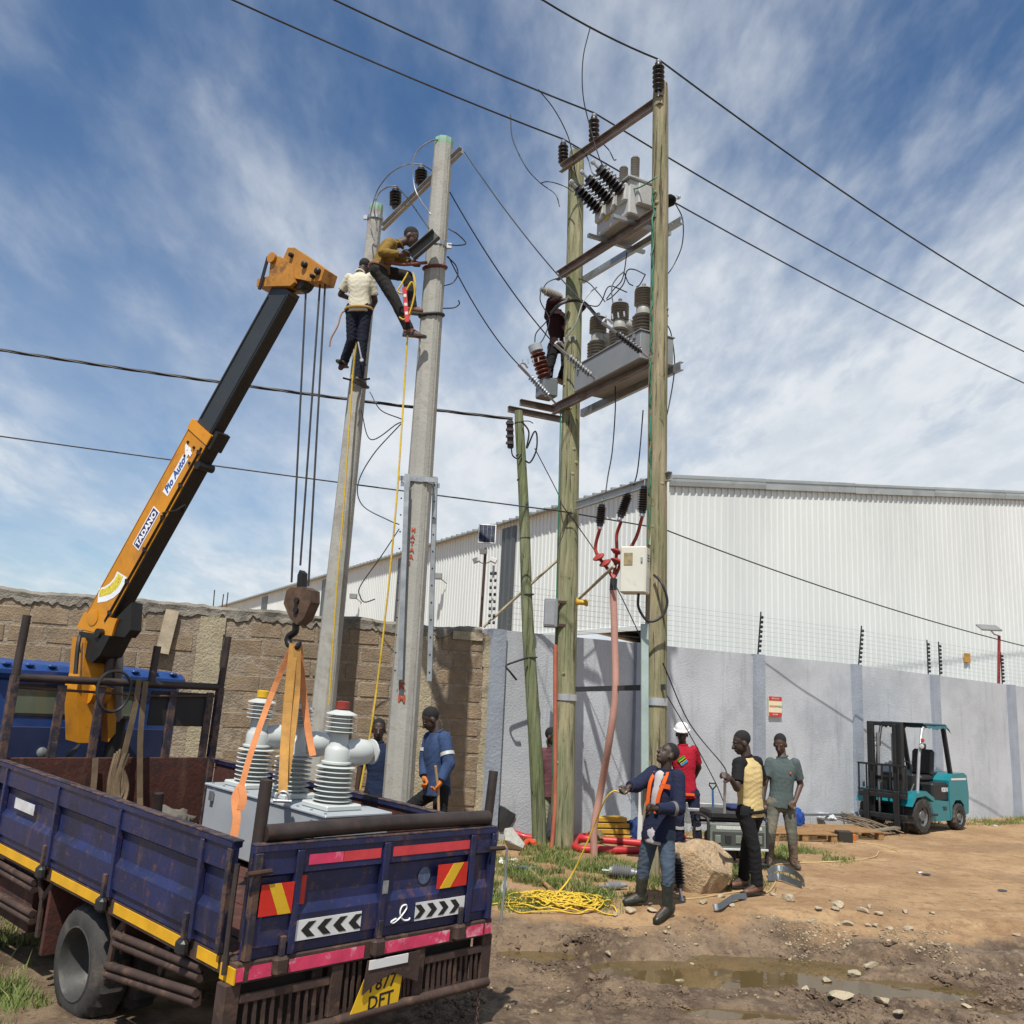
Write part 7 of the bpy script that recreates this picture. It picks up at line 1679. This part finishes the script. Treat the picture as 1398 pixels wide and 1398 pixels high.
# ================================================================== forklift
def forklift():
    m_teal = mat('teal_forklift_paint', (.008, .175, .21), .35, 0, .08, 3, .03, 30, dirt=((.05, .13, .13), .55, 3, .5), coat=.15, more=(((.16, .13, .09), .62, 5, .5), ((.02, .03, .03), .66, 16, .7)))
    m_dk = mat('black_steel_forklift', (.016, .017, .018), .5, .2, .2, 6, .1, 40); m_seat = mat('black_vinyl', (.012, .012, .013), .45)
    yaw = math.atan2(.75, -.66) # heading is local +y
    f = V(-.78, -.62, 0).normalized(); lft = V(-f.y, f.x, 0)    # left of the truck = right in the picture
    g = onground(1257, 1139)
    org = g - lft * .48; org.z = gz(org.x, org.y, False)
    t = thing('forklift', 'teal and black forklift with raised guard parked against the painted wall', 'forklift', org)
    S = .90; M = Matrix((lft, -f, V(0, 0, 1))).transposed()   # local x = left side, y = backwards, z = up
    t.rotation_mode = 'QUATERNION'; t.rotation_quaternion = M.to_quaternion(); t.scale = (S, S, S)
    B = lambda name, lo, hi, m, bev=.01, par=None: (lambda mb: (mb.box(lo, hi, bev), mb.build(name, m, par or t, local=True))[1])(MB())
    def P(name, poly, x0, x1, m, par=None):
        mb = MB(); mb.prism([(y, z) for y, z in poly], (x0, 0, 0), (0, 1, 0), (0, 0, 1), x1 - x0); return mb.build(name, m, par or t, local=True)
    # wheels
    def wheel(x, y, r, w, nm):
        prof = [(r * .55, -w / 2), (r * .9, -w / 2), (r, -w / 2 + .03), (r, w / 2 - .03), (r * .9, w / 2), (r * .55, w / 2)]; n = 32; vs = []; m = len(prof); mb = MB()
        for k in range(n):
            a = PI2 * k / n
            for j, (rr, h) in enumerate(prof): rr -= (.022 if k % 2 and 1 <= j <= 4 else 0); vs.append((x + h, y + rr * math.cos(a), r + rr * math.sin(a)))
        mb.add(vs, [(k * m + j, k * m + j + 1, ((k + 1) % n) * m + j + 1, ((k + 1) % n) * m + j) for k in range(n) for j in range(m - 1)])
        o = mb.build('wheel', mat('forklift_tyre', (.025, .024, .023), .85, 0, .3, 5, .2, dirt=((.12, .09, .06), .52, 4, .6)), t, 40, local=True); s = 1 if x > 0 else -1
        mb = MB(); mb.lathe([(r * .58, s * w * .42), (r * .5, s * w * .3), (r * .32, s * w * .22), (r * .26, s * w * .4), (.01, s * w * .42)], (x, y, r), (1, 0, 0), 20, False); mb.build('rim', mat('grey_wheel_rim', (.14, .15, .15), .5, .4), o, 40, local=True)
        for k in range(6): a = PI2 * k / 6; mb = MB(); mb.lathe([(.016, 0), (.016, .03)], (x + s * w * .22, y + r * .4 * math.cos(a), r + r * .4 * math.sin(a)), (s, 0, 0), 6); mb.build('wheel_nut', m_dk, o, local=True)
    wheel(.48, 0, .36, .26, 'f'); wheel(-.48, 0, .36, .26, 'f'); wheel(.46, 1.62, .28, .2, 'r'); wheel(-.46, 1.62, .28, .2, 'r')
    # body
    P('chassis', [(.42, .22), (1.30, .22), (1.30, .60), (.46, .66), (.1, .78), (-.25, .74), (-.32, .6), (.3, .45)], -.52, .52, m_teal)
    P('front_fender', [(-.44, .55), (-.30, .80), (.12, .84), (.44, .70), (.44, .62), (.1, .75), (-.26, .72)], .36, .62, m_teal); P('front_fender', [(-.44, .55), (-.30, .80), (.12, .84), (.44, .70), (.44, .62), (.1, .75), (-.26, .72)], -.62, -.36, m_teal)
    P('counterweight', [(1.25, .62), (1.28, .24), (1.32, .24), (1.36, .5), (1.5, .62), (1.72, .62), (1.86, .52), (1.9, .3), (2.06, .34), (2.10, .75), (2.04, 1.12), (1.9, 1.18), (1.4, 1.16), (1.25, 1.02)], -.53, .53, m_teal)
    P('rear_arch', [(1.34, .3), (1.92, .3), (1.90, .52), (1.7, .63), (1.5, .63), (1.36, .5)], -.3, .3, m_dk)
    B('white_stripe', (.53, 1.35, 1.03), (.534, 2.0, 1.07), mat('white_stripe', (.6, .6, .6), .5), 0)
    hood = B('engine_cover', (-.42, .62, .6), (.50, 1.32, .98), m_dk, .04)
    txt('KB30', .12, mat('forklift_white', (.7, .7, .7), .5), hood, (.502, .98, .80), (0, 1, 0), (0, 0, 1), local=True, bold=.004)
    txt('TEU', .10, mat('forklift_black', (.01, .01, .01), .5), hood, (.522, .95, .43), (0, 1, 0), (0, 0, 1), local=True, bold=.006)
    B('step', (.3, .30, .34), (.6, .62, .38), m_dk)
    # seat, wheel, dash
    B('seat_cushion', (-.24, .62, .98), (.26, 1.12, 1.12), m_seat, .05); sb = MB(); sb.add(*(lambda q: (q.v, q.f))(MB().cbox((.01, 1.18, 1.36), (.24, .07, .28), .05, Matrix.Rotation(-.16, 3, 'X')))); sb.build('seat_back', m_seat, t, local=True)
    B('dash', (-.35, .12, .75), (.35, .3, 1.15), m_dk, .03)
    mb = MB(); c = V(0, .42, 1.22); mb.tube([c + V(.17 * math.cos(a), .05 * math.sin(a), .16 * math.sin(a)) for a in np.linspace(0, PI2, 20, endpoint=False)], .015, 6, closed=True); mb.tube([c, (0, .25, 1.0)], .02, 8); mb.tube([c + V(-.16, 0, 0), c + V(.16, 0, 0)], .012, 6); mb.build('steering_wheel', m_dk, t, 50, local=True)
    # overhead guard
    for x in (-.46, .46):
        mb = MB(); mb.tube([(x, .06, .75), (x, .18, 1.5), (x, .34, 2.06), (x, .5, 2.14)], .032, 8); mb.build('guard_post', mat('guard_silver', (.4, .41, .42), .4, .4) if x > 0 else m_dk, t, 50, local=True)
        mb = MB(); mb.beam((x, 1.5, .98), (x, 1.22, 2.14), .07, .09, up=(1, 0, 0), bev=.01); mb.build('guard_post', m_dk, t, local=True)
        B('guard_rail', (x - .04, .4, 2.10), (x + .04, 1.32, 2.17), m_dk)
    for k in range(7): B('guard_bar', (-.44, .48 + .125 * k, 2.12), (.44, .51 + .125 * k, 2.15), m_dk, .004)
    tm = mat('dark_teal_tarp', (.02, .085, .105), .75, 0, .3, 4, .5, 14, spots=((.3, .36, .38), .62, 9, .7)); mb = MB(); nx, ny = 12, 12; vs = []
    for i in range(nx + 1):
        for j in range(ny + 1):
            x, y = -.55 + 1.1 * i / nx, .38 + 1.02 * j / ny; z = 2.185 + .012 * mnoise.noise(V(x * 5, y * 5, 1))
            if i in (0, nx): z -= .10 + .06 * mnoise.noise(V(x * 5, y * 9, 4))
            if j == ny: z -= .1
            vs.append((x, y, z))
    mb.add(vs, [(i * (ny + 1) + j, (i + 1) * (ny + 1) + j, (i + 1) * (ny + 1) + j + 1, i * (ny + 1) + j + 1) for i in range(nx) for j in range(ny)]); mb.build('tarp', tm, t, 60, local=True)
    # lamps
    for x in (-.5, .5):
        mb = MB(); mb.cbox((x + .04, .2, 1.72), (.06, .04, .06), .02); l = mb.build('headlight', m_dk, t, local=True); mb = MB(); mb.lathe([(.05, 0), (.045, .012), (.01, .02)], (x + .04, .16, 1.72), (0, -1, 0), 14); mb.build('lens', mat('lamp_lens', (.5, .5, .5), .15), l, 40, local=True)
        mb = MB(); mb.cbox((x + .04, .2, 1.84), (.03, .03, .04), .012); mb.build('indicator', mat('red_lens', (.45, .05, .02), .3), t, local=True)
    # mast
    for x in (-.33, .33):
        B('mast_rail', (x - .05, -.36, .08), (x + .05, -.24, 2.18), m_dk); B('inner_mast_rail', (x * .76 - .04, -.42, .1), (x * .76 + .04, -.33, 2.14), m_dk)
        mb = MB(); mb.tube([(x * .5, -.3, .3), (x * .5, -.3, 1.95)], .035, 10); mb.build('lift_cylinder', mat('chrome_rod', (.3, .3, .31), .3, .8), t, 50, local=True)
        mb = MB(); mb.tube([(x, -.2, .5), (x * 1.1, .12, .95)], .035, 8); mb.build('tilt_cylinder', m_dk, t, 50, local=True)
    for z in (.25, 1.05, 2.14): B('mast_cross_bar', (-.36, -.34, z - .04), (.36, -.26, z + .04), m_dk)
    for z in (.32, .72): B('carriage_bar', (-.52, -.50, z - .05), (.52, -.43, z + .05), m_dk)
    # load backrest
    for z in (.8, 1.32): B('backrest_bar', (-.54, -.48, z - .02), (.54, -.44, z + .02), m_dk, .004)
    for k in range(7): x = -.52 + 1.04 * k / 6; B('backrest_bar', (x - .014, -.475, .72), (x + .014, -.445, 1.32), m_dk, .003)
    for x in (-.33, .33): B('fork_upright', (x - .06, -.545, .12), (x + .06, -.5, .82), m_dk); P('fork_tine', [(-.50, .10), (-1.6, .10), (-1.62, .115), (-.5, .15)], x - .06, x + .06, mat('worn_fork', (.3, .27, .2), .5, .4))
    return t
forklift()
# ================================================================== generator
def generator():
    g = onground(1003, 1186); g.y += .25
    t = thing('portable_generator', 'open-frame portable generator with a grey control panel behind the boulder', 'generator', g); t.rotation_euler = (0, 0, .12)
    fm = mat('generator_frame', (.03, .031, .032), .5, .2); pm = mat('panel_grey', (.15, .17, .14), .5, 0, .12, 6)
    B = lambda name, lo, hi, m, bev=.008, par=None: (lambda mb: (mb.box(lo, hi, bev), mb.build(name, m, par or t, local=True))[1])(MB())
    w, d, h = .40, .28, .62
    for x in (-w, w):
        mb = MB(); mb.tube(spline([(x, -d, .05), (x, -d, h - .08), (x, -d + .08, h), (x, d - .08, h), (x, d, h - .08), (x, d, .05)], 4), .02, 8); mb.build('frame_hoop', fm, t, 50, local=True)
    for y in (-d, d):
        for z in (.06, h - .09): mb = MB(); mb.tube([(-w, y, z), (w, y, z)], .018, 8); mb.build('frame_bar', fm, t, 50, local=True)
    pn = B('control_panel', (-w + .02, -d - .02, .26), (w - .02, -d + .06, .56), pm, .01)
    B('name_strip', (-w + .1, -d - .024, .49), (w - .08, -d - .02, .535), mat('strip_pale', (.5, .52, .5), .5, 0, .3, 60), 0, pn)
    B('panel_recess', (-w + .05, -d - .026, .29), (w - .05, -d - .021, .46), mat('recess_dark', (.05, .055, .05), .5), 0, pn)
    for k in range(5): mb = MB(); x = -w + .12 + .14 * k; mb.cbox((x, -d - .03, .37), (.04, .008, .05), .006); mb.build('socket', (mat('socket_dark', (.02, .02, .02), .4) if k % 2 else pm), pn, local=True)
    B('panel_ledge', (-w, -d - .05, .235), (w, -d + .0, .26), mat('ledge_pale', (.5, .52, .5), .5), .004)
    B('fuel_tank', (-w + .04, -d + .06, h - .02), (w - .04, d - .04, h + .09), m_black, .03)
    B('engine_block', (-.3, -.15, .08), (.05, .2, .42), m_grease, .03); mb = MB(); mb.lathe([(.1, 0), (.15, .02), (.15, .3), (.1, .32)], (.05, .02, .25), (1, 0, 0), 18); mb.build('alternator', mat('alternator_grey', (.12, .12, .12), .5, .4), t, 40, local=True)
    B('bag', (-.05, -.15, h + .09), (.32, .15, h + .16), cloth('dark_blue_cloth', (.03, .04, .1)), .03)
    mb = MB(); mb.tube(spline([(.12, -d - .05, .34), (.12, -d - .09, .28), (.1, -d - .07, .15), (.1, -d - .05, .02)], 5), .008, 6); mb.build('power_lead', mat('orange_lead', (.5, .28, .1), .6), t, 50, local=True)
    for x in (-.3, .3): B('foot', (x - .04, -.28, 0), (x + .04, .28, .05), m_black)
    return g
GEN = generator()
# ================================================================== boulder
def boulder():
    g = onground(962, 1222); g.y += .25
    bm = bmesh.new(); bmesh.ops.create_icosphere(bm, subdivisions=4, radius=1)
    planes = [((-.45, -.85, -.1), .62), ((.50, -.48, .72), .50), ((-.85, -.25, .3), .72), ((.95, -.25, -.1), .78), ((-.1, .5, .85), .7), ((-.25, -.2, .95), .72), ((.45, -.8, -.5), .62), ((0, 0, -1), .72), ((-.7, -.5, -.5), .7), ((.9, -.1, -.5), .72)]
    for v in bm.verts:
        for n_, d in planes:
            n_ = Vector(n_).normalized(); k = v.co.dot(n_)
            if k > d: v.co -= n_ * (k - d) * .96
        v.co += v.co.normalized() * (.05 * mnoise.fractal(v.co * 2.5, 1, 2, 4) + .018 * mnoise.fractal(v.co * 9, 1, 2, 3))
    me = bpy.data.meshes.new('boulder'); bm.to_mesh(me); bm.free(); sharp(me, 38)
    m = mat('orange_granite', (.50, .36, .215), .9, 0, .3, 3.5, .9, 14, dirt=((.22, .16, .10), .5, 5, .75), spots=((.52, .30, .13), .55, 2.2, .6), bdist=.05, more=(((.6, .5, .38), .6, 9, .6),))
    o = link('boulder', me, m); o.location = g + V(0, 0, .23); o.scale = (.46, .38, .44); o.rotation_euler = (0, 0, .1); tag(o, 'big orange-brown boulder with a bright broken top face beside the generator', 'boulder')
boulder()
# ================================================================== rope coil, tools, insulators on the ground
def coil():
    c = onground(765, 1240); pts = []
    rg = random.Random(4); a = 0
    cx = cy = 0.; R_ = .3; asp = .6; rot = 0.
    for k in range(620):
        a += .30 + rg.uniform(-.06, .06)
        if k % 9 == 0: tx, ty, tR, tas, trot = rg.gauss(0, .26), rg.gauss(0, .12), rg.uniform(.08, .42), rg.uniform(.35, .8), rg.uniform(-.7, .7)
        cx += (tx - cx) * .12; cy += (ty - cy) * .12; R_ += (tR - R_) * .15; asp += (tas - asp) * .15; rot += (trot - rot) * .15
        lx, ly = R_ * math.cos(a), R_ * asp * math.sin(a); x, y = c.x + cx * 1.15 + lx * math.cos(rot) - ly * math.sin(rot), c.y + .12 + cy + lx * math.sin(rot) + ly * math.cos(rot)
        q = ((x - c.x) / .75) ** 2 + ((y - c.y - .1) / .4) ** 2; pts.append(V(x, y, gz(x, y, False) + .010 + max(0, .075 * (1 - q)) * rg.random()))
    mb = MB(); mb.tube(spline(pts, 3), .0078, 6); one('rope_coil', mb, m_yrope, 'tangled heap of yellow rope on the ground behind the truck', 'rope', smooth=60)
    tail = [onground(690, 1238), onground(672, 1236), onground(640, 1240)]
    mb = MB(); mb.tube(spline([p + V(0, 0, .015) for p in [onground(750, 1240), onground(720, 1230), onground(692, 1237), onground(670, 1238)]], 6), .009, 6); one('rope_tail', mb, m_yrope, 'yellow rope end running from the heap to the truck tail', 'rope', smooth=60)
    w = PJ['haL']; e = onground(748, 1236); p1 = at(838, 1080, w.y); p2 = at(826, 1092, w.y + .05)
    mb = MB(); mb.tube(spline([w + V(.05, -.02, .02), w, p1, p2, at(812, 1125, yj + .1), at(795, 1165, yj + .2), at(775, 1203, yj + .25), e + V(0, 0, .02)], 7), .009, 6); one('hand_rope', mb, m_yrope, 'yellow rope from the hand of the man in the navy jacket down to the heap', 'rope', smooth=60)
coil()
def ground_items():
    P = onground
    # pickaxe
    a, b = P(722, 1192) + V(0, 0, .05), P(752, 1218) + V(0, 0, .03); t = thing('pickaxe', 'pickaxe with a wooden handle lying on the grass beside the rope', 'pickaxe', b)
    mb = MB(); mb.tube([a, b], [.018, .024], 8); mb.build('handle', mat('worn_handle', (.3, .17, .08), .7, 0, .2, 9), t, 50)
    mb = MB(); mb.tube(spline([P(704, 1188) + V(0, 0, .03), P(716, 1191) + V(0, 0, .06), a, P(734, 1190) + V(0, 0, .04)], 4), [.008] + [.022] * 10 + [.015, .008], 6); mb.build('head', mat('pick_steel', (.16, .22, .24), .5, .4), t, 50)
    # grey ribbed insulators lying on the grass
    for k, (u0, v0, u1, v1, r, n, m_, lb) in enumerate(((832, 1193, 866, 1196, .085, 8, m_galv, 'grey ribbed insulator lying on the grass behind the rubber boots'), (826, 1210, 850, 1209, .05, 7, m_galv, 'smaller grey ribbed insulator lying in front of the larger one'))):
        a, b = P(u0, v0 + 6) + V(0, 0, r), P(u1, v1 + 6) + V(0, 0, r); insulator(a, b, r * .55, r, n, lb, 'insulators lying on the grass', mat('grey_silicone_sheds', (.22, .225, .23), .4), 'ribbed_insulator')
    b, tp = P(930, 1228), None; Yk = b.y
    insulator(at(928, 1212, Yk), at(925, 1172, Yk), .035, .065, 8, 'black ribbed strain insulator propped against the boulder', None, m_insul, 'strain_insulator')
    mb = MB(); mb.tube([at(928, 1212, Yk), at(931, 1228, Yk - .03), at(934, 1242, Yk - .08)], .014, 8); mb.lathe([(.02, 0), (.028, .02), (.012, .05)], at(931, 1227, Yk - .03), (0, -.5, -1), 10); one('insulator_fitting', mb, m_band, 'shiny clevis fitting at the foot of the black strain insulator', 'fitting', smooth=50)
    mb = MB(); mb.cbox(P(945, 1160) + V(-.1, -.55, .62), (.09, .05, .02), .008); one('steel_fitting', mb, m_band, 'shiny steel clamp resting on the boulder top', 'clamp')
    # pole clamps
    cm = mat('dark_zinc_clamp', (.12, .135, .145), .45, .5, .2, 6)
    def strapband(pts, w, lb):
        mb = ribbon(spline(pts, 6), w, .010, (0, .5, .85)); one('pole_clamp', mb, cm, lb, 'clamp', 'pole clamps on the ground')
    strapband([P(1048, 1196) + V(0, 0, .05), P(1062, 1194) + V(0, 0, .075), P(1082, 1198) + V(0, 0, .07), P(1095, 1206) + V(0, 0, .05), P(1098, 1211) + V(0, 0, .05)], .07, 'upper dark steel pole clamp on the sand beside the brown boots')
    strapband([P(1048, 1205) + V(0, 0, .05), P(1064, 1204) + V(0, 0, .06), P(1080, 1209) + V(0, 0, .055), P(1095, 1214) + V(0, 0, .05)], .07, 'lower dark steel pole clamp on the sand beside the brown boots')
    strapband([P(974, 1246) + V(0, 0, .05), P(984, 1245) + V(0, 0, .06), P(1000, 1248) + V(0, 0, .055), P(1010, 1251) + V(0, 0, .05), P(1019, 1254) + V(0, 0, .045)], .06, 'single dark steel pole clamp lying in front of the boulder')
    # cream power lead across the sand
    lead = mat('cream_power_lead', (.48, .36, .17), .7)
    mb = MB(); mb.tube(spline([p + V(0, 0, .008) for p in [P(1040, 1222), P(1052, 1216), P(1060, 1200), P(1052, 1185), P(1070, 1180), P(1120, 1178), P(1170, 1175), P(1195, 1170), P(1202, 1163), P(1228, 1164), P(1200, 1155), P(1165, 1150)]], 6), .009, 6); one('power_lead', mb, lead, 'cream power lead snaking over the sand towards the pallets', 'cable', smooth=60)
    mb = MB(); mb.tube(spline([p + V(0, 0, .008) for p in [P(905, 1222), P(940, 1228), P(985, 1222), P(1035, 1214)]], 6), .008, 6); one('power_lead', mb, lead, 'cream power lead running past the foot of the boulder', 'cable', smooth=60)
    # red ducts
    dm = mat('red_corrugated_duct', (.42, .02, .025), .45, 0, .12, 5)
    for pts, lb in ((((782, 1151), (800, 1146), (850, 1148), (900, 1146), (935, 1147)), 'upper red cable duct lying behind the wooden poles'), (((784, 1160), (790, 1150), (830, 1152), (880, 1156), (925, 1158)), 'middle red cable duct lying behind the wooden poles'), (((784, 1153), (788, 1163), (820, 1165), (870, 1166), (930, 1165)), 'lower red cable duct curving back behind the wooden poles')):
        mb = MB(); mb.tube(spline([P(u, v) + V(0, .0, .05) for u, v in pts], 6), .05, 10); one('cable_duct', mb, dm, lb, 'duct', 'red cable ducts', smooth=50)
    mb = MB(); mb.tube(spline([P(678, 1140) + V(0, 0, .2), P(695, 1146) + V(0, 0, .12), P(715, 1148) + V(0, 0, .06), P(735, 1150) + V(0, 0, .05)], 6), .05, 10); one('cable_duct', mb, dm, 'red cable duct coming out of the hole at the wall foot', 'duct', 'red cable ducts', smooth=50)
    mb = MB(); mb.tube(spline([P(712, 1160) + V(0, 0, .03), P(722, 1155) + V(0, 0, .07), P(731, 1158) + V(0, 0, .05)], 5), .04, 8); one('cable_duct', mb, mat('orange_red_duct', (.5, .06, .02), .5), 'short orange-red duct end at the foot of the leaning pole', 'duct', smooth=50)
    # hole and stone at the wall foot
    s = s_for_u(WA, WD, 690, .3); c = WP(s, .02, .32); me = rock_mesh('wall_hole', 8, 2, 1, .8); me.materials.append(m_dark); o = bpy.data.objects.new('wall_hole', me); COL.objects.link(o); o.location = c; o.scale = (.2, .025, .24); o.rotation_euler = (0, 0, _ang); tag(o, 'dark broken hole at the foot of the painted wall', 'hole')
    me = rock_mesh('concrete_lump', 12, 2, .8, .4); me.materials.append(mat('concrete_lump', (.36, .36, .32), .9, 0, .2, 6, .6, 30)); o = bpy.data.objects.new('concrete_lump', me); COL.objects.link(o); p = P(698, 1160); o.location = p + V(0, 0, .12); o.scale = (.24, .2, .22); tag(o, 'grey concrete lump at the foot of the leaning pole', 'concrete lump')
    for k, (u, v, r) in enumerate(((690, 1182, .10), (699, 1178, .08), (705, 1184, .07), (684, 1176, .06))):
        me = rock_mesh('plaster_lump', 20 + k, 2, .6, .9); me.materials.append(mat('white_rubble', (.6, .57, .5), .9, 0, .1, 6)); o = bpy.data.objects.new('plaster_lump', me); COL.objects.link(o); o.location = P(u, v) + V(0, 0, r * .3); o.scale = (r, r, r); tag(o, 'pale lump of crumpled rubble on the grass behind the truck tail', 'rubble', 'pale rubble behind the truck')
    # plastic bottle
    b = P(686, 1222); t = thing('plastic_bottle', 'small clear plastic bottle standing in the dirt by the truck tail', 'bottle', b); mb = MB(); mb.lathe([(.028, 0), (.03, .01), (.03, .12), (.012, .155), (.012, .17)], b, V(.15, 0, 1), 12); mb.build('bottle_body', mat('clear_plastic', (.45, .5, .5), .15), t, 50); mb = MB(); mb.lathe([(.014, .168), (.014, .19)], b, V(.15, 0, 1), 10); mb.build('cap', mat('green_cap', (.02, .2, .08), .5), t)
    # yellow crate stack and blue tarp behind
    ym_ = mat('yellow_formwork', (.5, .29, .03), .6, 0, .25, 5, dirt=((.2, .12, .04), .55, 5, .6)); c = P(838, 1149)
    for k in range(4): mb = MB(); mb.cbox(c + V(-.02 * k, .1, .06 + .085 * k), (.30 - .02 * k, .12, .034), .008, Matrix.Rotation(.12 + .05 * k, 3, 'Z')); one('yellow_beam', mb, ym_, ['lowest yellow timber beam in the stack by the painted wall', 'second yellow timber beam from the ground by the painted wall', 'third yellow timber beam from the ground by the painted wall', 'topmost yellow timber beam in the stack by the painted wall'][k], 'beam', 'yellow beams stacked by the wall')
    crumple('blue_tarp', P(868, 1150) + V(0, .1, .1), .2, .15, .22, cloth('navy_tarp', (.02, .04, .12)), 'crumpled navy tarp by the painted wall behind the red ducts', 'tarp', 31)
    crumple('dry_brush', P(815, 1150) + V(0, .1, .05), .28, .14, .12, mat('dry_leaves', (.16, .12, .05), .9, 0, .4, 20, .6, 40), 'heap of dry brush by the painted wall between the poles', 'brush heap', 33)
    # white post standing behind the jacket man
    Yq = yj + .35; mb = MB(); mb.beam(at(873, 1146, Yq + 1.4), at(875, 1082, Yq + 1.4), .055, .04, up=(0, 1, 0)); one('white_post', mb, mat('white_wood', (.6, .6, .57), .7), 'short white post standing behind the man in the navy jacket', 'post')
    # shovel behind generator
    g = P(974, 1160); t = thing('spade', 'blue-handled spade standing behind the generator', 'spade', g); mb = MB(); mb.tube([at(974, 1125, g.y), at(973, 1078, g.y)], .016, 8); mb.build('shaft', mat('blue_shaft', (.03, .12, .3), .5), t, 50)
    mb = MB(); a = at(973, 1078, g.y); mb.tube([a, a + V(-.05, 0, .06), a + V(-.05, 0, .09), a + V(.05, 0, .09), a + V(.05, 0, .06), a], .012, 6); mb.build('grip', m_black, t, 50)
    q = at(974, 1125, g.y); mb = MB(); mb.prism([(-.09, .0), (.09, .0), (.09, -.26), (0, -.34), (-.09, -.26)], q, (1, 0, 0), (0, 0, 1), .006); mb.build('blade', m_galv, t)
    # steel conduit held upright by the raglan man
    mb = MB(); mb.tube([at(989, 1110, yy - .3), at(990, 1058, yy - .42)], .016, 8); one('ground_rod', mb, m_band, 'short silver rod held upright by the man in the cream and black shirt', 'rod', smooth=50)
    mb = MB(); mb.cbox(P(965, 1150) + V(0, .1, .42), (.32, .02, .16), .01); one('steel_tray', mb, m_galv, 'grey steel tray leaning behind the generator', 'tray')
    # pallets
    wm = mat('pallet_wood', (.30, .17, .07), .85, 0, .3, 5, .4, 20, dirt=((.14, .08, .04), .5, 5, .6))
    def pallet(c, rz, lb, z0=0.):
        t = thing('wooden_pallet', lb, 'pallet', c, 'wooden pallets by the wall'); t.rotation_euler = (0, 0, rz)
        for k in range(6): mb = MB(); y = -.4 + .16 * k; mb.box((-.55, y - .055, .11), (.55, y + .055, .13)); mb.build('deck_board', wm, t, local=True)
        for x in (-.5, 0, .5):
            for y in (-.38, 0, .38): mb = MB(); mb.box((x - .05, y - .06, .0), (x + .05, y + .06, .11)); mb.build('block', wm, t, local=True)
    pallet(P(1150, 1142) + V(0, .1, 0), .25, 'wooden pallet under the steel rods in front of the forklift'); pallet(P(1092, 1148) + V(0, .35, 0), .15, 'wooden pallet behind the man in the grey-green polo'); 
    # rods
    rm = mat('rusty_rods', (.20, .15, .10), .7, .3, .3, 5)
    rg = random.Random(3)
    for k in range(9):
        a = P(1145 + rg.uniform(-8, 12), 1128 + rg.uniform(-3, 2)) + V(0, 0, .16 + .02 * k * rg.random()); b = P(1225 + rg.uniform(-25, 12), 1141 + rg.uniform(-3, 2)) + V(0, 0, .04 + .02 * rg.random())
        mb = MB(); mb.tube([a, (a + b) / 2 + V(0, 0, .03), b], .012, 6); one('steel_rod', mb, rm, 'thin rusty steel rod in the loose bundle in front of the forklift', 'rod', 'loose steel rods')
    mb = MB(); a, b = P(1163, 1125) + V(0, 0, .22), P(1192, 1141) + V(0, 0, .05); mb.beam(a, b, .07, .03); one('steel_angle', mb, m_galv, 'bright galvanised bar leaning across the rods', 'steel bar')
    mb = MB(); mb.beam(P(1085, 1135) + V(0, 0, .28), P(1165, 1127) + V(0, 0, .2), .05, .04); one('steel_angle', mb, mat('grey_bar', (.2, .22, .23), .5, .4), 'long grey steel bar lying towards the pallet', 'steel bar')
    mb = MB(); c = P(1152, 1149); mb.cbox(c + V(0, 0, .08), (.12, .1, .09), .01); one('dark_crate', mb, mat('dark_tin', (.03, .025, .02), .7, .2, .3), 'small dark tin box on the sand in front of the pallet', 'box')
    mb = MB(); c = P(1166, 1149); mb.lathe([(.035, 0), (.035, .11), (.02, .12)], c, (0, 0, 1), 12); one('orange_can', mb, mat('orange_tin', (.5, .14, .02), .5), 'small orange tin beside the dark box', 'tin', smooth=50)
    crumple('blue_bag', P(1093, 1137) + V(0, .2, .2), .12, .1, .2, cloth('blue_plastic', (.02, .06, .25)), 'blue bag beside the pallet behind the man in polo', 'bag', 41)
    crumple('clear_wrap', P(1130, 1130) + V(0, .1, .17), .22, .12, .08, mat('clear_wrap', (.45, .48, .5), .3), 'crumpled clear plastic wrap on the pallet', 'plastic wrap', 43)
    for u, v, lb in ((1255, 1192, 'small pale litter scrap on the sand in the middle'), (1265, 1195, 'small dark litter scrap on the sand in the middle'), (1358, 1128, 'small pale litter scrap in the grass at the far right'), (1370, 1217, 'dark pebble on the sand at the right')):
        me = rock_mesh('litter', u, 1, .4, .8); me.materials.append(mat('litter', (.5, .5, .52) if 'pale' in lb else (.05, .045, .05), .7)); o = bpy.data.objects.new('litter', me); COL.objects.link(o); o.location = P(u, v) + V(0, 0, .01); o.scale = (.09, .06, .05); tag(o, lb, 'litter')
ground_items()
# yellow plate on the warehouse wall
E0, LD, LN, GD, GN = WH; s = s_for_u(E0, GD, 1317, 4.0, 0); p = E0 + GD * s + GN * .06; p.z = at(1317, 898, p.y).z
mb = MB(); mb.cbox(p, (.12, .01, .12), .003, Matrix((GD, GN, V(0, 0, 1))).transposed()); one('warning_plate', mb, mat('orange_plate', (.5, .25, .04), .6), 'small orange plate on the white warehouse gable', 'sign')
